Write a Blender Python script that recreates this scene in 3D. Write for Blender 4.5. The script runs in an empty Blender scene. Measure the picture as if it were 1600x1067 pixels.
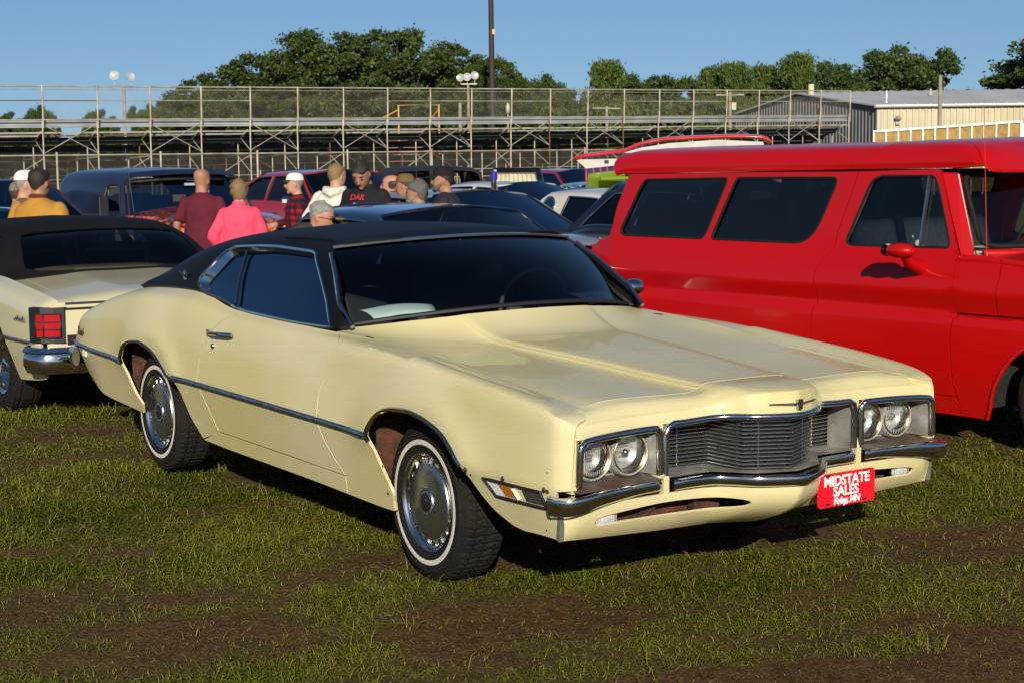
import bpy, bmesh, math, random
import numpy as np
from mathutils import Vector, Matrix, Euler
from mathutils.geometry import delaunay_2d_cdt
SC = bpy.context.scene
COL = SC.collection
R = math.radians
random.seed(7); RNG = np.random.default_rng(11)

# ---------------------------------------------------------------- camera, sky, sun, exposure
cam_d = bpy.data.cameras.new("camera"); cam_o = bpy.data.objects.new("camera", cam_d); COL.objects.link(cam_o)
cam_d.sensor_width = 36.0; cam_d.lens = 57.97; cam_d.clip_start = 0.1; cam_d.clip_end = 3000
CAM_H = 1.716
cam_o.matrix_world = (Matrix.Translation((0, 0, CAM_H)) @ Matrix.Rotation(R(90) - 0.11197, 4, 'X')
                      @ Matrix.Rotation(-0.012346, 4, 'Z'))
SC.camera = cam_o
SUN_EL, SUN_AZ = 21.0, -88.0          # azimuth: angle in the ground plane from +X, where the sun stands
world = bpy.data.worlds.new("World"); SC.world = world; world.use_nodes = True
wn = world.node_tree; bg = wn.nodes["Background"]
sky = wn.nodes.new("ShaderNodeTexSky"); sky.sky_type = 'NISHITA'; sky.sun_disc = False
sky.sun_elevation = R(SUN_EL); sky.sun_rotation = R(90 - SUN_AZ)
sky.air_density = 1.0; sky.dust_density = 0.35; sky.ozone_density = 5.2
_tc = wn.nodes.new("ShaderNodeTexCoord"); _va = wn.nodes.new("ShaderNodeVectorMath"); _va.operation = 'ADD'; _va.inputs[1].default_value = (0, 0, .07)
wn.links.new(_tc.outputs['Generated'], _va.inputs[0]); _vn = wn.nodes.new("ShaderNodeVectorMath"); _vn.operation = 'NORMALIZE'; wn.links.new(_va.outputs[0], _vn.inputs[0]); wn.links.new(_vn.outputs[0], sky.inputs[0])
wn.links.new(sky.outputs[0], bg.inputs[0]); bg.inputs[1].default_value = 0.075
sun_d = bpy.data.lights.new("sun", 'SUN'); sun_o = bpy.data.objects.new("sun", sun_d); COL.objects.link(sun_o)
sun_d.energy = 5.0; sun_d.angle = R(0.53); sun_d.color = (1.0, 0.91, 0.76)
_sd = Vector((math.cos(R(SUN_AZ)) * math.cos(R(SUN_EL)), math.sin(R(SUN_AZ)) * math.cos(R(SUN_EL)), math.sin(R(SUN_EL))))
sun_o.rotation_euler = _sd.to_track_quat('Z', 'Y').to_euler(); sun_o.location = _sd * 60
SC.view_settings.view_transform = 'Standard'; SC.view_settings.look = 'None'
SC.view_settings.exposure = 0.12; SC.view_settings.gamma = 1.0; SC.view_settings.use_curve_mapping = False
SC.cycles.max_bounces = 8; SC.cycles.transparent_max_bounces = 24; SC.cycles.caustics_reflective = False
SC.cycles.caustics_refractive = False

# ---------------------------------------------------------------- materials
MATS = {}
def srgb(r, g, b):
    f = lambda c: (c / 255 / 12.92) if c <= 10 else ((c / 255 + 0.055) / 1.055) ** 2.4
    return (f(r), f(g), f(b))
def mat(name, col, rough=.5, metal=0., coat=0., spec=.5, var=0., vscale=8., bump=0., bscale=60., var2=None, emit=0., sub=0., rvar=0., space='Object', detail=4.):
    """Principled material; var = brightness noise, var2 = second colour mixed in by noise, bump = fine relief."""
    if name in MATS: return MATS[name]
    m = bpy.data.materials.new(name); m.use_nodes = True; nt = m.node_tree; b = nt.nodes["Principled BSDF"]
    b.inputs['Base Color'].default_value = (*col, 1); b.inputs['Roughness'].default_value = rough
    b.inputs['Metallic'].default_value = metal; b.inputs['Coat Weight'].default_value = coat; b.inputs['Coat Roughness'].default_value = .04
    b.inputs['Specular IOR Level'].default_value = spec
    N = nt.nodes.new; L = nt.links.new
    if var or var2 or bump or rvar:
        tc = N("ShaderNodeTexCoord")
    if var or var2:
        nz = N("ShaderNodeTexNoise"); nz.inputs['Scale'].default_value = vscale; nz.inputs['Detail'].default_value = detail
        L(tc.outputs[space], nz.inputs['Vector'])
        rp = N("ShaderNodeValToRGB"); rp.color_ramp.elements[0].position = .32; rp.color_ramp.elements[1].position = .68
        c2 = var2 if var2 else tuple(c * (1 - var) for c in col)
        rp.color_ramp.elements[0].color = (*c2, 1); rp.color_ramp.elements[1].color = (*[min(1, c * (1 + var * .6)) for c in col], 1)
        L(nz.outputs['Fac'], rp.inputs[0]); L(rp.outputs[0], b.inputs['Base Color'])
        if rvar:
            mr = N("ShaderNodeMapRange"); mr.inputs[3].default_value = rough + rvar; mr.inputs[4].default_value = rough
            L(nz.outputs['Fac'], mr.inputs[0]); L(mr.outputs[0], b.inputs['Roughness'])
    if bump:
        n2 = N("ShaderNodeTexNoise"); n2.inputs['Scale'].default_value = bscale; n2.inputs['Detail'].default_value = 3
        L(tc.outputs[space], n2.inputs['Vector'])
        bp = N("ShaderNodeBump"); bp.inputs['Strength'].default_value = bump; bp.inputs['Distance'].default_value = .01
        L(n2.outputs['Fac'], bp.inputs['Height']); L(bp.outputs[0], b.inputs['Normal'])
    if emit:
        b.inputs['Emission Color'].default_value = (*col, 1); b.inputs['Emission Strength'].default_value = emit
    MATS[name] = m; return m
def glass(name, tint=(.25, .28, .3), ior=1.5, refl=(1, 1, 1)):
    if name in MATS: return MATS[name]
    m = bpy.data.materials.new(name); m.use_nodes = True; nt = m.node_tree; nt.nodes.clear()
    N = nt.nodes.new; L = nt.links.new
    o = N("ShaderNodeOutputMaterial"); mx = N("ShaderNodeMixShader"); fr = N("ShaderNodeFresnel"); fr.inputs[0].default_value = ior
    t = N("ShaderNodeBsdfTransparent"); t.inputs[0].default_value = (*tint, 1)
    g = N("ShaderNodeBsdfGlossy"); g.inputs['Roughness'].default_value = .015; g.inputs[0].default_value = (*refl, 1)
    L(fr.outputs[0], mx.inputs[0]); L(t.outputs[0], mx.inputs[1]); L(g.outputs[0], mx.inputs[2]); L(mx.outputs[0], o.inputs[0])
    MATS[name] = m; return m
def paint(name, col, rough=.3, var=.04, coat=1., vscale=2.2, orange=.0):
    return mat(name, col, rough=rough, coat=coat, var=var, vscale=vscale, bump=orange, bscale=220, spec=.4)
CHROME = mat("chrome", (.62, .63, .65), rough=.07, metal=1, var=.12, vscale=14, rvar=.1)
CHROME_OLD = mat("old chrome", (.5, .51, .52), rough=.16, metal=1, var=.3, vscale=22, rvar=.22)
STEEL = mat("galvanised steel", (.42, .43, .42), rough=.5, metal=.55, var=.25, vscale=5, var2=(.25, .24, .21))
BLACK = mat("black plastic", (.012, .012, .013), rough=.5)
BLACKM = mat("dark interior", (.01, .0105, .012), rough=.8)
RUBBER = mat("tyre rubber", (.0085, .0085, .009), rough=.8, spec=.2, var2=(.017, .014, .011), vscale=9, bump=.1, bscale=120)
GLASS_D = glass("dark car glass", (.10, .115, .125), ior=2.6, refl=(.62, .80, 1.))
GLASS_M = glass("tinted car glass", (.42, .47, .47))
GLASS_C = glass("clear car glass", (.72, .78, .78))
RED_LENS = mat("red lens", (.42, .008, .01), rough=.12, coat=1)
AMBER_LENS = mat("amber lens", (.55, .16, .01), rough=.15, coat=1)
WHITE_P = mat("white paint", (.78, .77, .74), rough=.45, var=.08)

# ---------------------------------------------------------------- mesh helpers
def link(o): COL.objects.link(o); return o
def new_obj(name, me, parent=None, loc=None, rot=None):
    o = bpy.data.objects.new(name, me); link(o)
    if parent is not None: o.parent = parent
    if loc is not None: o.location = loc
    if rot is not None: o.rotation_euler = rot
    return o
def thing(name, label, cat, loc=(0, 0, 0), rotz=0., group=None, rot=None):
    o = bpy.data.objects.new(name, None); link(o); o.empty_display_size = .2
    o.location = loc; o.rotation_euler = rot if rot is not None else (0, 0, rotz)
    tag(o, label, cat, group); return o
def tag(o, label, cat, group=None):
    o['label'] = label; o['category'] = cat
    if group: o['group'] = group
    return o
def struct(o): o['kind'] = 'structure'; return o
class MB:
    def __init__(s): s.v = []; s.f = []; s.m = []; s.cur = 0
    def add(s, vs, fs):
        k = len(s.v); s.v += [tuple(map(float, p)) for p in vs]; s.f += [tuple(i + k for i in f) for f in fs]; s.m += [s.cur] * len(fs); return s
    def box(s, c, d, rot=None, taper=1.):
        x, y, z = d[0] / 2, d[1] / 2, d[2] / 2; t = taper
        vs = [(-x, -y, -z), (x, -y, -z), (x, y, -z), (-x, y, -z), (-x * t, -y * t, z), (x * t, -y * t, z), (x * t, y * t, z), (-x * t, y * t, z)]
        M = Euler(rot).to_matrix() if rot is not None and not isinstance(rot, Matrix) else rot
        c = Vector(c); vs = [((M @ Vector(p)) if M else Vector(p)) + c for p in vs]
        return s.add(vs, [(0, 3, 2, 1), (4, 5, 6, 7), (0, 1, 5, 4), (1, 2, 6, 5), (2, 3, 7, 6), (3, 0, 4, 7)])
    def bar(s, a, b, w, h=None, up=(0, 0, 1)):
        """rectangular bar from a to b"""
        a = Vector(a); b = Vector(b); d = (b - a); L = d.length
        if L < 1e-6: return s
        d.normalize(); u = Vector(up)
        if abs(d.dot(u)) > .98: u = Vector((1, 0, 0))
        sd = d.cross(u).normalized(); u = sd.cross(d).normalized(); h = h or w
        vs = [p + sd * i * w / 2 + u * j * h / 2 for p in (a, b) for i, j in ((-1, -1), (1, -1), (1, 1), (-1, 1))]
        return s.add(vs, [(0, 3, 2, 1), (4, 5, 6, 7), (0, 1, 5, 4), (1, 2, 6, 5), (2, 3, 7, 6), (3, 0, 4, 7)])
    def tube(s, path, r, n=8, closed=False, cap=True, squash=None, up=None):
        """round tube along path; r scalar or list; squash=(a,b) scales the section along (side, up)"""
        P = [Vector(p) for p in path]; m = len(P); rs = r if isinstance(r, (list, tuple, np.ndarray)) else [r] * m
        T = []
        for i in range(m):
            a = P[i - 1] if (i or closed) else P[0]; b = P[(i + 1) % m] if (i < m - 1 or closed) else P[-1]
            t = (b - a); T.append(t.normalized() if t.length > 1e-9 else Vector((0, 0, 1)))
        u = Vector(up) if up is not None else (Vector((0, 0, 1)) if abs(T[0].z) < .9 else Vector((1, 0, 0)))
        u = (u - T[0] * u.dot(T[0])).normalized(); vs = []
        for i in range(m):
            if up is not None:
                q = Vector(up); q = q - T[i] * q.dot(T[i])
                if q.length > 1e-4: u = q.normalized()
            else: u = (u - T[i] * u.dot(T[i])).normalized()
            w = T[i].cross(u)
            a, b = squash if squash else (1, 1)
            for k in range(n):
                th = 2 * math.pi * (k + .5) / n
                vs.append(P[i] + w * (math.cos(th) * rs[i] * a) + u * (math.sin(th) * rs[i] * b))
        fs = []
        for i in range(m if closed else m - 1):
            j = (i + 1) % m
            for k in range(n):
                l = (k + 1) % n; fs.append((i * n + k, i * n + l, j * n + l, j * n + k))
        if cap and not closed: fs += [tuple(range(n))[::-1], tuple((m - 1) * n + k for k in range(n))]
        return s.add(vs, fs)
    def lathe(s, prof, n=32, M=None, close=False):
        """prof: list of (radius, height) turned about local Z"""
        vs = []; m = len(prof)
        for k in range(n):
            c, q = math.cos(2 * math.pi * k / n), math.sin(2 * math.pi * k / n)
            for r, h in prof:
                p = Vector((r * c, r * q, h)); vs.append(M @ p if M else p)
        fs = []
        for k in range(n):
            l = (k + 1) % n
            for i in range(m - 1 if not close else m):
                j = (i + 1) % m; fs.append((k * m + i, l * m + i, l * m + j, k * m + j))
        return s.add(vs, fs)
    def grid(s, P, flip=False):
        P = np.asarray(P, float); a, b = P.shape[:2]; vs = P.reshape(-1, 3); fs = []
        for i in range(a - 1):
            for j in range(b - 1):
                q = (i * b + j, (i + 1) * b + j, (i + 1) * b + j + 1, i * b + j + 1); fs.append(q[::-1] if flip else q)
        return s.add(vs, fs)
    def prism(s, poly, h, M=None):
        """poly in xy extruded 0..h in z, then M"""
        n = len(poly); vs = [Vector((x, y, 0)) for x, y in poly] + [Vector((x, y, h)) for x, y in poly]
        if M: vs = [M @ v for v in vs]
        return s.add(vs, [tuple(range(n))[::-1], tuple(range(n, 2 * n))] + [(i, (i + 1) % n, n + (i + 1) % n, n + i) for i in range(n)])
    def ball(s, c, r, n=12, m=8, M=None):
        rr = r if isinstance(r, (tuple, list)) else (r, r, r); vs = []; fs = []
        for i in range(m + 1):
            ph = math.pi * i / m
            for k in range(n):
                th = 2 * math.pi * k / n
                p = Vector((rr[0] * math.sin(ph) * math.cos(th), rr[1] * math.sin(ph) * math.sin(th), rr[2] * math.cos(ph)))
                vs.append((M @ p if M else p) + Vector(c))
        for i in range(m):
            for k in range(n): l = (k + 1) % n; fs.append((i * n + k, (i + 1) * n + k, (i + 1) * n + l, i * n + l))
        return s.add(vs, fs)
    def mirror(s):
        k = len(s.v); s.v += [(x, -y, z) for x, y, z in s.v]; s.m += list(s.m); s.f += [tuple(i + k for i in f)[::-1] for f in s.f]; return s
    def mesh(s, name, mats=None, smooth=None):
        me = bpy.data.meshes.new(name); me.from_pydata(s.v, [], s.f)
        if mats is not None:
            for q in (mats if isinstance(mats, (list, tuple)) else [mats]): me.materials.append(q)
            if isinstance(mats, (list, tuple)) and len(mats) > 1: me.polygons.foreach_set('material_index', s.m)
        me.update()
        bm = bmesh.new(); bm.from_mesh(me); bmesh.ops.remove_doubles(bm, verts=bm.verts, dist=1e-6); bmesh.ops.recalc_face_normals(bm, faces=bm.faces); bm.to_mesh(me); bm.free()
        if smooth is not None:
            me.polygons.foreach_set('use_smooth', [True] * len(me.polygons)); me.set_sharp_from_angle(angle=R(smooth))
        return me
    def build(s, name, mats, parent=None, smooth=None, loc=None, rot=None):
        return new_obj(name, s.mesh(name, mats, smooth), parent, loc, rot)
def copy_tree(o, parent=None):
    c = o.copy(); link(c)
    if parent is not None: c.parent = parent
    for ch in list(o.children): copy_tree(ch, c)
    return c
def bevel(o, w=.004, seg=2, ang=35):
    m = o.modifiers.new("bevel", 'BEVEL'); m.width = w; m.segments = seg; m.limit_method = 'ANGLE'; m.angle_limit = R(ang); return o

# ---------------------------------------------------------------- smooth curve and panel tools
def pchip(xs, ys):
    xs = np.asarray(xs, float); ys = np.asarray(ys, float); h = np.diff(xs); d = np.diff(ys) / h; m = np.zeros(len(xs))
    m[0] = d[0]; m[-1] = d[-1]
    for i in range(1, len(xs) - 1):
        if d[i - 1] * d[i] > 0:
            w1 = 2 * h[i] + h[i - 1]; w2 = h[i] + 2 * h[i - 1]; m[i] = (w1 + w2) / (w1 / d[i - 1] + w2 / d[i])
    def f(x):
        x = np.asarray(x, float); i = np.clip(np.searchsorted(xs, x) - 1, 0, len(h) - 1); t = np.clip((x - xs[i]) / h[i], -.6, 1.6); hh = h[i]
        return (2 * t**3 - 3 * t**2 + 1) * ys[i] + (t**3 - 2 * t**2 + t) * hh * m[i] + (-2 * t**3 + 3 * t**2) * ys[i + 1] + (t**3 - t**2) * hh * m[i + 1]
    return f
class Lines:
    """Surface through feature lines. Each line i is (A_i(x), B_i(x)); between lines a cubic in t. crease: line numbers with a sharp fold."""
    def __init__(s, xs, As, Bs, crease=(), first='x'):
        s.A = [pchip(xs, a) for a in As]; s.B = [pchip(xs, b) for b in Bs]; s.n = len(As); s.cr = set(crease)
    def ev(s, x, t):
        x = np.asarray(x, float); t = np.asarray(t, float); out = []
        for F in (s.A, s.B):
            V = np.stack([f(x) for f in F]); n = s.n
            i = np.clip(np.floor(t).astype(int), 0, n - 2); w = t - i; j = np.arange(len(x))
            def tang(k, side):
                a = V[np.clip(k - 1, 0, n - 1), j]; b = V[np.clip(k + 1, 0, n - 1), j]; c = V[k, j]
                m = (b - a) / 2; d1 = c - a; d2 = b - c; lim = 2.6 * np.minimum(np.abs(d1), np.abs(d2)); m = np.where(d1 * d2 > 0, np.clip(m, -lim, lim), m); one = np.where(side > 0, b - c, c - a)
                edge = (k == 0) | (k == n - 1)
                crs = np.isin(k, list(s.cr)) | edge
                one = np.where(k == 0, b - c, np.where(k == n - 1, c - a, one))
                return np.where(crs, one, m)
            p0 = V[i, j]; p1 = V[i + 1, j]; m0 = tang(i, np.ones(len(x))); m1 = tang(i + 1, -np.ones(len(x)))
            out.append((2 * w**3 - 3 * w**2 + 1) * p0 + (w**3 - 2 * w**2 + w) * m0 + (-2 * w**3 + 3 * w**2) * p1 + (w**3 - w**2) * m1)
        return out
    def t_of(s, x, b, t0=0., t1=None):
        """t at which B(x,t) = b"""
        ts = np.linspace(t0, s.n - 1 if t1 is None else t1, 400); B = s.ev(np.full(400, x), ts)[1]
        return float(ts[np.argmin(np.abs(B - b))])
def dens(loop, h, su, sv, closed=True):
    out = []; n = len(loop)
    for i in range(n if closed else n - 1):
        a = np.array(loop[i], float); b = np.array(loop[(i + 1) % n], float)
        L = math.hypot((b[0] - a[0]) * su, (b[1] - a[1]) * sv); k = max(1, int(math.ceil(L / h)))
        out += [tuple(a + (b - a) * q / k) for q in range(k)]
    if not closed: out.append(tuple(loop[-1]))
    return out
def smooth_loop(pts, k=4, closed=True):
    """Catmull-Rom through pts"""
    P = np.array(pts, float); n = len(P); out = []
    for i in range(n if closed else n - 1):
        p0 = P[(i - 1) % n] if (closed or i) else P[0]; p1 = P[i]; p2 = P[(i + 1) % n]; p3 = P[(i + 2) % n] if (closed or i + 2 < n) else P[-1]
        for q in range(k):
            t = q / k; out.append(tuple(.5 * (2 * p1 + (p2 - p0) * t + (2 * p0 - 5 * p1 + 4 * p2 - p3) * t * t + (3 * p1 - p0 - 3 * p2 + p3) * t**3)))
    if not closed: out.append(tuple(P[-1]))
    return out
def inpoly(px, py, loop):
    L = np.array(loop); x1, y1 = L[:, 0], L[:, 1]; x2, y2 = np.roll(x1, -1), np.roll(y1, -1); ins = np.zeros(len(px), bool)
    for a, b, c, d in zip(x1, y1, x2, y2):
        cond = ((b > py) != (d > py)); 
        with np.errstate(divide='ignore', invalid='ignore'): xi = (c - a) * (py - b) / (d - b) + a
        ins ^= cond & (px < xi)
    return ins
def fnormal(fn, u, v, e=1e-3):
    du = fn(u + e, v) - fn(u - e, v); dv = fn(u, v + e) - fn(u, v - e); n = np.cross(du, dv); l = np.linalg.norm(n, axis=1, keepdims=True)
    return n / np.maximum(l, 1e-12)
def patch_mesh(name, fn, outer, holes=(), su=1., sv=1., h=.05, fold=.012, ref=(0, -1, 0), off=0., mats=None, mirror=False):
    loops = [dens(outer, h, su, sv)] + [dens(q, h, su, sv) for q in holes]
    allp = np.array([p for l in loops for p in l]); lo = allp.min(0); hi = allp.max(0)
    gu = np.arange(lo[0] + h / su / 2, hi[0], h / su); gv = np.arange(lo[1] + h / sv / 2, hi[1], h / sv)
    G = np.array(np.meshgrid(gu, gv)).reshape(2, -1).T
    k = inpoly(G[:, 0], G[:, 1], loops[0])
    for l in loops[1:]: k &= ~inpoly(G[:, 0], G[:, 1], l)
    G = G[k]
    if len(G):
        S = np.array([su, sv]); d = np.full(len(G), 9e9)
        for q in range(0, len(allp), 64): d = np.minimum(d, np.linalg.norm((G[:, None] - allp[None, q:q + 64]) * S, axis=2).min(1))
        G = G[d > h * .55]
    pts = np.vstack([allp, G]) if len(G) else allp
    edges = []; b = 0
    for l in loops: edges += [(b + i, b + (i + 1) % len(l)) for i in range(len(l))]; b += len(l)
    vs, es, fs, ov, oe, of = delaunay_2d_cdt([Vector((p[0] * su, p[1] * sv)) for p in pts], edges, [], 0, 1e-7)
    V = np.array([(v.x / su, v.y / sv) for v in vs]); T = np.array([tuple(f) for f in fs])
    c = V[T].mean(1); k = inpoly(c[:, 0], c[:, 1], loops[0])
    for l in loops[1:]: k &= ~inpoly(c[:, 0], c[:, 1], l)
    T = T[k]; P = fn(V[:, 0], V[:, 1]); N = fnormal(fn, V[:, 0], V[:, 1]); ref = np.array(ref, float)
    if (N @ ref).mean() < 0: N = -N
    assert np.isfinite(N).all() and np.isfinite(P).all(), name
    P = P + N * off
    a, b_, c_ = P[T[:, 0]], P[T[:, 1]], P[T[:, 2]]; fnm = np.cross(b_ - a, c_ - a); fl = (fnm * N[T].mean(1)).sum(1) < 0
    T[fl] = T[fl][:, ::-1]
    rimset = set(); verts = [tuple(p) for p in P]; faces = [tuple(t) for t in T.tolist()]; norms = [tuple(N[i]) for t in T for i in t]
    if fold:
        for l in loops:
            A = np.array(l); p = fn(A[:, 0], A[:, 1]); nn = fnormal(fn, A[:, 0], A[:, 1])
            if (nn @ ref).mean() < 0: nn = -nn
            p = p + nn * off
            q = p - nn * fold; m = len(l); ti = [int(np.argmin((V[:, 0] - x[0])**2 + (V[:, 1] - x[1])**2)) for x in l]; k0 = len(verts); verts += [tuple(x) for x in q]; rimset.update(ti)
            hole = l is not loops[0]; An = np.roll(A, -1, 0); ar = (A[:, 0] * An[:, 1] - An[:, 0] * A[:, 1]).sum(); dA = (An - A) * np.array([su, sv]); oq = np.stack([dA[:, 1], -dA[:, 0]], 1) * np.sign(ar); oq = oq / np.maximum(np.linalg.norm(oq, axis=1, keepdims=True), 1e-9) / np.array([su, sv]) * .004
            md = (A + An) / 2; aw = (fn(md[:, 0], md[:, 1]) - fn((md - oq)[:, 0], (md - oq)[:, 1])) * (-1 if hole else 1)
            for i in range(m):
                j = (i + 1) % m; f = (ti[i], ti[j], k0 + j, k0 + i); g = np.cross(p[j] - p[i], q[i] - p[i])
                out = np.cross(p[j] - p[i], nn[i]); 
                # side direction away from the panel: test with centroid
                away = aw[i]
                gl = np.linalg.norm(g); g = g / gl if gl > 1e-12 else nn[i]
                if g @ away < 0: g = -g; f = f[::-1]
                faces.append(f); norms += [tuple(g)] * 4
    if mirror:
        verts = [(x, -y, z) for x, y, z in verts]; k = 0; nf = []; nn_ = []
        for f in faces:
            m = len(f); nf.append(f[::-1]); nn_ += [(a, -b, c) for a, b, c in norms[k:k + m][::-1]]; k += m
        faces, norms = nf, nn_
    me = bpy.data.meshes.new(name); me.from_pydata(verts, [], faces); me.update()
    me.polygons.foreach_set('use_smooth', [True] * len(me.polygons))
    if fold:
        ev = np.empty(len(me.edges) * 2, np.int32); me.edges.foreach_get('vertices', ev); ev = ev.reshape(-1, 2)
        rim = np.zeros(len(verts), bool); rim[list(rimset)] = True; low = np.arange(len(verts)) >= len(P)
        sh = (rim[ev[:, 0]] & rim[ev[:, 1]]) | low[ev].any(1)
        at = me.attributes.get('sharp_edge') or me.attributes.new('sharp_edge', 'BOOLEAN', 'EDGE'); at.data.foreach_set('value', sh)
    try: me.normals_split_custom_set(norms)
    except Exception as ex: print('normals', name, ex)
    if mats is not None:
        for q in (mats if isinstance(mats, (list, tuple)) else [mats]): me.materials.append(q)
    return me
def panel(name, fn, outer, mats, parent, both=True, **k):
    o = new_obj(name, patch_mesh(name, fn, outer, mats=mats, **k), parent)
    if both: new_obj(name, patch_mesh(name, fn, outer, mats=mats, mirror=True, **k), parent)
    return o
def on(fn, pts):
    A = np.array(pts, float); return fn(A[:, 0], A[:, 1])
def text_mesh(s, size, mat_, name='lettering', depth=.002, shear=0., spacing=1., bold=0.):
    cu = bpy.data.curves.new(name, 'FONT'); cu.body = s; cu.size = size; cu.align_x = 'CENTER'; cu.align_y = 'CENTER'; cu.extrude = depth / 2; cu.shear = shear; cu.space_character = spacing; cu.offset = bold
    cu.resolution_u = 4
    o = bpy.data.objects.new(name, cu); link(o); dg = bpy.context.evaluated_depsgraph_get(); dg.update()
    me = bpy.data.meshes.new_from_object(o.evaluated_get(dg)); bpy.data.objects.remove(o); me.materials.clear(); me.materials.append(mat_); return me
def noise2(x, y, seed=0, octaves=4, scale=1.):
    """value noise in numpy, 0..1"""
    x = np.asarray(x, float) * scale; y = np.asarray(y, float) * scale; tot = np.zeros_like(x); amp = 1.; s = 0.
    for o in range(octaves):
        r = np.random.default_rng(seed * 31 + o); T = r.random((256, 256))
        xi = np.floor(x).astype(int); yi = np.floor(y).astype(int); fx = x - xi; fy = y - yi
        fx = fx * fx * (3 - 2 * fx); fy = fy * fy * (3 - 2 * fy)
        g = lambda a, b: T[a % 256, b % 256]
        tot += amp * ((g(xi, yi) * (1 - fx) + g(xi + 1, yi) * fx) * (1 - fy) + (g(xi, yi + 1) * (1 - fx) + g(xi + 1, yi + 1) * fx) * fy)
        s += amp; amp *= .5; x = x * 2.03 + 17; y = y * 2.03 + 5
    return tot / s
# ---------------------------------------------------------------- ground
def ground_z(x, y):
    y = np.asarray(y, float); x = np.asarray(x, float)
    base = np.interp(y, [-50, 5.0, 6.6, 9.0, 12, 15, 20, 30, 75, 140, 900], [.0, .0, -.004, -.038, -.07, -.06, .0, .08, .2, .4, .4])
    return base
def grass_mask(x, y):
    """1 = grass, 0 = bare earth; tyre-worn bands run roughly across the picture"""
    u = x * .97 + y * .25; v = y * .97 - x * .25
    a = noise2(u * .55 + 40, v * 1.7 + 9, 3, 4); b = noise2(u * 2.2, v * 4.5, 5, 4); c = noise2(x * 9, y * 9, 6, 3)
    d_ = noise2(x * 3.1 + 7, y * 3.6, 12, 3)
    s = a * .50 + b * .32 + c * .16 + d_ * .12
    return np.clip((s - .435) / .21, 0, 1)
def build_ground():
    xs = np.concatenate([[-900, -300, -120, -60, -30, -15], np.arange(-8, 9.01, .06), [15, 30, 60, 120, 300, 900]])
    ys = np.concatenate([[-200, -60, -20, -5, 0, 1.5], np.arange(2.6, 15.01, .06), [17, 20, 25, 32, 40, 50, 60, 75, 95, 140, 300, 1500]])
    X, Y = np.meshgrid(xs, ys); Z = ground_z(X, Y)
    near = (np.abs(X) < 8.5) & (Y > 2.4) & (Y < 15.2)
    m = grass_mask(X, Y); Z = Z + near * ((noise2(X, Y, 8, 4, 2.2) - .5) * .035 + (noise2(X, Y, 9, 3, 12) - .5) * .014 * (1.2 - m))
    a, b = X.shape; vs = np.stack([X, Y, Z], -1).reshape(-1, 3)
    i = np.arange(a * b).reshape(a, b); f = np.stack([i[:-1, :-1], i[:-1, 1:], i[1:, 1:], i[1:, :-1]], -1).reshape(-1, 4)
    me = bpy.data.meshes.new("ground"); me.from_pydata(vs.tolist(), [], f.tolist()); me.polygons.foreach_set('use_smooth', [True] * len(f))
    at = me.attributes.new("grass", 'FLOAT', 'POINT'); at.data.foreach_set('value', np.where(near, m, .6 + .3 * (noise2(X, Y, 4, 3, .4) - .5)).ravel())
    g = bpy.data.materials.new("trampled turf"); g.use_nodes = True; nt = g.node_tree; N = nt.nodes.new; L = nt.links.new; bs = nt.nodes["Principled BSDF"]
    bs.inputs['Roughness'].default_value = .95; bs.inputs['Specular IOR Level'].default_value = .15
    tc = N("ShaderNodeTexCoord"); atn = N("ShaderNodeAttribute"); atn.attribute_name = "grass"
    def nz(scale, det, stretch=None):
        n = N("ShaderNodeTexNoise"); n.inputs['Scale'].default_value = scale; n.inputs['Detail'].default_value = det; n.inputs['Roughness'].default_value = .65
        if stretch:
            mp = N("ShaderNodeMapping"); mp.inputs['Scale'].default_value = stretch; L(tc.outputs['Object'], mp.inputs[0]); L(mp.outputs[0], n.inputs['Vector'])
        else: L(tc.outputs['Object'], n.inputs['Vector'])
        return n
    def ramp(src, stops):
        r = N("ShaderNodeValToRGB"); e = r.color_ramp.elements
        while len(e) < len(stops): e.new(.5)
        for q, (p, c) in zip(e, stops): q.position = p; q.color = (*c, 1)
        L(src, r.inputs[0]); return r
    d = ramp(nz(14, 8).outputs['Fac'], [(.25, (.030, .014, .005)), (.5, (.095, .046, .016)), (.75, (.21, .12, .050))])
    d2 = ramp(nz(70, 5, (1, .5, 1)).outputs['Fac'], [(.38, (.028, .014, .005)), (.72, (.23, .14, .060))])
    mx0 = N("ShaderNodeMix"); mx0.data_type = 'RGBA'; mx0.inputs[0].default_value = .45; L(d.outputs[0], mx0.inputs[6]); L(d2.outputs[0], mx0.inputs[7])
    gr = ramp(nz(90, 6, (1, .6, 1)).outputs['Fac'], [(.3, (.035, .028, .008)), (.5, (.105, .090, .018)), (.62, (.135, .140, .022)), (.8, (.26, .19, .07))])
    mx = N("ShaderNodeMix"); mx.data_type = 'RGBA'; L(mx0.outputs[2], mx.inputs[6]); L(gr.outputs[0], mx.inputs[7])
    sm = N("ShaderNodeMath"); sm.operation = 'ADD'; k = N("ShaderNodeMath"); k.operation = 'MULTIPLY_ADD'; k.inputs[1].default_value = .7; k.inputs[2].default_value = -.35
    L(nz(40, 6).outputs['Fac'], k.inputs[0]); L(atn.outputs['Fac'], sm.inputs[0]); L(k.outputs[0], sm.inputs[1]); sm.use_clamp = True; L(sm.outputs[0], mx.inputs[0])
    L(mx.outputs[2], bs.inputs['Base Color'])
    bp = N("ShaderNodeBump"); bp.inputs['Strength'].default_value = .9; bp.inputs['Distance'].default_value = .02; L(nz(60, 8).outputs['Fac'], bp.inputs['Height']); L(bp.outputs[0], bs.inputs['Normal'])
    me.materials.append(g); struct(new_obj("ground", me))
build_ground()
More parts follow.
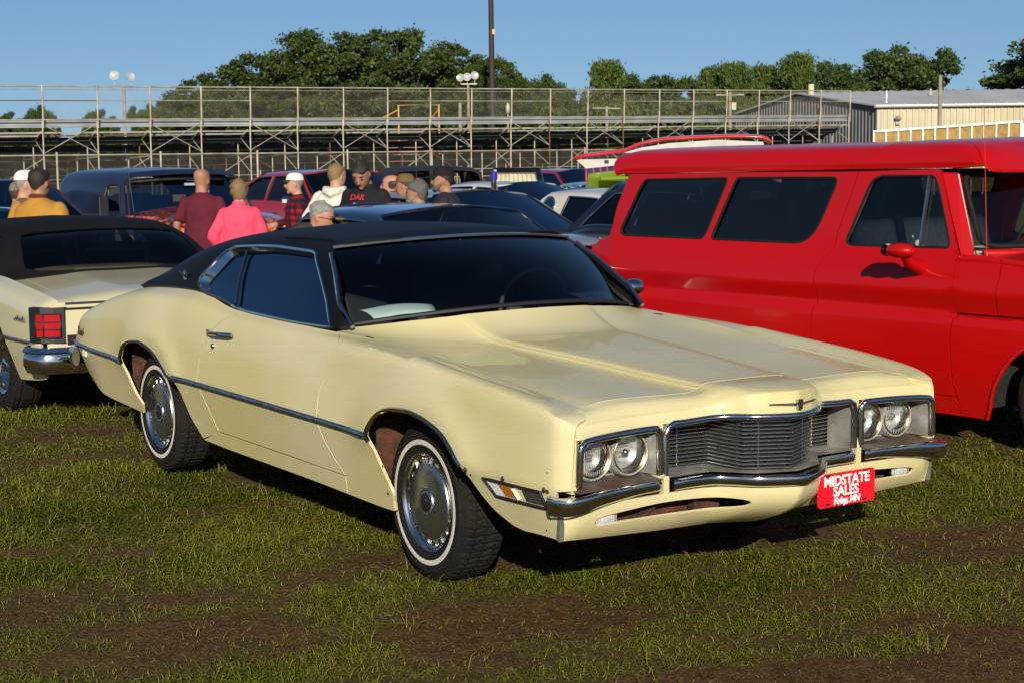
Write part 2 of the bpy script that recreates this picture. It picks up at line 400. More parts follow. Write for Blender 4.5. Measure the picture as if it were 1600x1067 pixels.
# ================================================================ the cream coupe
CAR_H = -0.98887
CREAM = mat("faded cream paint", (.655, .590, .345), rough=.34, coat=.42, spec=.4, var=.03, var2=(.600, .525, .245), vscale=1.7, rvar=.14, detail=5.)
VINYL = mat("black vinyl", (.0045, .005, .0065), rough=.5, spec=.16, bump=.2, bscale=420, var=.25, vscale=4)
RUST = mat("rusty underside", (.11, .035, .016), rough=.9, var2=(.035, .017, .011), vscale=16, bump=.4, bscale=60)
RUSTY_SHELF = mat("rust stained shelf", (.22, .20, .17), rough=.5, metal=.4, var2=(.10, .05, .025), vscale=9)
CASTING = mat("grey casting", (.50, .50, .47), rough=.42, metal=.45, var2=(.27, .26, .23), vscale=9)
WHITEWALL = mat("aged whitewall", (.62, .58, .50), rough=.6, var=.12, vscale=20)
HUBSTEEL = mat("brushed hubcap steel", (.46, .47, .48), rough=.34, metal=1, var=.15, vscale=18)
LENS = glass("lamp glass", (.93, .94, .93), ior=1.45)

def tyre_mesh(Ro, Ri, w, n=224, name="tyre"):
    """tyre about local Y (outer face at -w/2 side = -Y); grooved tread with sipes"""
    M = Matrix.Rotation(R(90), 4, 'X')          # local z -> -y
    b = MB(); h = w / 2
    side = [(Ri, h * .80), (Ri + .012, h * .90), (Ri + .02, h * .93), ((Ri + Ro) / 2 - .005, h * 1.02), ((Ri + Ro) / 2 + .02, h * 1.02), (Ro - .035, h * .95), (Ro - .012, h * .86)]
    tr = []
    gs = np.linspace(-.78, .78, 5)
    for k, g in enumerate(gs[::-1]):
        if k in (0, 4): continue
    prof = side[:]
    cols = np.linspace(.80, -.80, 11)
    for i, c in enumerate(cols):
        groove = i in (2, 5, 8)
        if groove: prof += [(Ro, h * (c + .035)), (Ro - .008, h * (c + .03)), (Ro - .008, h * (c - .03)), (Ro, h * (c - .035))]
        else: prof += [(Ro - .004 * (abs(c) > .7), h * c)]
    prof += [(r, -z) for r, z in side[::-1]]
    m = len(prof); vs = []
    for k in range(n):
        for j, (r, z) in enumerate(prof):
            tw = .014 * math.sin(j * 1.9)                       # zigzag sipes
            th = 2 * math.pi * k / n + tw
            rr = r - (.005 if (k % 4 == 0 and r > Ro - .006) else 0)
            vs.append(M @ Vector((rr * math.cos(th), rr * math.sin(th), z)))
    fs = [(k * m + j, ((k + 1) % n) * m + j, ((k + 1) % n) * m + j + 1, k * m + j + 1) for k in range(n) for j in range(m - 1)]
    b.add(vs, fs); return b.mesh(name, RUBBER, 28)
def ring_mesh(name, r0, r1, z0, z1, m, n=64, bulge=.002):
    M = Matrix.Rotation(R(90), 4, 'X')
    return MB().lathe([(r0, z0), ((r0 + r1) / 2, (z0 + z1) / 2 + bulge), (r1, z1)], n, M).mesh(name, m, 60)

def build_main_car():
    car = thing("coupe", "cream two-door coupe with black vinyl roof and beaked chrome grille, nearest car", "car", (.3611739, 7.0618608, 0), rot=(0, .0081, CAR_H))
    xs = [-4.17, -4.0, -3.7, -3.2, -2.9, -2.4, -1.8, -1.0, -.3, .3, .7, 1.0, 1.05, 1.09]
    W0 = [.86, .87, .885, .89, .90, .90, .90, .90, .90, .90, .905, .915, .915, .90]
    Z0 = [.48, .405, .315, .295, .285, .27, .262, .262, .255, .28, .33, .372, .374, .376]
    W1 = [.895, .93, .955, .97, .975, .976, .976, .976, .976, .976, .972, .955, .942, .905]
    Z1 = [.585, .585, .582, .58, .578, .572, .572, .572, .57, .57, .565, .56, .56, .56]
    W2 = [.88, .922, .945, .96, .966, .962, .956, .956, .960, .962, .958, .948, .935, .90]
    Z2 = [.645, .68, .74, .80, .815, .80, .78, .77, .76, .74, .72, .70, .69, .685]
    W3 = [.865, .895, .910, .918, .918, .914, .918, .922, .93, .932, .932, .930, .918, .888]
    Z3 = [.70, .765, .845, .93, .955, .955, .915, .905, .922, .892, .862, .822, .808, .785]
    W4 = [.80, .80, .80, .805, .81, .82, .862, .866, .80, .78, .78, .78, .78, .78]
    Z4 = [.715, .785, .875, .975, 1.00, 1.015, .962, .952, .935, .882, .852, .822, .812, .79]
    S = Lines(xs, [W0, W1, W2, W3, W4], [Z0, Z1, Z2, Z3, Z4], crease=(1,))
    def side(x, t):
        w, z = S.ev(x, t)
        for cx, cz, rx, rz in ((.08, .40, .44, .36), (-2.78, .40, .44, .36)):      # flared wheel lips
            d = np.sqrt(((x - cx) / rx)**2 + ((z - cz) / rz)**2); w = w + .016 * np.exp(-((d - 1.0) / .22)**2) * np.clip((z - .5) / .1, 0, 1)
        return np.stack([x, -w, z], 1)
    T = lambda x, z: (x, S.t_of(x, z))
    archF = [(-.19, .258), (-.185, .30), (-.175, .34), (-.205, .41), (-.25, .50), (-.275, .57), (-.235, .63), (-.165, .68), (-.08, .707), (.03, .716), (.14, .708), (.25, .688), (.34, .66), (.41, .615), (.465, .56), (.51, .51), (.56, .46), (.63, .412), (.72, .378), (.80, .368)]
    archR = [(-3.02, .345), (-3.10, .41), (-3.14, .50), (-3.155, .595), (-3.105, .665), (-3.01, .70), (-2.86, .712), (-2.70, .685), (-2.57, .63), (-2.465, .572), (-2.385, .555), (-2.33, .45), (-2.285, .36), (-2.215, .295)]
    archF = smooth_loop(archF, 3, False); archR = smooth_loop(archR, 3, False)
    doorF = [(-.585, .345), (-.65, .41), (-.715, .48), (-.752, .57), (-.742, .67), (-.70, .76), (-.645, .84), (-.60, .905)]
    doorR = [(-1.95, .345), (-2.0, .44), (-2.05, .53), (-2.085, .60), (-2.06, .70), (-1.985, .82), (-1.90, .89), (-1.74, .945)]
    g = .0030
    K = dict(su=1, sv=.2, h=.05, fold=.013)
    fend = [(-.605, 0.)] + [T(x + g, z) for x, z in doorF] + [(-.69 + g, 3.55), (-.77, 4.)] + [(x, 4.) for x in np.linspace(-.7, .97, 24)] + [(1.06, 3.7), (1.083, 3.2), (1.088, 3.), (1.088, 2.), (1.085, 1.02), (1.04, .98), (1.035, 0.)] + [T(x, z) for x, z in archF[::-1]] + [(-.20, 0.), (-.4, 0.)]
    fe = panel("front_fender", side, fend, CREAM, car, **K)
    door = [T(x - g, z) for x, z in doorF] + [(-.69 - g, 3.55), (-.78, 4.), (-1.0, 4.), (-1.3, 4.), (-1.6, 4.), (-1.74, 4.)] + [T(x + g, z) for x, z in doorR[::-1]]
    dr = panel("door", side, door, CREAM, car, **K)
    quart = [T(x - g, z) for x, z in doorR] + [(-1.745, 4.), (-2.0, 4.), (-2.3, 4.)] + [(x, 4.) for x in np.linspace(-2.4, -4.1, 24)] + [(-4.165, 3.), (-4.17, 2.), (-4.165, 1.), (-4.12, .6), (-4.0, 0.), (-3.7, 0.), (-3.3, 0.), (-3.06, 0.)] + [T(x, z) for x, z in archR] + [(-2.2, 0.02), (-2.0, .2)]
    panel("rear_quarter", side, quart, CREAM, car, **K)
    rock = [(-2.19, 0.), (-1.97, T(-1.97, .338)[1])] + [T(x, .338) for x in np.linspace(-1.9, -.62, 9)] + [(-.595, T(-.595, .335)[1]), (-.612, 0.)]
    panel("rocker_panel", side, rock, CREAM, car, **K)
    # chrome mouldings along the sides and round the wheel openings
    for sy in (1, -1):
        def sm(pts): return [(x, y * sy, z) for x, y, z in pts]
        def along(xa, xb, n, t, off): 
            X = np.linspace(xa, xb, n); P = side(X, np.full(n, t)); P[:, 1] -= off; return sm(P.tolist())
        for a, b, par in ((-4.17, -3.16, "rear_quarter"), (-2.39, -2.092, "rear_quarter"), (-2.08, -.758, "door"), (-.748, -.28, "front_fender")):
            mb = MB().tube(along(a, b, 24, 1.0, .002), .013, 6, squash=(.75, 1.15), up=(0, 0, 1)); mb.build("side_moulding", CHROME_OLD, car, 50)
        for arch in (archF, archR):
            pts = [p for p in arch if p[1] > .545]
            P = on(side, [T(x, z) for x, z in pts]); P[:, 1] -= .001
            MB().tube(sm(P.tolist()), .0095, 6).build("wheel_opening_trim", CHROME, car, 50)
    # wheel housings (rusty liners) and floor
    b = MB()
    for cx, a, c, zb1, zb2 in ((.03, -.36, .62, .29, .43), (-2.82, -3.22, -2.30, .37, .40)):
        for s in (1, -1):
            b.cur = 1
            b.box((a - .01, s * .70, (zb1 + .70) / 2), (.008, .37, .70 - zb1)); b.box((c + .06, s * .70, (zb2 + .70) / 2), (.008, .36, .70 - zb2)); b.box(((a + c) / 2, s * .72, .735), (c - a + .2, .42, .008))
            b.cur = 0; b.box(((a + c) / 2, s * .515, .52), (c - a + .2, .008, .42))
    b.cur = 0; b.box((-1.55, 0, .36), (5.0, 1.02, .06)); b.box((-1.3, 0, .34), (1.9, 1.70, .05)); b.box((-3.65, 0, .40), (.75, 1.6, .06)); b.box((.86, 0, .43), (.2, 1.5, .05))
    b.build("underbody", [BLACKM, RUST], car)
    # ------------------------------------------------ roof (canopy)
    cx = [-3.30, -3.1, -2.9, -2.7, -2.45, -2.15, -1.7, -1.2, -1.0, -.8, -.70]
    A = [[.80, .803, .81, .815, .82, .835, .862, .868, .867, .862, .79], [.775, .76, .765, .772, .775, .774, .773, .772, .770, .765, .72], [.74, .70, .69, .685, .675, .668, .667, .667, .665, .655, .64], [.55, .50, .47, .455, .45, .45, .45, .45, .45, .44, .43], [0.] * 11]
    B = [[.985, .99, 1.002, 1.012, 1.016, 1.0, .96, .955, .957, .962, .972], [1.0, 1.03, 1.075, 1.11, 1.125, 1.13, 1.13, 1.135, 1.13, 1.12, 1.11], [1.015, 1.07, 1.13, 1.185, 1.232, 1.266, 1.287, 1.290, 1.278, 1.25, 1.23], [1.06, 1.165, 1.225, 1.265, 1.298, 1.325, 1.350, 1.345, 1.318, 1.27, 1.25], [1.075, 1.195, 1.255, 1.295, 1.328, 1.355, 1.376, 1.367, 1.336, 1.29, 1.26]]
    Cn = Lines(cx, A, B)
    def can(x, t):
        w, z = Cn.ev(x, t); return np.stack([x, -w, z], 1)
    TC = lambda x, z: (x, Cn.t_of(x, z, 0, 2.6))
    Ap = [(-.715, .972), (-.83, 1.065), (-.98, 1.178), (-1.12, 1.268)]
    win = [(-1.875, .968), (-2.10, .985), (-2.26, 1.008), (-2.37, 1.03), (-2.425, 1.055), (-2.41, 1.085), (-2.36, 1.13), (-2.31, 1.185), (-2.27, 1.225), (-2.20, 1.247), (-2.12, 1.253), (-1.69, 1.272), (-1.31, 1.268), (-1.262, 1.260), (-1.215, 1.232), (-1.08, 1.146), (-.95, 1.066), (-.815, .984), (-1.0, .970), (-1.45, .966)]
    wl = [TC(x, z) for x, z in win]; wl[0] = (wl[0][0], .03)
    for k in (0, 1, 17, 18, 19): wl[k] = (wl[k][0], max(wl[k][1] if k in (1,) else .03, .03))
    out = [(-3.27, 0.)] + [(x, 0.) for x in np.linspace(-3.0, -.75, 14)] + [TC(x, z) for x, z in Ap] + [(-1.165, 2.12), (-1.13, 2.7), (-1.06, 3.2), (-1.02, 3.6), (-1.005, 4.)] + [(x, 4.) for x in np.linspace(-1.2, -2.6, 9)] + [(-2.72, 3.5), (-2.82, 3.0), (-3.0, 2.5), (-3.16, 2.1), (-3.26, 1.2)]
    KC = dict(su=1, sv=.24, h=.045, fold=.02, ref=(0, -.5, 1))
    # windows cut through; the roof skin is one vinyl part
    me1 = patch_mesh("vinyl_roof", can, out, [wl], mats=VINYL, **KC); me2 = patch_mesh("vinyl_roof", can, out, [wl], mats=VINYL, mirror=True, **KC)
    bm = bmesh.new(); bm.from_mesh(me1); bm.from_mesh(me2); 
    nrm = None
    ro = new_obj("vinyl_roof", me1, car); new_obj("vinyl_roof", me2, car)
    del bm
    for sy in (1, -1):
        sm = lambda P: [(x, y * sy, z) for x, y, z in P]
        # bright frame round the side window, dark reveal, glass
        L = dens(wl, .05, 1, .24); P = on(can, L); N_ = fnormal(can, np.array(L)[:, 0], np.array(L)[:, 1]); N_ *= np.sign((N_ @ np.array([0, -1, .2])))[:, None]
        MB().tube(sm((P + N_ * .002).tolist()), .0075, 6, closed=True).build("window_frame", CHROME, car, 50)
        cen = P.mean(0); Q = P - N_ * .035 + (cen - P) * np.array([.035, 0, .06]); k = len(P)
        rv = MB().add(sm(P.tolist()) + sm(Q.tolist()), [(i, (i + 1) % k, k + (i + 1) % k, k + i) for i in range(k)])
        # chromed scoop at the back of the quarter window
        rv.cur = 0
        rv.build("window_reveal", BLACK, car, 40)
        sc_i = [i for i in range(k) if L[i][0] < -2.2]
        Ps = P[sc_i] + N_[sc_i] * .001; Qs = P[sc_i] - N_[sc_i] * .03 + (cen - P[sc_i]) * np.array([.10, 0, .05]); kk = len(sc_i)
        MB().add(sm(Ps.tolist()) + sm(Qs.tolist()), [(i, i + 1, kk + i + 1, kk + i) for i in range(kk - 1)]).build("quarter_window_scoop", CHROME, car, 50)
        inner = [(x + (-1.75 - x) * .02, t + (.9 - t) * .0) for x, t in wl]
        gm = patch_mesh("side_glass", can, inner, su=1, sv=.24, h=.08, fold=0, ref=(0, -1, 0), off=-.03, mats=GLASS_D, mirror=sy < 0); new_obj("side_glass", gm, car)
        a = can(np.array([-1.90, -1.98, -2.05]), np.array([TC(-1.9, .985)[1], TC(-1.98, 1.1)[1], TC(-2.05, 1.235)[1]])); a[:, 1] += .016
        MB().tube(sm(a.tolist()), .008, 6).build("window_divider", CHROME, car, 50)
        # A-pillar bright edge next to the windscreen
        a = on(can, [TC(x, z) for x, z in Ap]); a[:, 1] -= .004; MB().tube(sm(a.tolist()), .011, 6).build("pillar_trim", CHROME, car, 50)
        a = on(can, [(x, .02) for x in np.linspace(-.74, -3.26, 30)]); a[:, 1] -= .002; MB().tube(sm(a.tolist()), .006, 6).build("roof_edge_bead", BLACK, car, 50)
        # seam of the vinyl near the front corner
        a = on(can, [(-1.75, 2.28), (-1.55, 2.33), (-1.35, 2.36), (-1.24, 2.33), (-1.17, 2.2)]); a[:, 2] += .002; MB().tube(sm(a.tolist()), .005, 5).build("vinyl_seam", VINYL, car, 50)
        # sail panel badge: winged bird in a wreath
        c = can(np.array([-2.63]), np.array([TC(-2.63, 1.082)[1]]))[0]; M = Matrix.Translation((c[0], (c[1] - .006) * sy, c[2])) @ Matrix.Rotation(R(90), 4, 'X')
        bd = MB(); bd.lathe([(.014, .0), (.026, .004), (.030, 0), (.026, -.004)], 16, M); bd.ball((c[0], (c[1] - .01) * sy, c[2] + .004), (.012, .006, .022), 8, 6)
        wg = [(-.07, .018), (-.02, .010), (0, .002), (.02, .010), (.07, .018), (.066, .010), (.02, -.002), (-.02, -.002), (-.066, .010)]
        bd.prism(wg, .005, M); bd.build("sail_panel_badge", CHROME, car, 40)
    # ------------------------------------------------ windscreen and cowl
    def wsb(y): q = 1 - (y / .775)**2; return np.stack([-.80 + .30 * q, y, .968 + .072 * q + 0 * y], -1)
    def wst(y): q = 1 - (y / .668)**2; return np.stack([-1.165 + .16 * q, y, 1.288 + .040 * q], -1)
    def ws(u, v):
        a = wsb(u * .772); b_ = wst(u * .664); bow = .03 * (4 * v * (1 - v)); p = a * (1 - v)[:, None] + b_ * v[:, None]
        p[:, 0] += bow * .7; p[:, 2] += bow; return p
    new_obj("windscreen", patch_mesh("windscreen", ws, [(-1, 0), (-.5, 0), (0, 0), (.5, 0), (1, 0), (1, 1), (.5, 1), (0, 1), (-.5, 1), (-1, 1)], su=.7, sv=.45, h=.05, fold=0, ref=(1, 0, 1), mats=GLASS_C), car)
    u = np.linspace(-1, 1, 25)
    MB().tube((ws(u, np.ones(25)) + np.array([.004, 0, .006])).tolist(), .0125, 6, squash=(1.2, .7)).build("windscreen_header_trim", CHROME, car, 50)
    MB().tube((ws(u, np.zeros(25)) + np.array([.004, 0, .006])).tolist(), .010, 6).build("windscreen_lower_trim", BLACK, car, 50)
    # rear window between the sail panels
    rw = lambda u, v: np.stack([-2.62 - .58 * v, u * (.47 + .16 * v), 1.305 - .06 * u * u - .30 * np.maximum(v, 0)**1.3], 1)
    new_obj("rear_window", patch_mesh("rear_window", rw, [(-1, 0), (0, 0), (1, 0), (1, 1), (-1, 1)], su=.6, sv=.6, h=.08, fold=0, ref=(-1, 0, 1), mats=GLASS_D), car)
    # ------------------------------------------------ bonnet
    hx = [-.95, -.80, -.62, -.5, -.42, -.30, 0., .4, .7, .95, 1.05]
    ridge = pchip([-.6, -.5, -.2, .1, .4, .7, .95, 1.1], [.335, .325, .30, .275, .245, .22, .195, .185])
    rz = pchip([-.9, -.5, -.2, .1, .4, .7, .95, 1.1], [.942, .940, .925, .910, .895, .8775, .865, .86])
    hx_ = np.array(hx); Wsh = np.array([float(S.ev(np.array([x]), np.array([4.]))[0][0]) for x in hx]); Zsh = np.array([float(S.ev(np.array([x]), np.array([4.]))[1][0]) for x in hx]); r_ = ridge(np.maximum(hx_, -.6)); z_ = rz(np.maximum(hx_, -.6))
    Hn = Lines(hx, [Wsh - .004, Wsh * .5 + .26, r_ + .085, r_ + .025, r_ - .012, np.zeros(len(hx))], [Zsh - .002, z_ - .022 + np.clip(Zsh - z_, 0, .1) * .35, z_ - .028, z_ - .012, z_, z_ + .004])
    def hood(x, t):
        w, z = Hn.ev(x, t); y = -w
        q = 1 - (np.abs(y) / .775)**2; xr = -.80 + .30 * q; zr = .965 + .07 * q
        k = np.clip((x - xr) / .30, 0, 1); k = 1 - k; z = z + np.maximum(zr - z, 0) * k**2.0; z = np.where(x < xr + .07, np.minimum(z, zr - .004 * np.clip((x - xr) / .07, 0, 1)), z)
        return np.stack([x, y, z], 1)
    rear = []
    for t in np.linspace(0, 5, 41):
        gx = np.linspace(-.86, -.40, 300); P_ = hood(gx, np.full(300, t)); q_ = np.minimum(np.abs(P_[:, 1]), .775)
        rear.append((float(gx[np.argmin(np.abs(gx - (-.782 + .30 * (1 - (q_ / .775)**2))))]), float(t)))
    front = [(.945, 5.), (.945, 4.), (.947, 3.), (.947, 2.), (.948, 1.), (.955, 0.5), (.965, 0.)]
    hk = dict(su=1, sv=.16, h=.045, fold=.02, ref=(0, 0, 1))
    mA = patch_mesh("bonnet", hood, [(x, 0.) for x in np.linspace(-.77, .9, 18)] + front[::-1] + rear[::-1], mats=CREAM, **hk)
    mB_ = patch_mesh("bonnet", hood, [(x, 0.) for x in np.linspace(-.77, .9, 18)] + front[::-1] + rear[::-1], mats=CREAM, mirror=True, **hk)
    new_obj("bonnet", mA, car); new_obj("bonnet", mB_, car)
    # ------------------------------------------------ nose: header panel
    Yk = [0, .10, .17, .215, .27, .36, .478, .60, .78, .888]
    F = [1.250, 1.215, 1.172, 1.112, 1.075, 1.060, 1.052, 1.052, 1.070, 1.086]
    def crisp(ys):
        def f(y):
            y = np.abs(np.asarray(y, float)); return sum(np.interp(np.abs(y + d), Yk, ys) for d in (-.006, -.003, 0., .003, .006)) / 5
        return f
    Fp = crisp(F)
    h0x = [.949] * 7 + [.952, .962, .975]; _tt = np.linspace(0, 5, 400)
    hp_ = hood(np.full(400, .95), _tt); oo_ = np.argsort(np.abs(hp_[:, 1])); hy_ = np.abs(hp_[:, 1])[oo_]; hz_ = hp_[oo_, 2]
    h0f = lambda y: np.interp(np.abs(np.asarray(y, float)), hy_, hz_) - .001 - .010 * np.clip((np.abs(y) - .78) / .1, 0, 1)
    h0z = [float(h0f(y)) for y in Yk]
    n10 = range(10); fz = [.852, .85, .846, .822, .803, .796, .793, .792, .788, .782]
    h1x = [h0x[i] * .42 + (F[i] - .02) * .58 for i in n10]; h1z = [h0z[i] * .55 + (fz[i] + .022) * .45 for i in n10]
    H1 = [crisp(q) for q in (h0x, h1x, [f - .020 for f in F], [f - .004 for f in F], [f + .003 for f in F])]
    Z1_ = [h0f] + [crisp(q) for q in (h1z, [z + .006 for z in fz], [z - .010 for z in fz], [.772, .772, .772, .77, .766, .760, .752, .746, .740, .738])]
    def head(y, r):
        V = [np.stack([f(np.abs(y)) for f in H1]), np.stack([f(np.abs(y)) for f in Z1_])]; i = np.clip(np.floor(r).astype(int), 0, 3); w = r - i; j = np.arange(len(y)); o = []
        for v in V:
            m = lambda k: (v[np.clip(k + 1, 0, 4), j] - v[np.clip(k - 1, 0, 4), j]) / 2
            o.append((2 * w**3 - 3 * w**2 + 1) * v[i, j] + (w**3 - 2 * w**2 + w) * m(i) + (-2 * w**3 + 3 * w**2) * v[i + 1, j] + (w**3 - w**2) * m(i + 1))
        return np.stack([o[0], y, o[1]], 1)
    ye = .886
    new_obj("nose_panel", patch_mesh("nose_panel", head, [(-ye, 4.), (-ye, 2.6), (-.80, 0.)] + [(y, 0.) for y in np.linspace(-.7, .7, 29)] + [(.80, 0.), (ye, 2.6), (ye, 4.)] + [(y, 4.) for y in np.linspace(.85, -.85, 69)], su=1, sv=.07, h=.03, fold=.02, ref=(1, 0, .6), mats=CREAM), car)
    # posts between grille and headlamp pods
    for s in (1, -1):
        MB().box((1.03, s * .4935, .648), (.05, .030, .215)).box((1.068, s * .4845, .527), (.03, .026, .075)).bar((1.050, s * .4935, .60), (1.066, s * .4845, .545), .028, .02).build("grille_post", CREAM, car)
        MB().box((1.048, s * .8925, .648), (.06, .022, .20)).build("fender_front_edge", CREAM, car)
        for pts, nm in (([(1.072, .506, .575), (1.072, .506, .715), (1.074, .518, .736), (1.076, .54, .744), (1.085, .70, .742), (1.098, .84, .735), (1.10, .868, .724), (1.10, .880, .70), (1.098, .884, .58)], "headlamp_pod_frame"),):
            MB().tube([(x, y * s, z) for x, y, z in smooth_loop(pts, 4, False)], .013, 8, squash=(1, 1)).build(nm, CHROME, car, 50)
        # pod inside: back slats, grey side wall, stained shelf
        MB().box((.955, s * .695, .65), (.01, .37, .19)).build("pod_back", BLACKM, car)
        for k in range(9): MB().box((.966, s * .695, .575 + .0195 * k), (.012, .36, .006)).build("pod_slat", CASTING, car)
        w = MB(); w.add([(.96, s * .53, .57), (1.066, s * .509, .57), (1.066, s * .509, .735), (.96, s * .53, .735)], [(0, 1, 2, 3)]); w.add([(.96, s * .862, .57), (1.09, s * .882, .57), (1.09, s * .882, .735), (.96, s * .862, .735)], [(0, 1, 2, 3)])
        w.add([(.96, s * .51, .736), (1.07, s * .51, .738), (1.09, s * .88, .734), (.96, s * .88, .736)], [(0, 1, 2, 3)]); w.build("pod_wall", CASTING, car)
        MB().add([(.955, s * .50, .572), (1.085, s * .50, .556), (1.12, s * .90, .556), (.955, s * .90, .572)], [(0, 1, 2, 3)]).build("pod_shelf", RUSTY_SHELF, car)
        for y in (.600, .765):
            lamp_c = (1.0, s * y, .652); M = Matrix.Translation(lamp_c) @ Matrix.Rotation(R(90), 4, 'Y')
            h = MB().lathe([(.070, -.05), (.086, -.05), (.086, .012), (.080, .020), (.073, .016), (.071, .004)], 32, M).build("headlamp", CASTING, car, 40)
            MB().lathe([(.0, -.035), (.03, -.03), (.052, -.018), (.066, .0), (.071, .007)], 32, M).build("reflector_bowl", mat("silvered bowl", (.90, .90, .88), .38, .6, var2=(.55, .55, .53), vscale=30), h, 60)
            MB().lathe([(.066, .0065), (.0745, .0165), (.071, .0185), (.0655, .0145)], 32, M).build("retaining_ring", mat("brassy ring", (.38, .29, .15), .3, 1., var=.3, vscale=30), h, 50)
            lb = MB().lathe([(.066, .010), (.05, .017), (.03, .021), (.0, .0225)], 32, M)
            lb.build("lens", LENS, h, 60)
            MB().ball((lamp_c[0] - .012, lamp_c[1], lamp_c[2]), .013, 10, 8).build("bulb_shield", CHROME_OLD, h, 60)
            if y < .7: continue
            rb = MB()
            for q in np.linspace(-.055, .055, 13):
                hh = math.sqrt(max(.064**2 - q * q, 1e-6)); rb.bar((lamp_c[0] + .0125 + .004 * (1 - (q / .066)**2), lamp_c[1] + q, lamp_c[2] - hh), (lamp_c[0] + .0125 + .004 * (1 - (q / .066)**2), lamp_c[1] + q, lamp_c[2] + hh), .0016, .001)
            rb.build("lens_fluting", mat("fluted glass", (.6, .6, .58), .2), h)
    # grille: stepped V of bright slats
    gp = [(.93, -.47), (.955, -.192), (1.135, -.172), (1.218, 0), (1.135, .172), (.955, .192), (.93, .47)]
    gr = MB()
    gr.add([(x - .03, y, .56) for x, y in gp] + [(x - .03, y, .765) for x, y in gp], [(i, i + 1, 8 + i, 7 + i) for i in range(6)])
    gob = gr.build("grille", BLACKM, car)
    for k in range(14):
        z = .567 + .0145 * k; sl = MB(); n = len(gp)
        vs = []
        for x, y in gp: vs += [(x - .014, y, z - .0012), (x + .003, y, z - .0022), (x + .0055, y, z + .0006), (x - .014, y, z + .0026)]
        sl.add(vs, [(4 * i + a, 4 * i + (a + 1) % 4, 4 * i + 4 + (a + 1) % 4, 4 * i + 4 + a) for i in range(n - 1) for a in range(4)] + [(0, 1, 2, 3), (4 * n - 4, 4 * n - 3, 4 * n - 2, 4 * n - 1)])
        sl.build("grille_slat", mat("bright grille slat", (.80, .79, .76), .24, .95), gob)
    for y, x in ((-.42, .935), (-.37, .94), (-.32, .944), (-.11, 1.163), (.11, 1.163), (.37, .94)):
        MB().box((x - .008, y, .66), (.006, .005, .195)).build("grille_rib", CHROME_OLD, gob)
    MB().add([(.90, -.478, .557), (1.075, -.478, .557), (1.075, -.27, .557), (1.20, -.16, .557), (1.255, 0, .557), (1.20, .16, .557), (1.075, .27, .557), (1.075, .478, .557), (.90, .478, .557)], [tuple(range(9))]).build("grille_shelf", CASTING, car)
    for s in (1, -1): MB().add([(.93, s * .462, .557), (1.06, s * .472, .557), (1.06, s * .472, .75), (.93, s * .462, .75)], [(0, 1, 2, 3)]).build("grille_side_wall", CASTING, car)
    tr = [(1.066, -.476, .565), (1.066, -.476, .715), (1.07, -.466, .742), (1.072, -.44, .753)] + [(float(Fp(abs(y))) + .012, y, float(Z1_[4](abs(y))) - .006) for y in np.linspace(-.38, .38, 39)] + [(1.072, .44, .753), (1.07, .466, .742), (1.066, .476, .715), (1.066, .476, .565)]
    MB().tube(tr, .0125, 8).build("grille_frame", CHROME, car, 50)
    # bumper: three chrome blades that follow the nose
    prof = [(-.03, .020), (.010, .021), (.020, .016), (.023, .006), (.019, -.008), (.006, -.021), (-.02, -.026), (-.03, -.025)]
    def blade(path, name, zs, ends=(), tall=lambda y: 1.):
        P = [Vector((x, y, 0)) for x, y in path]; vs = []; m = len(P); q = len(prof)
        for i in range(m):
            t = (P[min(i + 1, m - 1)] - P[max(i - 1, 0)]).normalized(); nrm_ = Vector((-t.y, t.x, 0)); nrm_ = -nrm_ if nrm_.x < -.05 or (abs(nrm_.x) < .05 and nrm_.y * P[i].y < 0) else nrm_
            k = 1. if 1 < i < m - 2 else (.8 if i in (1, m - 2) else .5)
            for a, c in prof: vs.append(P[i] + nrm_ * a * k + Vector((0, 0, zs(P[i].y) + (c * tall(P[i].y) if c < 0 else c))))
        b = MB().add(vs, [(i * q + j, i * q + (j + 1) % q, (i + 1) * q + (j + 1) % q, (i + 1) * q + j) for i in range(m - 1) for j in range(q)] + [tuple(range(q)), tuple((m - 1) * q + j for j in range(q))])
        return b.build(name, CHROME, car, 42)
    cpath = smooth_loop([(1.082, -.455), (1.082, -.40), (1.085, -.33), (1.10, -.265), (1.15, -.21), (1.205, -.165), (1.238, -.11), (1.268, -.05), (1.285, 0), (1.268, .05), (1.238, .11), (1.205, .165), (1.15, .21), (1.10, .265), (1.085, .33), (1.082, .40), (1.082, .455)], 3, False)
    blade(cpath, "front_bumper", lambda y: .530)
    for s in (1, -1):
        pp = smooth_loop([(1.08, s * .512), (1.082, s * .56), (1.09, s * .66), (1.105, s * .78), (1.118, s * .87), (1.112, s * .925), (1.085, s * .955), (1.03, s * .968)], 3, False)
        blade(pp, "front_bumper", lambda y: .534 - .012 * max(0, (abs(y) - .80) / .15), tall=lambda y: 1. + 1.1 * max(0, (abs(y) - .60) / .35))
    # valance below, with lamp slots
    Vy = [0, .10, .165, .21, .265, .33, .48, .70, .85, .93]; Vx = [1.275, 1.232, 1.198, 1.145, 1.098, 1.082, 1.078, 1.085, 1.08, 1.045]; Vb = [1.02, 1.0, .985, .98, .98, .985, 1.0, 1.02, 1.025, 1.03]; Vzb = [.325, .33, .333, .335, .337, .34, .348, .362, .37, .376]
    fx, fb, fzb = pchip(Vy, Vx), pchip(Vy, Vb), pchip(Vy, Vzb)
    def val(y, r):
        a = np.abs(y); x0 = fx(a); xb = fb(a); zb = fzb(a); z = .503 + (zb - .503) * r
        x = x0 + (xb - x0) * np.maximum(r, 0)**2.4; return np.stack([x + .004, y, z], 1)
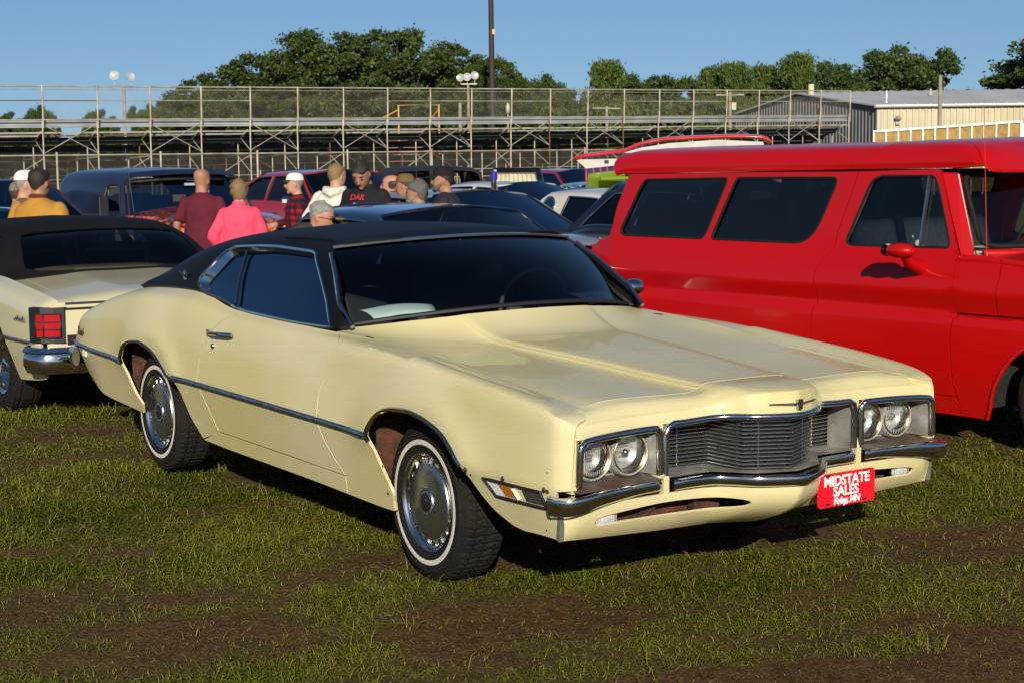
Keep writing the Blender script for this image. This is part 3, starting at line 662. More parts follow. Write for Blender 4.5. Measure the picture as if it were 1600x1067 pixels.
    slot = smooth_loop([(-.80, .50), (-.785, .385), (-.70, .30), (-.50, .215), (-.30, .235), (-.19, .27), (-.165, .37), (-.195, .49), (-.30, .555), (-.50, .565), (-.70, .59), (-.785, .60)], 3)
    so = [slot, [(-y, r) for y, r in slot]]
    new_obj("front_valance", patch_mesh("front_valance", val, [(-.93, 0), (-.93, 1)] + [(y, 1) for y in np.linspace(-.85, .85, 35)] + [(.93, 1), (.93, 0)] + [(y, 0) for y in np.linspace(.85, -.85, 61)], so, su=1, sv=.15, h=.03, fold=.010, ref=(1, 0, 0), mats=CREAM), car)
    for s in (1, -1):
        MB().box((.955, s * .48, .44), (.02, .66, .10)).build("radiator_baffle", RUST, car)
        MB().bar((1.0, s * .56, .40), (.99, s * .42, .47), .03, .012).build("bumper_bracket", RUST, car); MB().bar((1.0, s * .30, .43), (1.0, s * .18, .43), .04, .05).build("bumper_bracket", RUST, car)
        M = Matrix.Translation((1.052, s * .742, .438)) @ Matrix.Rotation(R(90), 4, 'Y') @ Matrix.Scale(.62, 4, (1, 0, 0))
        tl = MB().lathe([(.0, -.03), (.03, -.025), (.048, .0), (.045, .008)], 20, M); tl.build("turn_signal", CHROME_OLD, car, 50)
        l = MB().lathe([(.047, .005), (.03, .016), (0, .02)], 20, M)
        for q in np.linspace(-.04, .04, 9): l.bar((1.069, s * (.742) + q, .416), (1.069, s * .742 + q, .460), .002, .002)
        l.build("turn_signal_lens", mat("clear lamp", (.7, .7, .68), .15, .3, coat=1), car, 50)
        # front side marker: framed unit, amber over clear
        y = -.976 * s
        def sp(x, z, o=0):
            w = float(-side(np.array([x]), np.array([T(x, z)[1]]))[0, 1]); return (x, -s * (w + o), z)
        fr_ = [(.605, .538), (.965, .545), (.985, .486), (.665, .478)]
        MB().tube([sp(x, z, .004) for x, z in dens(fr_, .05, 1, 1)], .006, 6, closed=True).build("side_marker_frame", BLACK, car, 50)
        MB().add([sp(x, z, .001) for x, z in fr_], [(0, 1, 2, 3)]).build("side_marker_base", WHITE_P, car)
        MB().add([sp(.70, .530, .004), sp(.775, .532, .004), sp(.795, .494, .004), sp(.735, .492, .004)], [(0, 1, 2, 3)]).build("side_marker_lens", AMBER_LENS, car)
        MB().add([sp(.855, .535, .005), sp(.955, .538, .005), sp(.97, .496, .005), sp(.87, .494, .005)], [(0, 1, 2, 3)]).build("cornering_lamp_lens", mat("smoked lens", (.06, .06, .06), .12, coat=1, var=.4, vscale=60), car)
        MB().bar(sp(.80, .53, .006), sp(.825, .492, .006), .012, .006).build("side_marker_bar", WHITE_P, car)
        for xx, zz in ((.50, .553), (.74, .557), (.985, .556)):
            c = sp(xx, zz, .002); MB().ball(c, (.011, .004, .011), 8, 6).build("moulding_clip", CHROME_OLD, car, 60)
        for xx, zz, rr_ in ((.475, .548, .010), (1.0, .552, .012), (1.012, .535, .008), (.52, .535, .005), (-.215, .33, .010), (-.205, .45, .006), (1.0, .62, .004), (.95, .40, .005)):
            c = sp(xx, zz, .0); mb = MB(); mb.ball(c, (rr_, .0015, rr_ * .7), 8, 5); mb.build("rust_spot", RUST, car, 60)
        # grey filler strip between fender and valance
        MB().box((1.043, -s * .925, .435), (.016, .02, .115), rot=(0, R(4), 0)).build("bumper_filler_strip", mat("weathered rubber filler", (.12, .115, .10), .7, var=.4, vscale=30), car)
    # bird emblem on the beak
    e = MB(); cxn = 1.258
    e.prism([(-.010, -.02), (.010, -.02), (.012, .018), (-.012, .018)], .010, Matrix.Translation((cxn - .004, 0, .808)) @ Matrix.Rotation(R(90), 4, 'Z') @ Matrix.Rotation(R(90), 4, 'X'))
    for s in (1, -1): e.add([(cxn, s * .008, .802), (cxn, s * .008, .812), (1.222, s * .115, .8135), (1.222, s * .115, .8095), (cxn + .006, s * .008, .807)], [(0, 1, 2, 3), (1, 4, 2), (0, 3, 4), (2, 4, 3)])
    e.build("beak_emblem", CHROME_OLD, car, 30)
    # licence plate with painted lettering
    PR = mat("red sign enamel", (.72, .008, .02), .35, coat=.4); PWH = mat("sign lettering white", (.85, .85, .85), .5)
    o3 = lambda y0, y1, z0, z1: None
    pl = MB(); a = .012; w, h = .154, .066
    rr = [(-w + a, -h), (w - a, -h), (w, -h + a), (w, h - a), (w - a, h), (-w + a, h), (-w, h - a), (-w, -h + a)]
    pl.prism(rr, .002)
    # local: x right (towards car left), y up
    PM = Matrix.Translation((1.128, .374, .426)) @ Matrix.Rotation(R(90), 4, 'Z') @ Matrix.Rotation(R(90), 4, 'X')
    plate = pl.build("licence_plate", PR, car); plate.matrix_local = PM
    for tx, sz, yy, sh, spc, bo in (("MIDSTATE", .054, .033, 0, .98, .0008), ("SALES", .054, -.009, 0, .98, .0008), ("Foley, MN", .036, -.046, .22, .92, .001)):
        t = new_obj("plate_lettering", text_mesh(tx, sz, PWH, shear=sh, spacing=spc, bold=bo + .0005), plate, (0, yy, .0032)); 
        if tx == "SALES": t.location.x = -.004
    for x, y in ((-.10, .057), (.10, .057), (-.10, -.054), (.10, -.054)):
        MB().prism([(-.012, -.004), (.012, -.004), (.012, .004), (-.012, .004)], .0015).build("plate_slot" if y > 0 else "plate_bolt", BLACK if y > 0 else CHROME_OLD, plate, loc=(x, y, .0012))
    MB().box((1.112, .374, .47), (.02, .12, .03)).build("plate_bracket", BLACK, car)
    # ------------------------------------------------ wheels
    ty = tyre_mesh(.326, .200, .205); ww = ring_mesh("whitewall", .236, .2565, .1055, .1055, WHITEWALL)
    M = Matrix.Rotation(R(90), 4, 'X')
    rim = MB().lathe([(.150, .070), (.178, .066), (.186, .072), (.196, .090), (.203, .096), (.206, .088), (.206, .05)], 56, M).mesh("rim", CHROME_OLD, 40)
    hc = MB(); 
    hc.lathe([(.0, .098), (.030, .098), (.045, .097), (.050, .093), (.052, .088), (.075, .089), (.125, .089), (.150, .086), (.156, .083), (.159, .076)], 56, M)
    hc.lathe([(.157, .045), (.158, .077), (.160, .077), (.162, .045)], 56, M)
    hc.cur = 1
    for k in range(18):                                        # bright vanes round the vents
        th = 2 * math.pi * k / 18; Mk = Matrix.Rotation(R(90), 4, 'X') @ Matrix.Rotation(th, 4, 'Z')
        vs = [Mk @ Vector(p) for p in ((.158, -.009, .078), (.158, .009, .078), (.181, .010, .078), (.181, -.010, .078), (.158, -.012, .052), (.158, .012, .052), (.181, .013, .050), (.181, -.013, .050))]
        hc.add(vs, [(0, 1, 2, 3), (0, 3, 7, 4), (1, 5, 6, 2), (3, 2, 6, 7)])
    hc.cur = 2; hc.lathe([(.155, .040), (.184, .045)], 56, M)
    hc.cur = 1; hc.lathe([(.179, .060), (.181, .079), (.188, .084), (.197, .083), (.204, .074)], 56, M)
    for k in range(36):
        th = 2 * math.pi * k / 36; hc.ball(M @ Vector((.049 * math.cos(th), .049 * math.sin(th), .0965)), .003, 5, 4)
    hcm = hc.mesh("hubcap", [HUBSTEEL, CHROME, BLACK], 35)
    em = MB().lathe([(0, .1), (.036, .0995), (.039, .0985)], 24, M); em.cur = 1
    em.bar(M @ Vector((-.0, -.028, .101)), M @ Vector((0, .028, .101)), .003, .002); em.bar(M @ Vector((-.02, .012, .101)), M @ Vector((.02, .012, .101)), .003, .002)
    emm = em.mesh("centre_medallion", [BLACK, CHROME], 40)
    for x, s, z in ((0, 1, .322), (-2.913, 1, .312), (0, -1, .322), (-2.913, -1, .312)):
        w = bpy.data.objects.new("wheel", None); link(w); w.parent = car; w.location = (x, -s * .765, z + .002); w.rotation_euler = (0, R(23 * (x + s)), 0 if s > 0 else math.pi)
        if x == 0 and s == 1: w.rotation_euler[2] = R(-1.5)
        for nm, me in (("tyre", ty), ("whitewall", ww), ("rim", rim), ("hubcap", hcm), ("centre_medallion", emm)): new_obj(nm, me, w)
    # ------------------------------------------------ handles, locks, mirror, script
    for s in (1, -1):
        wy = lambda x, z, o: (x, -s * (float(-side(np.array([x]), np.array([T(x, z)[1]]))[0, 1]) + o), z)
        h = MB(); h.tube([wy(-1.96, .845, .012), wy(-1.9, .848, .034), wy(-1.8, .852, .036), wy(-1.69, .858, .034), wy(-1.672, .858, .02)], [.009, .011, .010, .011, .010], 8, squash=(1, 1.1)); h.box(wy(-1.955, .845, .008), (.035, .02, .03)); h.box(wy(-1.845, .846, .015), (.05, .035, .022))
        h.build("door_handle", CHROME, car, 40)
        MB().lathe([(0, .008), (.012, .008), (.015, .002)], 14, Matrix.Translation(wy(-1.905, .783, .001)) @ Matrix.Rotation(R(90 * s), 4, 'X')).build("door_lock", CHROME, car, 40)
        MB().box(wy(-3.885, .552, .004), (.055, .008, .045), rot=(0, R(6), 0)).build("side_reflector", WHITE_P, car)
    # fender script: handwritten-looking chrome strokes
    st = MB(); x0, z0 = -4.04, .662; base = T(-3.95, .66)
    pts = [(0, .03), (.012, .045), (.03, .045), (.02, .02), (.005, .0), (.03, .004), (.045, .02), (.05, .0), (.065, .02), (.07, .0), (.085, .02), (.09, .035), (.092, 0), (.11, .02), (.112, 0), (.13, .03), (.135, 0), (.15, .045), (.155, .01), (.165, .02)]
    P = [(-4.04 + a, -float(-side(np.array([-4.04 + a]), np.array([T(-4.04 + a, .648 + b)[1]]))[0, 1]) - .003, .648 + b) for a, b in pts]
    MB().tube(P, .0035, 5).build("fender_script", mat("dark script", (.03, .028, .02), .4, .6), car, 50)
    # driver's door mirror (far side) 
    mm = MB(); mm.ball((-.98, .955, 1.035), (.045, .065, .042), 14, 10); mm.bar((-.96, .88, .96), (-.97, .94, 1.01), .03, .02); mm.build("door_mirror", CHROME, car, 60)
    MB().tube([(-1.25, .30, 1.30), (-1.22, .0, 1.285)], .006, 6).ball((-1.20, -.02, 1.265), (.012, .09, .025), 10, 8).build("interior_mirror", BLACK, car, 50)
    # ------------------------------------------------ tail
    tail = lambda y, r: np.stack([-4.17 - .03 * (1 - (y / .9)**2) + .10 * np.clip(.35 - r, 0, 1) * 0, y, .48 + .235 * r], 1)
    new_obj("tail_panel", patch_mesh("tail_panel", tail, [(-.87, 0), (.87, 0), (.80, 1), (-.80, 1)], su=1, sv=.24, h=.1, fold=.02, ref=(-1, 0, 0), mats=BLACK), car)
    for y in (-.45, .45): MB().box((-4.205, y, .62), (.02, .62, .10)).build("tail_lamp", RED_LENS, car)
    rb = [(-4.08, -.925), (-4.17, -.915), (-4.23, -.86), (-4.255, -.6), (-4.26, 0), (-4.255, .6), (-4.23, .86), (-4.17, .915), (-4.08, .925)]
    MB().tube([(x, y, .505) for x, y in smooth_loop(rb, 3, False)], .045, 8, squash=(.55, 1.35), up=(0, 0, 1)).build("rear_bumper", CHROME, car, 50)
    dk = lambda x, t: np.stack([x, -np.interp(x, xs, W4) * (1 - t) * .998, np.interp(x, xs, Z4) + .02 * (1 - (1 - t)**2) - .001], 1)
    for mir in (False, True): new_obj("boot_lid", patch_mesh("boot_lid", dk, [(-3.28, 0), (-3.28, 1), (-4.16, 1), (-4.13, 0)], su=1, sv=.8, h=.06, fold=.01, ref=(0, 0, 1), mats=CREAM, mirror=mir), car)
    # ------------------------------------------------ cabin
    MB().box((-.93, 0, .90), (.24, 1.46, .07)).box((-.70, 0, .80), (.4, 1.3, .12)).box((-.76, 0, .905), (.30, 1.2, .05)).build("dashboard", mat("dash padding", (.022, .022, .024), .5), car)
    MB().tube([(-1.02 + .13 * math.cos(a) * .35, .36 + .19 * math.sin(a), .985 + .17 * math.cos(a)) for a in np.linspace(0, 2 * math.pi, 25)[:-1]], .011, 6, closed=True).bar((-1.0, .20, .97), (-1.0, .52, .97), .03, .012).bar((-1.0, .36, .97), (-.8, .36, .90), .05).build("steering_wheel", mat("grey vinyl rim", (.10, .10, .105), .35), car, 50)
    for y in (-.37, .37):
        s_ = MB().box((-1.45, y, .66), (.55, .62, .16)).box((-1.72, y, .90), (.14, .6, .52), rot=(0, R(-14), 0)); bevel(s_.build("front_seat", mat("dark seat vinyl", (.028, .028, .032), .45), car), .04, 3)
        bevel(MB().box((-1.80, y, 1.17), (.08, .24, .12)).build("head_restraint", BLACKM, car), .03, 3)
    bevel(MB().box((-2.35, 0, .66), (.5, 1.2, .16)).box((-2.62, 0, .86), (.16, 1.2, .44), rot=(0, R(-16), 0)).build("rear_seat", BLACKM, car), .04, 3)
    MB().box((-2.95, 0, .93), (.6, 1.3, .02)).box((-1.65, 0, .40), (2.4, 1.5, .03)).build("parcel_shelf", BLACKM, car)
    # door inner panels keep light out of the cabin below the glass
    for s in (1, -1): MB().box((-1.5, s * .80, .66), (1.9, .02, .56)).build("door_card", BLACKM, car)
    hl = lambda x, t: can(x, t) + np.array([0, 0, -.035])
    for mir in (False, True): new_obj("headliner", patch_mesh("headliner", lambda x, t: can(x, t) * np.array([1, .97, 1]) + np.array([0, 0, -.03]), [(-2.7, 2.3), (-2.2, 2.3), (-1.7, 2.3), (-1.2, 2.3), (-1.04, 4.), (-1.6, 4.), (-2.2, 4.), (-2.7, 4.)], su=1, sv=.24, h=.1, fold=0, ref=(0, 0, 1), mats=BLACKM, mirror=mir), car)
    return car
MAIN = build_main_car()
# papers on the dashboard are separate things
PAPER = mat("pale blue paper", (.62, .72, .72), .7)
def on_car(p): return Matrix.Translation((.3611739, 7.0618608, 0)) @ Matrix.Rotation(CAR_H, 4, 'Z') @ Vector(p)
def curled(c, name, label, bend):
    c = np.array(c, float); g = np.array([[(c[0] * (1 - u) + c[3] * u) * (1 - v) + (c[1] * (1 - u) + c[2] * u) * v + np.array([0, 0, bend * math.sin(v * math.pi) + .012 * math.sin(u * math.pi)]) for v in np.linspace(0, 1, 9)] for u in np.linspace(0, 1, 5)])
    o = MB().grid(g).build(name, PAPER, None, 50); t = o.modifiers.new("t", 'SOLIDIFY'); t.thickness = .001
    o.location = (.3611739, 7.0618608, 0); o.rotation_euler = (0, .0081, CAR_H); return tag(o, label, "paper")
curled([(-.80, -.645, .985), (-.735, -.36, .998), (-.90, -.30, 1.03), (-.93, -.66, 1.02)], "paper_sheet", "pale sheet of paper lying on the coupe's dashboard behind the windscreen, passenger side", .015)
card = curled([(-.74, .50, .995), (-.80, .74, .985), (-.98, .74, 1.03), (-.90, .46, 1.035)], "show_card", "printed show card on the coupe's dashboard, steering wheel side", .0)
cm = new_obj("card_number", text_mesh("5399", .07, BLACK), card, (-.845, .60, 1.018), (R(-14), 0, R(100)))
# ================================================================ the red wagon on the right
RED = paint("bright red paint", (.46, .003, .003), rough=.28, var=.05, coat=.35, vscale=1.2)
GLASS_W = glass("limousine tint glass", (.08, .09, .10), ior=1.6)
SEAT_BEIGE = mat("beige seat cloth", (.66, .61, .53), .8, var=.2, vscale=30)
def simple_wheel(parent, pos, side, R_=.34, w=.21, cap=None, whitewall=False, rimr=.2):
    wl = bpy.data.objects.new("wheel", None); link(wl); wl.parent = parent; wl.location = pos; wl.rotation_euler = (0, .3, 0 if side < 0 else math.pi)
    key = ("w", round(R_, 3), round(w, 3), rimr)
    if key not in MATS:
        M = Matrix.Rotation(R(90), 4, 'X'); h = w / 2
        t = MB().lathe([(rimr, h * .8), (rimr + .02, h * .95), ((R_ + rimr) / 2, h * 1.03), (R_ - .03, h * .95), (R_ - .008, h * .8), (R_, h * .5), (R_ - .007, h * .45), (R_ - .007, h * .35), (R_, h * .3), (R_, -h * .3), (R_ - .007, -h * .35), (R_ - .007, -h * .45), (R_, -h * .5), (R_ - .01, -h * .82), (R_ - .04, -h), (rimr, -h * .8)], 48, M).mesh("tyre", RUBBER, 30)
        r = MB().lathe([(0, h * .75), (.03, h * .78), (.05, h * .70), (.055, h * .5), (rimr * .6, h * .42), (rimr * .85, h * .55), (rimr * .9, h * .8), (rimr * 1.02, h * .9), (rimr * 1.03, h * .7)], 40, M)
        for k in range(5):
            th = 2 * math.pi * k / 5; c = M @ Vector((.75 * rimr * math.cos(th), .75 * rimr * math.sin(th), h * .5)); r.ball(c, (.02, .012, .02), 6, 4)
        MATS[key] = (t, r.mesh("rim", CHROME, 35))
    new_obj("tyre", MATS[key][0], wl); new_obj("rim", MATS[key][1], wl); return wl
def build_wagon():
    wg = thing("station_wagon", "bright red lowered two-door truck wagon with long side windows, filling the right side", "wagon", (3.392, 10.366, 0), R(-52))
    xs = [-3.42, -3.34, -3.22, -3.05, -2.8, -2.0, -1.0, 0., .6, 1.2, 1.6]
    def col(v, rear=0.): return [v - rear - .04, v - rear * .7, v - rear * .3, v] + [v] * 7
    Ws = [col(.94, .05), col(.985, .05), col(.985, .05), col(.957, .06), col(1.0, .07), col(.975, .07), col(.92, .06), col(.892, .03), col(.838, .02)]
    Zs = [[.14] * 11, [.40] * 11, [.68] * 11, [.742] * 11, [.888] * 11, [.985] * 11, [1.07] * 11, [1.115] * 11, [1.585] * 11]
    S = Lines(xs, Ws, Zs, crease=(3, 4, 7))
    def side(x, t):
        w, z = S.ev(x, t)
        k = np.clip((x - .0) / .3, 0, 1) * np.clip((z - .60) / .1, 0, 1) * (z < 1.2); 
        return np.stack([x, -w, z + np.clip(t - 7.5, 0, 1) * (x + 3.1) * .013], 1)
    T = lambda x, z: (x, S.t_of(x, z))
    K = dict(su=1, sv=.16, h=.07, fold=.018)
    def rr(pts, r=.06, n=4):
        out = []; m = len(pts)
        for i in range(m):
            p = np.array(pts[i]); a = np.array(pts[i - 1]); b = np.array(pts[(i + 1) % m]); da = (a - p) / np.linalg.norm(a - p); db = (b - p) / np.linalg.norm(b - p)
            q = r[i] if isinstance(r, (list, tuple)) else r
            p0 = p + da * q; p1 = p + db * q
            for k in range(n + 1): u = k / n; out.append(tuple((1 - u)**2 * p0 + 2 * u * (1 - u) * p + u * u * p1))
        return out
    win1 = rr([(-2.84, 1.53), (-1.99, 1.535), (-2.18, 1.125), (-3.07, 1.125)], [.06, .03, .05, .07]); win2 = rr([(-1.91, 1.535), (-1.0, 1.54), (-1.19, 1.125), (-2.11, 1.125)], [.03, .06, .16, .04])
    win3 = rr([(-.72, 1.545), (-.235, 1.55), (-.085, 1.13), (-.91, 1.125)], [.07, .07, .05, .06])
    dr_r = [(-1.10, .26), (-1.10, .53), (-1.10, .67), (-1.06, .79), (-1.075, .90), (-1.07, .96), (-.985, 1.08), (-.965, 1.16), (-.99, 1.23), (-.84, 1.585)]
    dr_f = [(.035, .26), (.01, .32), (-.01, .61), (.02, .76), (.01, .96), (-.01, 1.08), (-.03, 1.115), (-.21, 1.585)]
    dr_r[7] = (-.945, 1.16); dr_r[8] = (-.985, 1.24); dr_r = dr_r[:6] + [(-1.0, 1.08), (-.975, 1.2), (-.84, 1.575)]
    g = .0036
    q = [(-3.36, .5), (-3.33, 0.), (-1.09 - g, 0.)] + [T(x - g, z) for x, z in dr_r] + [(-3.0, T(-3, 1.575)[1]), (-3.12, T(-3.1, 1.31)[1]), (-3.20, T(-3.2, 1.10)[1]), (-3.30, 6.), (-3.40, 5.), (-3.415, 4.), (-3.38, 3.), (-3.38, 2.)]
    panel("body_side", side, q, RED, wg, holes=[[T(*p) for p in win1], [T(*p) for p in win2]], **K)
    d = [T(x + g, z) for x, z in dr_r[::-1]] + [T(x - g, z) for x, z in dr_f]
    panel("front_door", side, d, RED, wg, holes=[[T(*p) for p in win3]], **K)
    panel("rocker", side, [(-1.085, 0.), (-1.085, T(0, .255)[1]), (.03, T(0, .255)[1]), (.045, 0.)], RED, wg, **K)
    arch = smooth_loop([(.235, .14), (.26, .20), (.30, .33), (.37, .45), (.46, .55), (.60, .62), (.75, .645), (.92, .62), (1.06, .54), (1.14, .42), (1.19, .28), (1.2, .18)], 3, False)
    fe = [(.05, 0.), T(.04, .26), T(.015, .32), T(-.005, .61), T(.02, .743)] + [T(x, .743) for x in (.3, .6, .9, 1.2, 1.5)] + [T(1.55, .6), T(1.55, .2), (1.5, 0.)] + [T(x, z) for x, z in arch[::-1]]
    panel("front_fender", side, fe, RED, wg, **K)
    P = on(side, [T(x, z) for x, z in arch])
    for s in (1, -1): MB().tube([(x, y * s * 1.002, z) for x, y, z in P], .012, 6).build("wheel_arch_lip", RED, wg, 50)
    # bonnet side (above the fender line) and top
    hs = [T(x, .757) for x in (.02, .3)] + [T(.31, .90), T(.318, .99)] + [(.29, 6.), (.22, 6.6)] + [(.0, 6.6), (-.01, 6.), T(.01, .96)]
    panel("cowl_side", side, hs, RED, wg, **K)
    hb = [T(x, .757) for x in (.31, .6, .9, 1.2, 1.5)] + [(1.5, 5.2), (1.2, 5.6), (.8, 5.9), (.5, 6.1), (.29, 6.3), (.30, 6.), T(.325, .99), T(.318, .90)]
    panel("bonnet_side", side, hb, RED, wg, **K)
    top = lambda x, t: np.stack([x, -np.interp(x, [.1, .3, .6, 1.2, 1.6], [.93, .93, .95, .97, .97]) * (1 - t), np.interp(x, [.1, .3, .6, 1.2, 1.6], [1.07, 1.065, 1.045, 1.0, .985]) + .045 * np.sin(np.clip((1 - t), 0, 1) * 0 + np.clip(t * 2.2, 0, 1) * math.pi / 2) * 1.0 + .02 * t], 1)
    for m in (False, True): new_obj("bonnet", patch_mesh("bonnet", top, [(.24, 0), (.45, 0), (.8, 0), (1.55, 0), (1.55, 1), (.45, 1), (.34, .7), (.27, .35)], su=1, sv=.95, h=.08, fold=.02, ref=(0, 0, 1), mats=RED, mirror=m), wg)
    cowl = lambda x, t: np.stack([x, -.93 * (1 - t), 1.075 + .028 * np.clip(t * 4, 0, 1) + 0 * x], 1)
    for m in (False, True): new_obj("cowl_panel", patch_mesh("cowl_panel", cowl, [(-.02, 0.), (.235, 0), (.265, .35), (.33, .7), (.44, 1), (.1, 1)], su=1, sv=.95, h=.08, fold=.02, ref=(0, 0, 1), mats=RED, mirror=m), wg)
    # roof: main skin, and the raised front cap
    rx = [-3.20, -3.12, -3.0, -2.0, -1.2, -.6, -.2, 0., .08, .13]
    dz = np.array([-.05, -.02, 0, .012, .024, .03, .035, .035, .035, .035])
    A = [[.846] * 10, [.850] * 10, [.823] * 10, [.68] * 10, [0.] * 10]
    B = [list(1.583 + dz), list(1.625 + dz * .9 - np.array([0] * 7 + [.003, .012, .03])), list(1.685 + dz * .55 - np.array([0] * 7 + [.022, .066, .11])), list(1.745 + dz * .5 - np.array([0] * 7 + [.025, .09, .175])), list(1.768 + dz * .5 - np.array([0] * 7 + [.02, .09, .205]))]
    Rf = Lines(rx, A, B)
    def roof(x, t):
        w, z = Rf.ev(x, t); return np.stack([x + np.clip((x + .3) / .43, 0, 1) * (.07 * np.clip(t / 3.5, 0, 1)**.6 - .03), -w, z], 1)
    kr = dict(su=1, sv=.25, h=.08, fold=.02, ref=(0, -.4, 1), mats=RED)
    for m in (False, True):
        new_obj("roof_skin", patch_mesh("roof_skin", roof, [(-3.14, 0.), (-3.0, 0), (-2., 0), (-1., 0), (-.9, 0), (-.74, 2.), (-.66, 2.6), (-.6, 3.2), (-.56, 4.), (-3.16, 4.), (-3.18, 2.)], mirror=m, **kr), wg)
        new_obj("roof_cap", patch_mesh("roof_cap", roof, [(-.91, 0.), (-.10, 0.), (.06, .3), (.12, 1.), (.128, 2.), (.128, 4.), (-.58, 4.), (-.62, 3.2), (-.68, 2.6), (-.76, 2.)], off=.010, mirror=m, **kr), wg)
    for s in (1, -1):
        MB().tube([(x, -s * (.848), 1.580 + .013 * (x + 3.1)) for x in np.linspace(-3.12, -.1, 12)] , .008, 6).build("drip_rail", RED, wg, 50)
        MB().tube([tuple(np.array(p) * np.array([1, s, 1])) for p in on(roof, [(-.10, 0.), (.0, .12), (.06, .3), (.12, 1.), (.128, 2.), (.128, 3.), (.128, 4.)])], .012, 6).build("visor_lip", RED, wg, 50)
        sy = s
        for wn_, col_, rad in ((win1, GLASS_W, .010), (win2, GLASS_W, .010), (win3, GLASS_C, .009)):
            L = [T(*p) for p in wn_]; Pp = on(side, L); Pp[:, 1] += .004
            MB().tube([(x, y * s, z) for x, y, z in Pp], rad, 6, closed=True).build("window_seal", RUBBER, wg, 50)
            new_obj("side_glass", patch_mesh("side_glass", side, L, su=1, sv=.16, h=.15, fold=0, ref=(0, -1, 0), off=-.016, mats=col_, mirror=s < 0), wg)
        a = on(side, [T(-.285, 1.545), T(-.312, 1.13)]); MB().bar((a[0][0], a[0][1] * s, a[0][2]), (a[1][0], a[1][1] * s, a[1][2]), .022, .012).build("vent_window_post", CHROME_OLD, wg)
        a = on(side, [T(-.715, 1.535), T(-.90, 1.14)]); a[:, 1] += .01; MB().bar((a[0][0], a[0][1] * s, a[0][2]), (a[1][0], a[1][1] * s, a[1][2]), .012, .010).build("window_channel", CHROME_OLD, wg)
        # pillar between door and windscreen
        ap = [(-.205, .838, 1.585), (-.10, .80, 1.585), (.035, .83, 1.13), (.06, .86, 1.07), (.0, .91, 1.075), (-.015, .895, 1.115)]
        b = MB(); n = len(ap); b.add([(x, -s * y, z) for x, y, z in ap] + [(x - .03, -s * (y - .05), z) for x, y, z in ap], [tuple(range(n)), tuple(range(n, 2 * n))[::-1]] + [(i, (i + 1) % n, n + (i + 1) % n, n + i) for i in range(n)]); o = b.build("windscreen_pillar", RED, wg); bevel(o, .012, 2)
        MB().bar((-.215, -s * .815, 1.57), (-.01, -s * .86, 1.10), .07, .012, up=(0, 1, 0)).build("gap_backing", RUBBER, wg)  # dark strip added behind the pillar gap to stop sky showing through
    # windscreen
    def wsf(u, v):
        xb = .07 + .25 * (1 - np.abs(u)**2.6); xt = -.09 + .17 * (1 - u**2); zb = 1.135; zt = 1.575
        return np.stack([xb + (xt - xb) * v, -(.80 - .015 * v) * u, zb + (zt - zb) * v], 1)
    fr = rr([(-1, 0.02), (1, .02), (1, .98), (-1, .98)], [.12, .12, .12, .12], 5)
    new_obj("windscreen", patch_mesh("windscreen", wsf, fr, su=.8, sv=.45, h=.06, fold=0, ref=(1, 0, 0), mats=GLASS_C), wg)
    MB().tube(on(wsf, dens(fr, .05, .8, .45)).tolist(), .016, 6, closed=True).build("windscreen_seal", RUBBER, wg, 50)
    MB().tube([tuple(p) for p in on(wsf, [(u, -.075) for u in np.linspace(1, -1, 17)])], .028, 8).build("windscreen_sill", RED, wg, 50)
    # mirror on the door
    m = MB(); m.ball((-.22, -1.19, 1.128), (.10, .07, .046), 18, 12); m.tube([(-.20, -1.18, 1.11), (-.22, -1.12, 1.06), (-.25, -.96, 1.01)], [.030, .034, .05], 10); m.build("door_mirror", RED, wg, 60)
    MB().lathe([(0, 0), (.07, .001)], 18, Matrix.Translation((-.316, -1.19, 1.128)) @ Matrix.Rotation(R(-90), 4, 'Y') @ Matrix.Scale(.55, 4, (1, 0, 0))).build("mirror_glass", CHROME, wg)
    a = MB(); a.tube([(.15, -.86, 1.075), (.15, -.86, 1.12)], [.016, .006], 8); a.tube([(.15, -.86, 1.10), (.11, -.86, 1.98)], [.0032, .0022], 5); a.build("radio_antenna", mat("red antenna", (.45, .02, .02), .35, .5), wg, 50)
    # inside
    MB().box((-1.6, 0, .35), (3.4, 1.7, .05)).build("cabin_floor", BLACKM, wg)
    bevel(MB().box((-.95, 0, .82), (.5, 1.45, .2)).build("seat_cushion", SEAT_BEIGE, wg), .06, 3)
    bevel(MB().box((-1.02, 0, 1.06), (.16, 1.45, .42), rot=(0, R(-12), 0)).build("seat_back", SEAT_BEIGE, wg), .06, 3)
    MB().box((-.93, -.28, 1.08), (.03, .06, .44), rot=(0, R(-12), 0)).build("seat_belt", BLACK, wg)
    bevel(MB().box((.0, 0, 1.06), (.26, 1.5, .14)).build("dashboard", mat("cream dash paint", (.50, .47, .40), .5), wg), .05, 3)
    MB().box((.02, -.35, 1.138), (.16, .28, .012)).build("dash_speaker_grille", BLACK, wg)
    MB().tube([(-.36 + .07 * math.cos(a), .36 + .2 * math.sin(a), 1.12 + .19 * math.cos(a)) for a in np.linspace(0, 2 * math.pi, 25)[:-1]], .012, 6, closed=True).build("steering_wheel", BLACK, wg, 50)
    b = MB()
    for s in (1, -1): b.box((-1.75, s * .87, .75), (3.1, .02, .66))
    b.box((-2.95, 0, .90), (.02, 1.6, .9)).box((-1.5, 0, 1.56), (2.9, 1.5, .02)); b.build("trim_lining", BLACKM, wg)
    bevel(MB().box((-3.36, 0, .62), (.05, 1.8, .85)).build("tailgate", RED, wg), .02, 2)
    for x in (.75, -2.25):
        for s in (1, -1):
            simple_wheel(wg, (x, s * .83, .285), s, .335, .23, rimr=.21)
            MB().box((x, s * .60, .42), (1.05, .02, .5)).box((x, s * .76, .66), (1.05, .34, .02)).box((x - .50, s * .76, .42), (.02, .34, .42)).build("wheel_housing", BLACKM, wg)
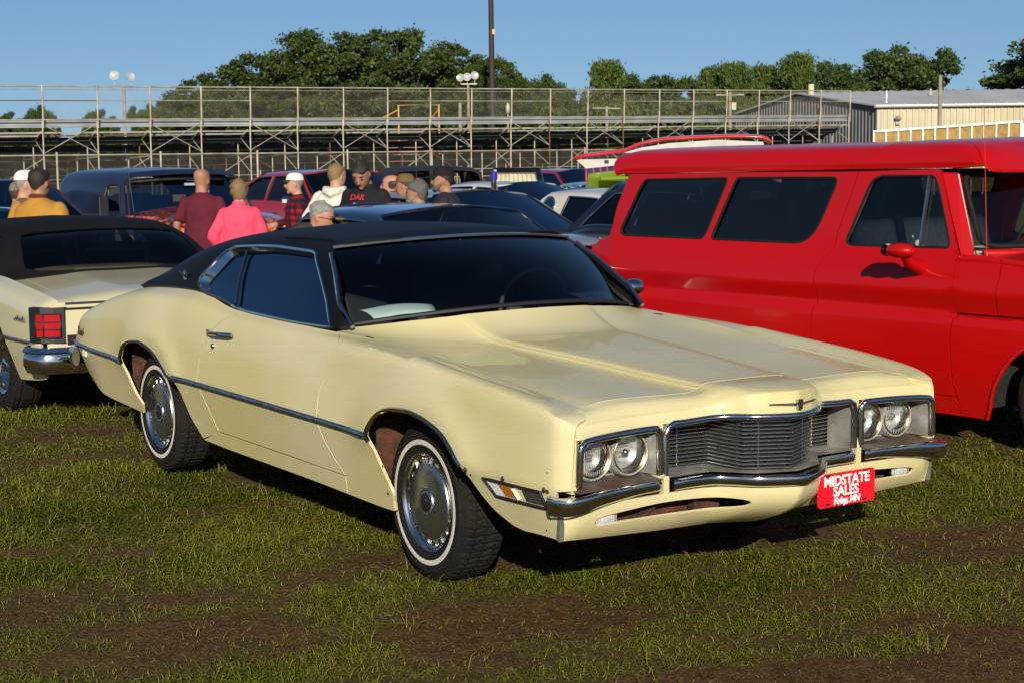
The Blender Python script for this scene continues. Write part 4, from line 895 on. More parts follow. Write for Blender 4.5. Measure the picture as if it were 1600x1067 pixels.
    # rear arches: closed by the body side in front of the camera
    return wg
WAGON = build_wagon()
# ================================================================ the cars behind
def gz(x, y): return float(ground_z(x, y))
LAMP_W = mat("clear lamp", (.7, .7, .68), .15, .3, coat=1)
def sedan(name, label, x, y, deg, body, L=(2.4, -2.5), W=.93, belt=.92, roof=1.38, bon=.86, boot=.86, ws=(.85, .15), rw=(-1.75, -1.15), rail=.62, top=None, group=None, pillars=(-.45,), glass_=None, sill=.25, wheel=.33, crown=.05, wheels=True, cat="car", hole=True, bump=CHROME, trim=True, tail=RED_LENS, lamps=True, mid=.5, nw=9):
    """a parked car with sides, bonnet, boot, glazed cabin, bumpers, lamps and wheels"""
    c = thing(name, label, cat, (x, y, gz(x, y)), R(deg), group); top = top or body; GL = glass_ or GLASS_M
    xf, xr = L
    xs = [xr, xr + .12, xr + .5, rw[0], rw[0] + .5, 0., ws[0] - .4, ws[0], xf - .5, xf - .12, xf]
    zt = [boot - .06, boot - .01, boot, boot + .02, belt, belt, belt, belt - .02, bon, bon - .03, bon - .09]
    Wm = np.array([.90, .965, .99, 1, 1, 1, 1, 1, .99, .96, .89]) * W
    S = Lines(xs, [list(Wm * .93), list(Wm), list(Wm * .985), list(Wm * .90)], [[sill + .12, sill + .04] + [sill] * 7 + [sill + .05, sill + .14], [mid] * 11, [z - .09 for z in zt], zt])
    side = lambda u, t: np.stack([u, -S.ev(u, t)[0], S.ev(u, t)[1]], 1)
    K = dict(su=1, sv=.25, h=.10, fold=.015)
    def arch(cx): return [(cx + .42 * math.cos(a), S.t_of(cx + .42 * math.cos(a), wheel + .40 * math.sin(a))) for a in np.linspace(math.pi, 0, 9)]
    wxf, wxr = xf - .95, xr + 1.05
    o = [(xr, 1.), (xr, 0.), (wxr - .42, 0.)] + arch(wxr) + [(wxr + .42, 0.), (wxf - .42, 0.)] + arch(wxf) + [(wxf + .42, 0.), (xf, 0.), (xf, 3.)] + [(q, 3.) for q in np.linspace(xf - .1, xr, 24)]
    panel("body_side", side, o, body, c, **K)
    tp = lambda u, t: np.stack([u, -S.ev(u, np.full(len(u), 3.))[0] * (1 - t), S.ev(u, np.full(len(u), 3.))[1] + .045 * np.sin(np.clip(t, 0, 1) * math.pi / 2)], 1)
    for m in (False, True):
        new_obj("bonnet", patch_mesh("bonnet", tp, [(ws[0] - .12, 0), (ws[0] + .08, 1)] + [(q, 1) for q in (xf - .02,)] + [(xf, 0)], su=1, sv=.85, h=.14, fold=.01, ref=(0, 0, 1), mats=body, mirror=m), c)
        new_obj("boot_lid", patch_mesh("boot_lid", tp, [(rw[0] + .12, 0), (rw[0] - .06, 1), (xr, 1), (xr, 0)], su=1, sv=.85, h=.14, fold=.01, ref=(0, 0, 1), mats=body, mirror=m), c)
    # cabin
    cx = [rw[0] - .1, rw[0], rw[1], (rw[1] + ws[1]) / 2, ws[1], ws[0], ws[0] + .1]; wb = W * .895
    A = [[wb * .99, wb, wb, wb, wb, wb, wb * .99], [(wb * .55 + rail * .45)] * 7, [rail] * 7, [rail * .68] * 7, [0.] * 7]
    zb = [float(np.interp(q, xs, zt)) for q in cx]; zr = [roof - crown - .09, roof - crown - .07, roof - crown - .02, roof - crown, roof - crown - .02, roof - crown - .06, roof - crown - .07]
    B = [zb, [b * .5 + r_ * .5 for b, r_ in zip(zb, zr)], zr, [r_ + crown * .75 for r_ in zr], [r_ + crown for r_ in zr]]
    Cn = Lines(cx, A, B); can = lambda u, t: np.stack([u, -Cn.ev(u, t)[0], Cn.ev(u, t)[1]], 1)
    fa = lambda t, e=0.: ws[0] + (ws[1] - ws[0]) * t / 2.05 - e; fc = lambda t, e=0.: rw[0] + (rw[1] - rw[0]) * t / 2.05 + e
    out = [(fc(0), 0.)] + [(q, 0.) for q in np.linspace(fc(0) + .2, fa(0) - .2, 9)] + [(fa(0), 0.), (fa(1), 1.), (fa(2.05), 2.05), (ws[1] + .06, 3.), (ws[1] + .08, 4.), (rw[1] - .08, 4.), (rw[1] - .06, 3.), (fc(2.05), 2.05), (fc(1), 1.)]
    cuts = [fa(.1, .10)] + list(pillars) + [fc(.1, .22)]
    wins = []
    for i in range(min(nw, len(cuts) - 1)):
        f0, f1 = cuts[i], cuts[i + 1]
        lo = [(f0 - (.04 if i else 0), .1), (f1 + (.04 if i < len(cuts) - 2 else 0), .1)]
        hi = [(f1 + .04 if i < len(cuts) - 2 else fc(1.8, .14), 1.8), (f0 - .04 if i else fa(1.8, .07), 1.8)]
        wins.append([lo[0], lo[1], hi[0], hi[1]])
    KC = dict(su=1, sv=.22, h=.10, fold=.015, ref=(0, -.5, 1))
    for m in (False, True): new_obj("roof", patch_mesh("roof", can, out, wins, mats=top, mirror=m, **KC), c)
    for s in (1, -1):
        for w_ in wins:
            L_ = dens(w_, .12, 1, .22); P = on(can, L_)
            MB().tube([(a, b * s, z) for a, b, z in P], .009, 5, closed=True).build("window_trim", CHROME if trim else BLACK, c, 50)
            new_obj("side_glass", patch_mesh("side_glass", can, w_, su=1, sv=.22, h=.2, fold=0, ref=(0, -1, 0), off=-.012, mats=GL, mirror=s < 0), c)
    def screen(nm, xb, xt, zb_, fwd):
        def f(u, v):
            xx = xb + fwd * .16 * (1 - u * u) * (1 - v) + (xt - xb) * v + fwd * .07 * (1 - u * u) * v; yy = u * (wb * .93 + (rail * .97 - wb * .93) * v); zz = zb_ + .03 * (1 - u * u) + (roof - crown * .35 - .02 - zb_) * v - .03 * u * u * v
            return np.stack([xx, yy, zz], 1)
        new_obj(nm, patch_mesh(nm, f, [(-1, 0), (-.5, 0), (0, 0), (.5, 0), (1, 0), (1, 1), (.5, 1), (0, 1), (-.5, 1), (-1, 1)], su=.7, sv=.5, h=.14, fold=0, ref=(fwd, 0, .5), mats=GL), c)
        lp = [(u, 0.) for u in np.linspace(-1, 1, 9)] + [(u, 1.) for u in np.linspace(1, -1, 9)]
        MB().tube(on(f, lp).tolist(), .013, 5, closed=True).build(nm + "_trim", CHROME if trim else BLACK, c, 50)
    screen("windscreen", ws[0], ws[1], belt, 1); screen("rear_window", rw[0], rw[1], boot + .03, -1)
    # interior, underside, ends
    b = MB().box(((xf + xr) / 2, 0, sill + .06), (xf - xr - .3, W * 1.5, .06)).box((.0, 0, belt - .14), (1.6, W * 1.6, .02)); b.build("underbody", BLACKM, c)
    for q in (-.35, .35): bevel(MB().box((-.35, q, belt - .05), (.14, .5, .5), rot=(0, R(-12), 0)).build("front_seat", mat("seat cloth", (.05, .05, .055), .9), c), .04, 2)
    bevel(MB().box((-1.15, 0, belt - .08), (.14, 1.2, .42), rot=(0, R(-14), 0)).build("rear_seat", MATS["seat cloth"], c), .04, 2)
    MB().box((ws[0] - .2, 0, belt - .06), (.3, W * 1.5, .12)).build("dashboard", BLACK, c)
    MB().tube([(.25 + .05 * math.cos(a), .36 + .18 * math.sin(a), belt + .02 + .17 * math.cos(a)) for a in np.linspace(0, 6.283, 17)[:-1]], .012, 5, closed=True).build("steering_wheel", BLACK, c)
    for xe, s_, nm in ((xf, 1, "front_panel"), (xr, -1, "rear_panel")):
        zz = bon - .1 if s_ > 0 else boot - .08
        bevel(MB().box((xe - s_ * .03, 0, (zz + mid) / 2), (.05, W * 1.72, zz - mid + .05)).build(nm, BLACK if s_ > 0 else body, c), .015, 2)
        MB().tube([(xe - s_ * .22, -W * .98, mid - .03), (xe - s_ * .05, -W * .90, mid - .03), (xe + s_ * .05, -W * .6, mid - .03), (xe + s_ * .07, 0, mid - .03), (xe + s_ * .05, W * .6, mid - .03), (xe - s_ * .05, W * .90, mid - .03), (xe - s_ * .22, W * .98, mid - .03)], .07, 8, squash=(.5, 1), up=(0, 0, 1)).build("front_bumper" if s_ > 0 else "rear_bumper", bump, c, 50)
        for q in (-1, 1):
            if s_ > 0 and lamps:
                M = Matrix.Translation((xe, q * W * .68, zz - .06)) @ Matrix.Rotation(R(90), 4, 'Y'); MB().lathe([(.095, -.03), (.095, .0), (.085, .012), (.05, .026), (0, .03)], 20, M).build("headlamp", LAMP_W, c, 50)
            elif s_ < 0: MB().box((xe - .005, q * W * .66, zz - .07), (.03, .36, .11)).build("tail_lamp", tail, c)
    if wheels:
        for xx in (wxf, wxr):
            for s in (1, -1):
                simple_wheel(c, (xx, s * (W - .13), wheel), s, wheel + .005, .2)
                MB().box((xx, s * (W - .34), .45), (.9, .02, .4)).build("wheel_housing", BLACKM, c)
    for s in (1, -1): MB().box((-.05, s * (W + .004), belt - .16), (.14, .02, .03)).build("door_handle", CHROME, c)
    return c, side, S, can
NAVY = paint("midnight blue paint", (.006, .014, .042), rough=.14, var=.1)
SILVER = paint("pale metallic grey paint", (.20, .215, .235), rough=.25, var=.06)
BLK = paint("gloss black paint", (.008, .008, .010), rough=.12, var=.1)
CREAM_W = paint("ivory white paint", (.70, .66, .56), rough=.28, var=.05)
RED2 = paint("crimson paint", (.36, .008, .018), rough=.2, var=.06)
LIME = paint("lime green paint", (.16, .24, .012), rough=.3, var=.1)
MAROON = paint("dark maroon paint", (.09, .012, .010), rough=.3, var=.15)
sedan("hardtop_car", "midnight blue hardtop car directly behind the cream coupe's roof, rear window towards the camera", -1.03, 13.75, 123, NAVY, roof=1.41, rw=(-1.85, -1.05), ws=(.75, .15), rail=.66, belt=.93, boot=.90, glass_=GLASS_C, pillars=(), crown=.075)
_s = sedan("grey_car", "pale grey car with blue canister on its roof, behind the midnight blue hardtop", -.50, 17.0, -62, SILVER, roof=1.42, bon=.98, belt=1.0, boot=1.0, ws=(1.15, .35), rw=(-1.9, -1.2), rail=.60, glass_=GLASS_D, pillars=(-.4,), crown=.06, trim=False)[0]
cn = thing("roof_canister", "small blue and silver canister standing on the pale grey car's roof", "canister", (-.165, 16.9, gz(-.165, 16.9) + 1.41))
MB().lathe([(0, .0), (.028, 0), (.03, .02), (.03, .10)], 14).build("canister_base", CHROME, cn, 40); MB().lathe([(.03, .10), (.038, .105), (.038, .18), (.02, .19), (0, .19)], 14).build("canister_cap", mat("violet blue plastic", (.03, .02, .30), .3), cn, 40); MB().box((.015, 0, .195), (.03, .02, .02)).build("canister_tip", CHROME, cn)
# --- white car with a round porthole in its hardtop
wt, side_, S_, can_ = sedan("porthole_car", "white two-seat car with a round porthole in its hardtop, beside the red wagon's rear", 1.35, 20.4, -58, CREAM_W, L=(2.2, -2.3), roof=1.30, belt=.86, bon=.84, boot=.82, ws=(.85, .45), rw=(-1.05, -.70), rail=.60, pillars=(-.22,), nw=1, glass_=GLASS_M, crown=.06)
for s in (1, -1):
    P = can_(np.array([-.52]), np.array([1.15]))[0]; M = Matrix.Translation((P[0], (P[1] - .004) * s, P[2])) @ Matrix.Rotation(R(90 * s), 4, 'X') @ Matrix.Rotation(R(-16), 4, 'X')
    MB().lathe([(0, .004), (.12, .004)], 24, M).build("porthole_glass", GLASS_D, wt, 60); MB().lathe([(.115, 0), (.12, .012), (.14, .010), (.145, 0)], 24, M).build("porthole_ring", CHROME, wt, 60)
# --- black pre-war style coupe
bk = sedan("black_coupe", "gloss black old coupe with bulging fender and round chrome mirror, tucked behind the red wagon", 1.95, 15.7, -52, BLK, L=(2.1, -2.1), W=.86, roof=1.56, belt=1.08, bon=1.0, boot=.98, ws=(.62, .35), rw=(-1.35, -.85), rail=.55, pillars=(-.35,), crown=.12, mid=.55, glass_=GLASS_C)[0]
f = MB()
for cxx, s in ((-1.15, -1), (1.2, -1), (-1.15, 1), (1.2, 1)):
    q = MB(); q.ball((cxx, s * .74, .60), (.58, .22, .36), 20, 12); q.build("fender", BLK, bk, 60)
m_ = MB(); m_.tube([(.35, -.80, 1.06), (.30, -.95, 1.10), (.26, -1.02, 1.14)], .010, 6); m_.lathe([(0, .02), (.07, .015), (.075, 0), (.07, -.02), (0, -.035)], 20, Matrix.Translation((.26, -1.04, 1.2)) @ Matrix.Rotation(R(90), 4, 'Y')); m_.build("round_mirror", CHROME, bk, 50)
# --- ivory car and the lime green one with its bonnet up, further back
sedan("ivory_car", "ivory white low car beside the lime green bonnet, nose towards the right", .25, 25.3, -50, CREAM_W, roof=1.28, belt=.95, bon=.98, boot=.95, ws=(.6, .0), rw=(-1.8, -1.1), glass_=GLASS_D, group=None)
gr_ = sedan("green_car", "lime green car with its bonnet propped wide open", 1.62, 25.8, -80, LIME, roof=1.25, bon=.86, belt=.88, glass_=GLASS_D)[0]
b = MB(); g_ = np.array([[(1.05 + .55 * v * .9, -.75 + 1.5 * u, .86 + .52 * v + .05 * math.sin(u * math.pi)) for v in np.linspace(0, 1, 7)] for u in np.linspace(0, 1, 9)]); b.grid(g_)
hd = b.build("raised_bonnet", LIME, gr_, 60); so_ = hd.modifiers.new("t", 'SOLIDIFY'); so_.thickness = .03
for (a, c) in (((1.20, -.6, 1.02), (1.55, .0, 1.62)), ((1.20, .6, 1.02), (1.55, .0, 1.62)), ((1.12, -.55, .98), (1.12, .55, .98)), ((1.58, -.6, 1.60), (1.58, .6, 1.60)), ((1.2, 0, 1.05), (1.5, 0, 1.55)), ((1.35, -.68, 1.25), (1.35, .68, 1.25))):
    MB().bar((a[0] + .05, a[1], (a[2] - .95) * .72 + .86), (c[0] + .05, c[1], (c[2] - .95) * .72 + .86), .09, .04).build("bonnet_brace", LIME, gr_)
MB().box((1.5, 0, .80), (.8, .9, .2)).build("engine_block", BLACKM, gr_)
sedan("red_far_car", "dark red car far back between the ivory car and the bleachers fence", 1.3, 34, -50, RED2, roof=1.35, glass_=GLASS_D)
sedan("maroon_left_car", "dark maroon roofed car at the far left edge behind the man in plaid", -6.35, 20.5, -50, MAROON, roof=1.50, belt=1.0, bon=.95, glass_=GLASS_D)
sedan("dark_left_car", "dark car at the left edge, its roof just above the soft top", -5.35, 16.2, 117, BLK, roof=1.34, belt=.92, glass_=GLASS_D)
# --- crimson fastback with chrome mirror
rc = sedan("red_fastback", "crimson muscle car with chrome door mirror behind the man in red plaid", -2.58, 24.3, -54, RED2, L=(2.6, -2.7), W=.96, roof=1.52, belt=1.06, bon=.98, boot=.95, ws=(.95, .25), rw=(-2.1, -1.0), rail=.66, pillars=(-.55,), glass_=GLASS_M, crown=.07, trim=False)[0]
m_ = MB(); m_.ball((.55, -1.08, 1.10), (.07, .09, .055), 12, 8); m_.bar((.55, -.95, 1.0), (.55, -1.06, 1.08), .03); m_.build("door_mirror", CHROME, rc, 50)
# ---------------------------------------------------------------- the cream convertible on the left, seen from behind
def build_convertible():
    X, Y, H = -3.74, 13.50, R(124)
    cv = thing("convertible", "cream convertible with raised black soft top, tail towards the camera at left", "car", (X, Y, gz(X, Y)), H)
    P2 = paint("pale cream paint", (.62, .57, .36), rough=.24, var=.03)
    xs = [-2.47, -2.40, -2.2, -1.8, -1.2, -.6, 0., .8, 1.6, 2.3, 2.45]; W = np.array([.92, .945, .955, .965, .97, .97, .97, .97, .96, .93, .88])
    zt = [.83, .86, .885, .925, .965, .955, .93, .93, .92, .86, .80]
    S = Lines(xs, [list(W * .93), list(W), list(W * .995), list(W * .97), list(W * .86)], [[.36, .33, .30, .27, .26, .25, .25, .25, .27, .30, .36], [.52] * 11, [.70] * 11, [z - .07 for z in zt], zt])
    side = lambda u, t: np.stack([u, -S.ev(u, t)[0], S.ev(u, t)[1]], 1)
    arch = lambda cx: [(cx + .40 * math.cos(a), S.t_of(cx + .40 * math.cos(a), .33 + .37 * math.sin(a))) for a in np.linspace(math.pi, 0, 15)]
    o = [(-2.44, 1.)] + [(-2.36, 0.), (-1.86, 0.)] + arch(-1.44) + [(-1.0, 0.), (1.1, 0.)] + arch(1.5) + [(1.94, 0.), (2.4, 0.), (2.45, 4.)] + [(q, 4.) for q in np.linspace(2.3, -2.44, 30)]
    panel("body_side", side, o, P2, cv, su=1, sv=.18, h=.07, fold=.02)
    tp = lambda u, t: np.stack([u - .05 * np.sin(np.clip(t, 0, 1) * 1.57) * (u < -2.3), -S.ev(u, np.full(len(u), 4.))[0] * (1 - t), S.ev(u, np.full(len(u), 4.))[1] - .018 + .05 * np.clip(t * 1.6, 0, 1)], 1)
    for m in (False, True):
        new_obj("boot_lid", patch_mesh("boot_lid", tp, [(-1.42, .13), (-1.40, 1), (-2.46, 1), (-2.45, .13)], su=1, sv=.83, h=.1, fold=.02, ref=(0, 0, 1), mats=P2, mirror=m), cv)
        new_obj("rear_deck", patch_mesh("rear_deck", tp, [(-1.0, 0), (-1.0, 1), (-1.39, 1), (-1.41, .12), (-2.455, .12), (-2.455, 0)], su=1, sv=.83, h=.1, fold=.01, ref=(0, 0, 1), mats=P2, mirror=m), cv)
        new_obj("bonnet", patch_mesh("bonnet", tp, [(.95, 0), (1.05, 1), (2.44, 1), (2.4, 0)], su=1, sv=.83, h=.15, fold=.01, ref=(0, 0, 1), mats=P2, mirror=m), cv)
    # rear panel: bright strips, lamps, script
    tl = lambda y, r: np.stack([-2.47 - .04 * (1 - (y / .9)**2) + .02 * (r - .5), y, .53 + .31 * r], 1)
    new_obj("rear_panel", patch_mesh("rear_panel", tl, [(-.90, 0), (.90, 0), (.90, .13), (.785, .15), (.785, .88), (.87, .90), (.83, 1), (-.83, 1), (-.87, .90), (-.785, .88), (-.785, .15), (-.90, .13)], su=1, sv=.31, h=.12, fold=.02, ref=(-1, 0, 0), mats=P2), cv)
    def strip(r0, r1, nm, mt, e=.008, y0=-.77, y1=.77):
        b = MB(); ys = np.linspace(y0, y1, 15); a = tl(ys, np.full(15, r0)); c = tl(ys, np.full(15, r1)); q = np.stack([a, c], 1); q[:, :, 0] -= e; b.grid(q); q2 = q.copy(); q2[:, :, 0] += e; b.add([tuple(p) for p in q[:, 1]] + [tuple(p) for p in q2[:, 1]], [(i, i + 1, 16 + i, 15 + i) for i in range(14)]); return b.build(nm, mt, cv, 40)
    strip(.955, 1.0, "upper_trim_strip", CHROME); strip(.84, .885, "second_trim_strip", CHROME); strip(.14, .30, "dark_trim_band", BLACK); strip(.09, .135, "lower_trim_strip", CHROME)
    for s in (1, -1):
        h = MB(); 
        pts = [(-2.50, s * .775), (-2.482, s * .84), (-2.44, s * .915), (-2.33, s * .955)]
        b = MB(); b.add([(x - .014, y * 1.022, z) for z in (.575, .81) for x, y in pts] + [(x + .03, y * .97, z) for z in (.575, .81) for x, y in pts], [(i, i + 1, 5 + i, 4 + i) for i in range(3)] + [(8 + i, 9 + i, 13 + i, 12 + i) for i in range(3)] + [(i, i + 1, 9 + i, 8 + i) for i in range(3)] + [(4 + i, 5 + i, 13 + i, 12 + i) for i in range(3)]); lh = b.build("tail_lamp_housing", BLACK, cv)
        b = MB(); p2 = [(-2.50, s * .80), (-2.486, s * .845), (-2.452, s * .898), (-2.405, s * .935)]
        b.add([(x - .019, y * 1.026, z) for z in (.615, .77) for x, y in p2], [(i, i + 1, 5 + i, 4 + i) for i in range(3)]); b.build("tail_lamp_lens", RED_LENS, lh)
        for z in (.615, .667, .718, .77): MB().tube([(x - .022, y * 1.028, z) for x, y in p2], .004, 5).build("lamp_bar", CHROME, lh)
        for x, y in (p2[0], p2[2], p2[3]): MB().bar((x - .022, y * 1.028, .615), (x - .022, y * 1.028, .77), .008).build("lamp_bar", CHROME, lh)
        MB().tube([(x, -s * (float(-side(np.array([x]), np.array([1.15]))[0, 1]) + .004), .565) for x in np.linspace(-2.3, 2.3, 20)], .014, 6).build("side_moulding", CHROME, cv, 50)
        st = MB(); q = [(-2.20, .70), (-2.17, .735), (-2.15, .70), (-2.12, .72), (-2.10, .70), (-2.06, .735), (-2.05, .70), (-2.02, .72), (-2.0, .70), (-1.97, .71)]
        st.tube([(x, -s * .963, z) for x, z in q], .006, 5); st.build("fender_script", CHROME, cv)
    pts = [(-2.5 - .045 * (1 - (y / .4)**2) * 0, y, .695 + .02 * math.sin(y * 60) * (abs(y) < .3)) for y in np.linspace(-.28, .28, 40)]
    MB().tube([(-2.522, y, z) for _, y, z in pts], .006, 5).build("tail_script", CHROME, cv)
    MB().bar((-2.522, -.18, .665), (-2.522, .18, .665), .006).build("tail_script_underline", CHROME, cv)
    pb = [(-2.27, -.975), (-2.38, -.955), (-2.46, -.895), (-2.515, -.6), (-2.53, 0), (-2.515, .6), (-2.46, .895), (-2.38, .955), (-2.27, .975)]
    prof = [(-.02, .085), (.015, .08), (.035, .05), (.02, .035), (.03, .01), (.03, -.05), (.005, -.10), (-.03, -.10)]; P = [Vector((x, y, 0)) for x, y in smooth_loop(pb, 4, False)]; vs = []; n = len(P)
    for i in range(n):
        t = (P[min(i + 1, n - 1)] - P[max(i - 1, 0)]).normalized(); nn = Vector((-t.y, t.x, 0))
        for a, b_ in prof: vs.append(P[i] + nn * a + Vector((0, 0, .465 + b_)))
    MB().add(vs, [(i * 8 + j, i * 8 + (j + 1) % 8, (i + 1) * 8 + (j + 1) % 8, (i + 1) * 8 + j) for i in range(n - 1) for j in range(8)]).build("rear_bumper", CHROME, cv, 45)
    MB().tube([(-2.35, .45, .27), (-2.1, .45, .27)], .03, 10).build("exhaust_pipe", CHROME_OLD, cv, 40)
    # soft top
    SOFT = mat("black canvas top", (.007, .0072, .009), .75, spec=.15, bump=.2, bscale=300, var=.2, vscale=6)
    cx = [-1.52, -1.40, -1.25, -1.05, -.6, 0., .4, .52]
    A = [[.84] * 8, [.80, .80, .79, .785, .78, .78, .77, .76], [.72, .71, .68, .665, .655, .65, .64, .63], [.5, .5, .48, .46, .45, .45, .45, .44], [0.] * 8]
    B = [[.945, .95, .955, .955, .945, .93, .925, .925], [.95, 1.0, 1.07, 1.12, 1.16, 1.15, 1.12, 1.08], [.955, 1.04, 1.14, 1.225, 1.285, 1.275, 1.24, 1.21], [.96, 1.05, 1.165, 1.255, 1.325, 1.325, 1.28, 1.25], [.962, 1.055, 1.17, 1.265, 1.342, 1.345, 1.30, 1.26]]
    Cn = Lines(cx, A, B); can = lambda u, t: np.stack([u - .06 * np.clip(t - 2, 0, 2) / 2 * np.clip((-1.2 - u) / .3, 0, 1), -Cn.ev(u, t)[0], Cn.ev(u, t)[1]], 1)
    out = [(-1.5, 0.)] + [(q, 0.) for q in np.linspace(-1.3, .5, 10)] + [(.45, 1.), (.35, 2.), (.42, 4.), (0, 4.), (-.6, 4.), (-1.02, 4.), (-1.03, 3.), (-1.06, 2.45), (-1.16, 2.22), (-1.30, 2.12), (-1.44, 2.1), (-1.47, 2.6), (-1.48, 4.), (-1.51, 4.), (-1.52, 2.)]
    sw = [[(.32, .08), (-.95, .08), (-.95, 1.7), (.22, 1.7)]]
    for m in (False, True):
        new_obj("soft_top", patch_mesh("soft_top", can, out, sw, su=1, sv=.2, h=.07, fold=.02, ref=(-.3, -.5, 1), mats=SOFT, mirror=m), cv)
        new_obj("side_glass", patch_mesh("side_glass", can, sw[0], su=1, sv=.2, h=.2, fold=0, ref=(0, -1, 0), off=-.012, mats=GLASS_C, mirror=m), cv)
        new_obj("rear_window", patch_mesh("rear_window", can, [(-1.02, 4.), (-1.03, 3.), (-1.06, 2.45), (-1.16, 2.22), (-1.30, 2.12), (-1.44, 2.1), (-1.47, 2.6), (-1.48, 4.)], su=1, sv=.2, h=.12, fold=0, ref=(-1, 0, 1), off=-.006, mats=glass("clear plastic window", (.75, .75, .72), 1.42), mirror=m), cv)
    for s in (1, -1): MB().tube([(x, -s * y, z + .006) for x, y, z in on(can, [(-1.06, 2.45), (-1.03, 3.), (-1.02, 4.)])], .006, 5).build("window_seam", SOFT, cv)
    ws = lambda u, v: np.stack([.78 + .12 * (1 - u * u) - .42 * v, u * (.80 - .15 * v), .93 + .31 * v], 1)
    new_obj("windscreen", patch_mesh("windscreen", ws, [(-1, 0), (0, 0), (1, 0), (1, 1), (0, 1), (-1, 1)], su=.8, sv=.5, h=.12, fold=0, ref=(1, 0, 0), mats=GLASS_C), cv)
    MB().tube(on(ws, [(-1, 0), (-1, .5), (-1, 1), (0, 1), (1, 1), (1, .5), (1, 0)]).tolist(), .018, 6).build("windscreen_frame", CHROME, cv, 50)
    MB().box((-.2, 0, .40), (3.8, 1.6, .06)).box((-.2, 0, .62), (2.2, 1.7, .02)).build("underbody", BLACKM, cv)
    for y in (-.36, .36): bevel(MB().box((-.35, y, .88), (.16, .56, .50), rot=(0, R(-10), 0)).build("front_seat", BLACK, cv), .05, 3)
    bevel(MB().box((-1.1, 0, .80), (.16, 1.2, .34), rot=(0, R(-14), 0)).build("rear_seat", BLACK, cv), .05, 3)
    MB().box((-1.3, 0, .86), (.3, 1.5, .04)).build("well_cover", BLACKM, cv)
    MB().tube([(.30 + .06 * math.cos(a), .36 + .19 * math.sin(a), .98 + .18 * math.cos(a)) for a in np.linspace(0, 6.283, 21)[:-1]], .011, 5, closed=True).build("steering_wheel", BLACK, cv)
    for xx in (-1.44, 1.5):
        for s in (1, -1):
            simple_wheel(cv, (xx, s * .80, .33), s, .335, .235); MB().box((xx, s * .58, .45), (.9, .02, .42)).box((xx, s * .74, .72), (.84, .34, .02)).build("wheel_housing", BLACKM, cv)
    return cv
build_convertible()
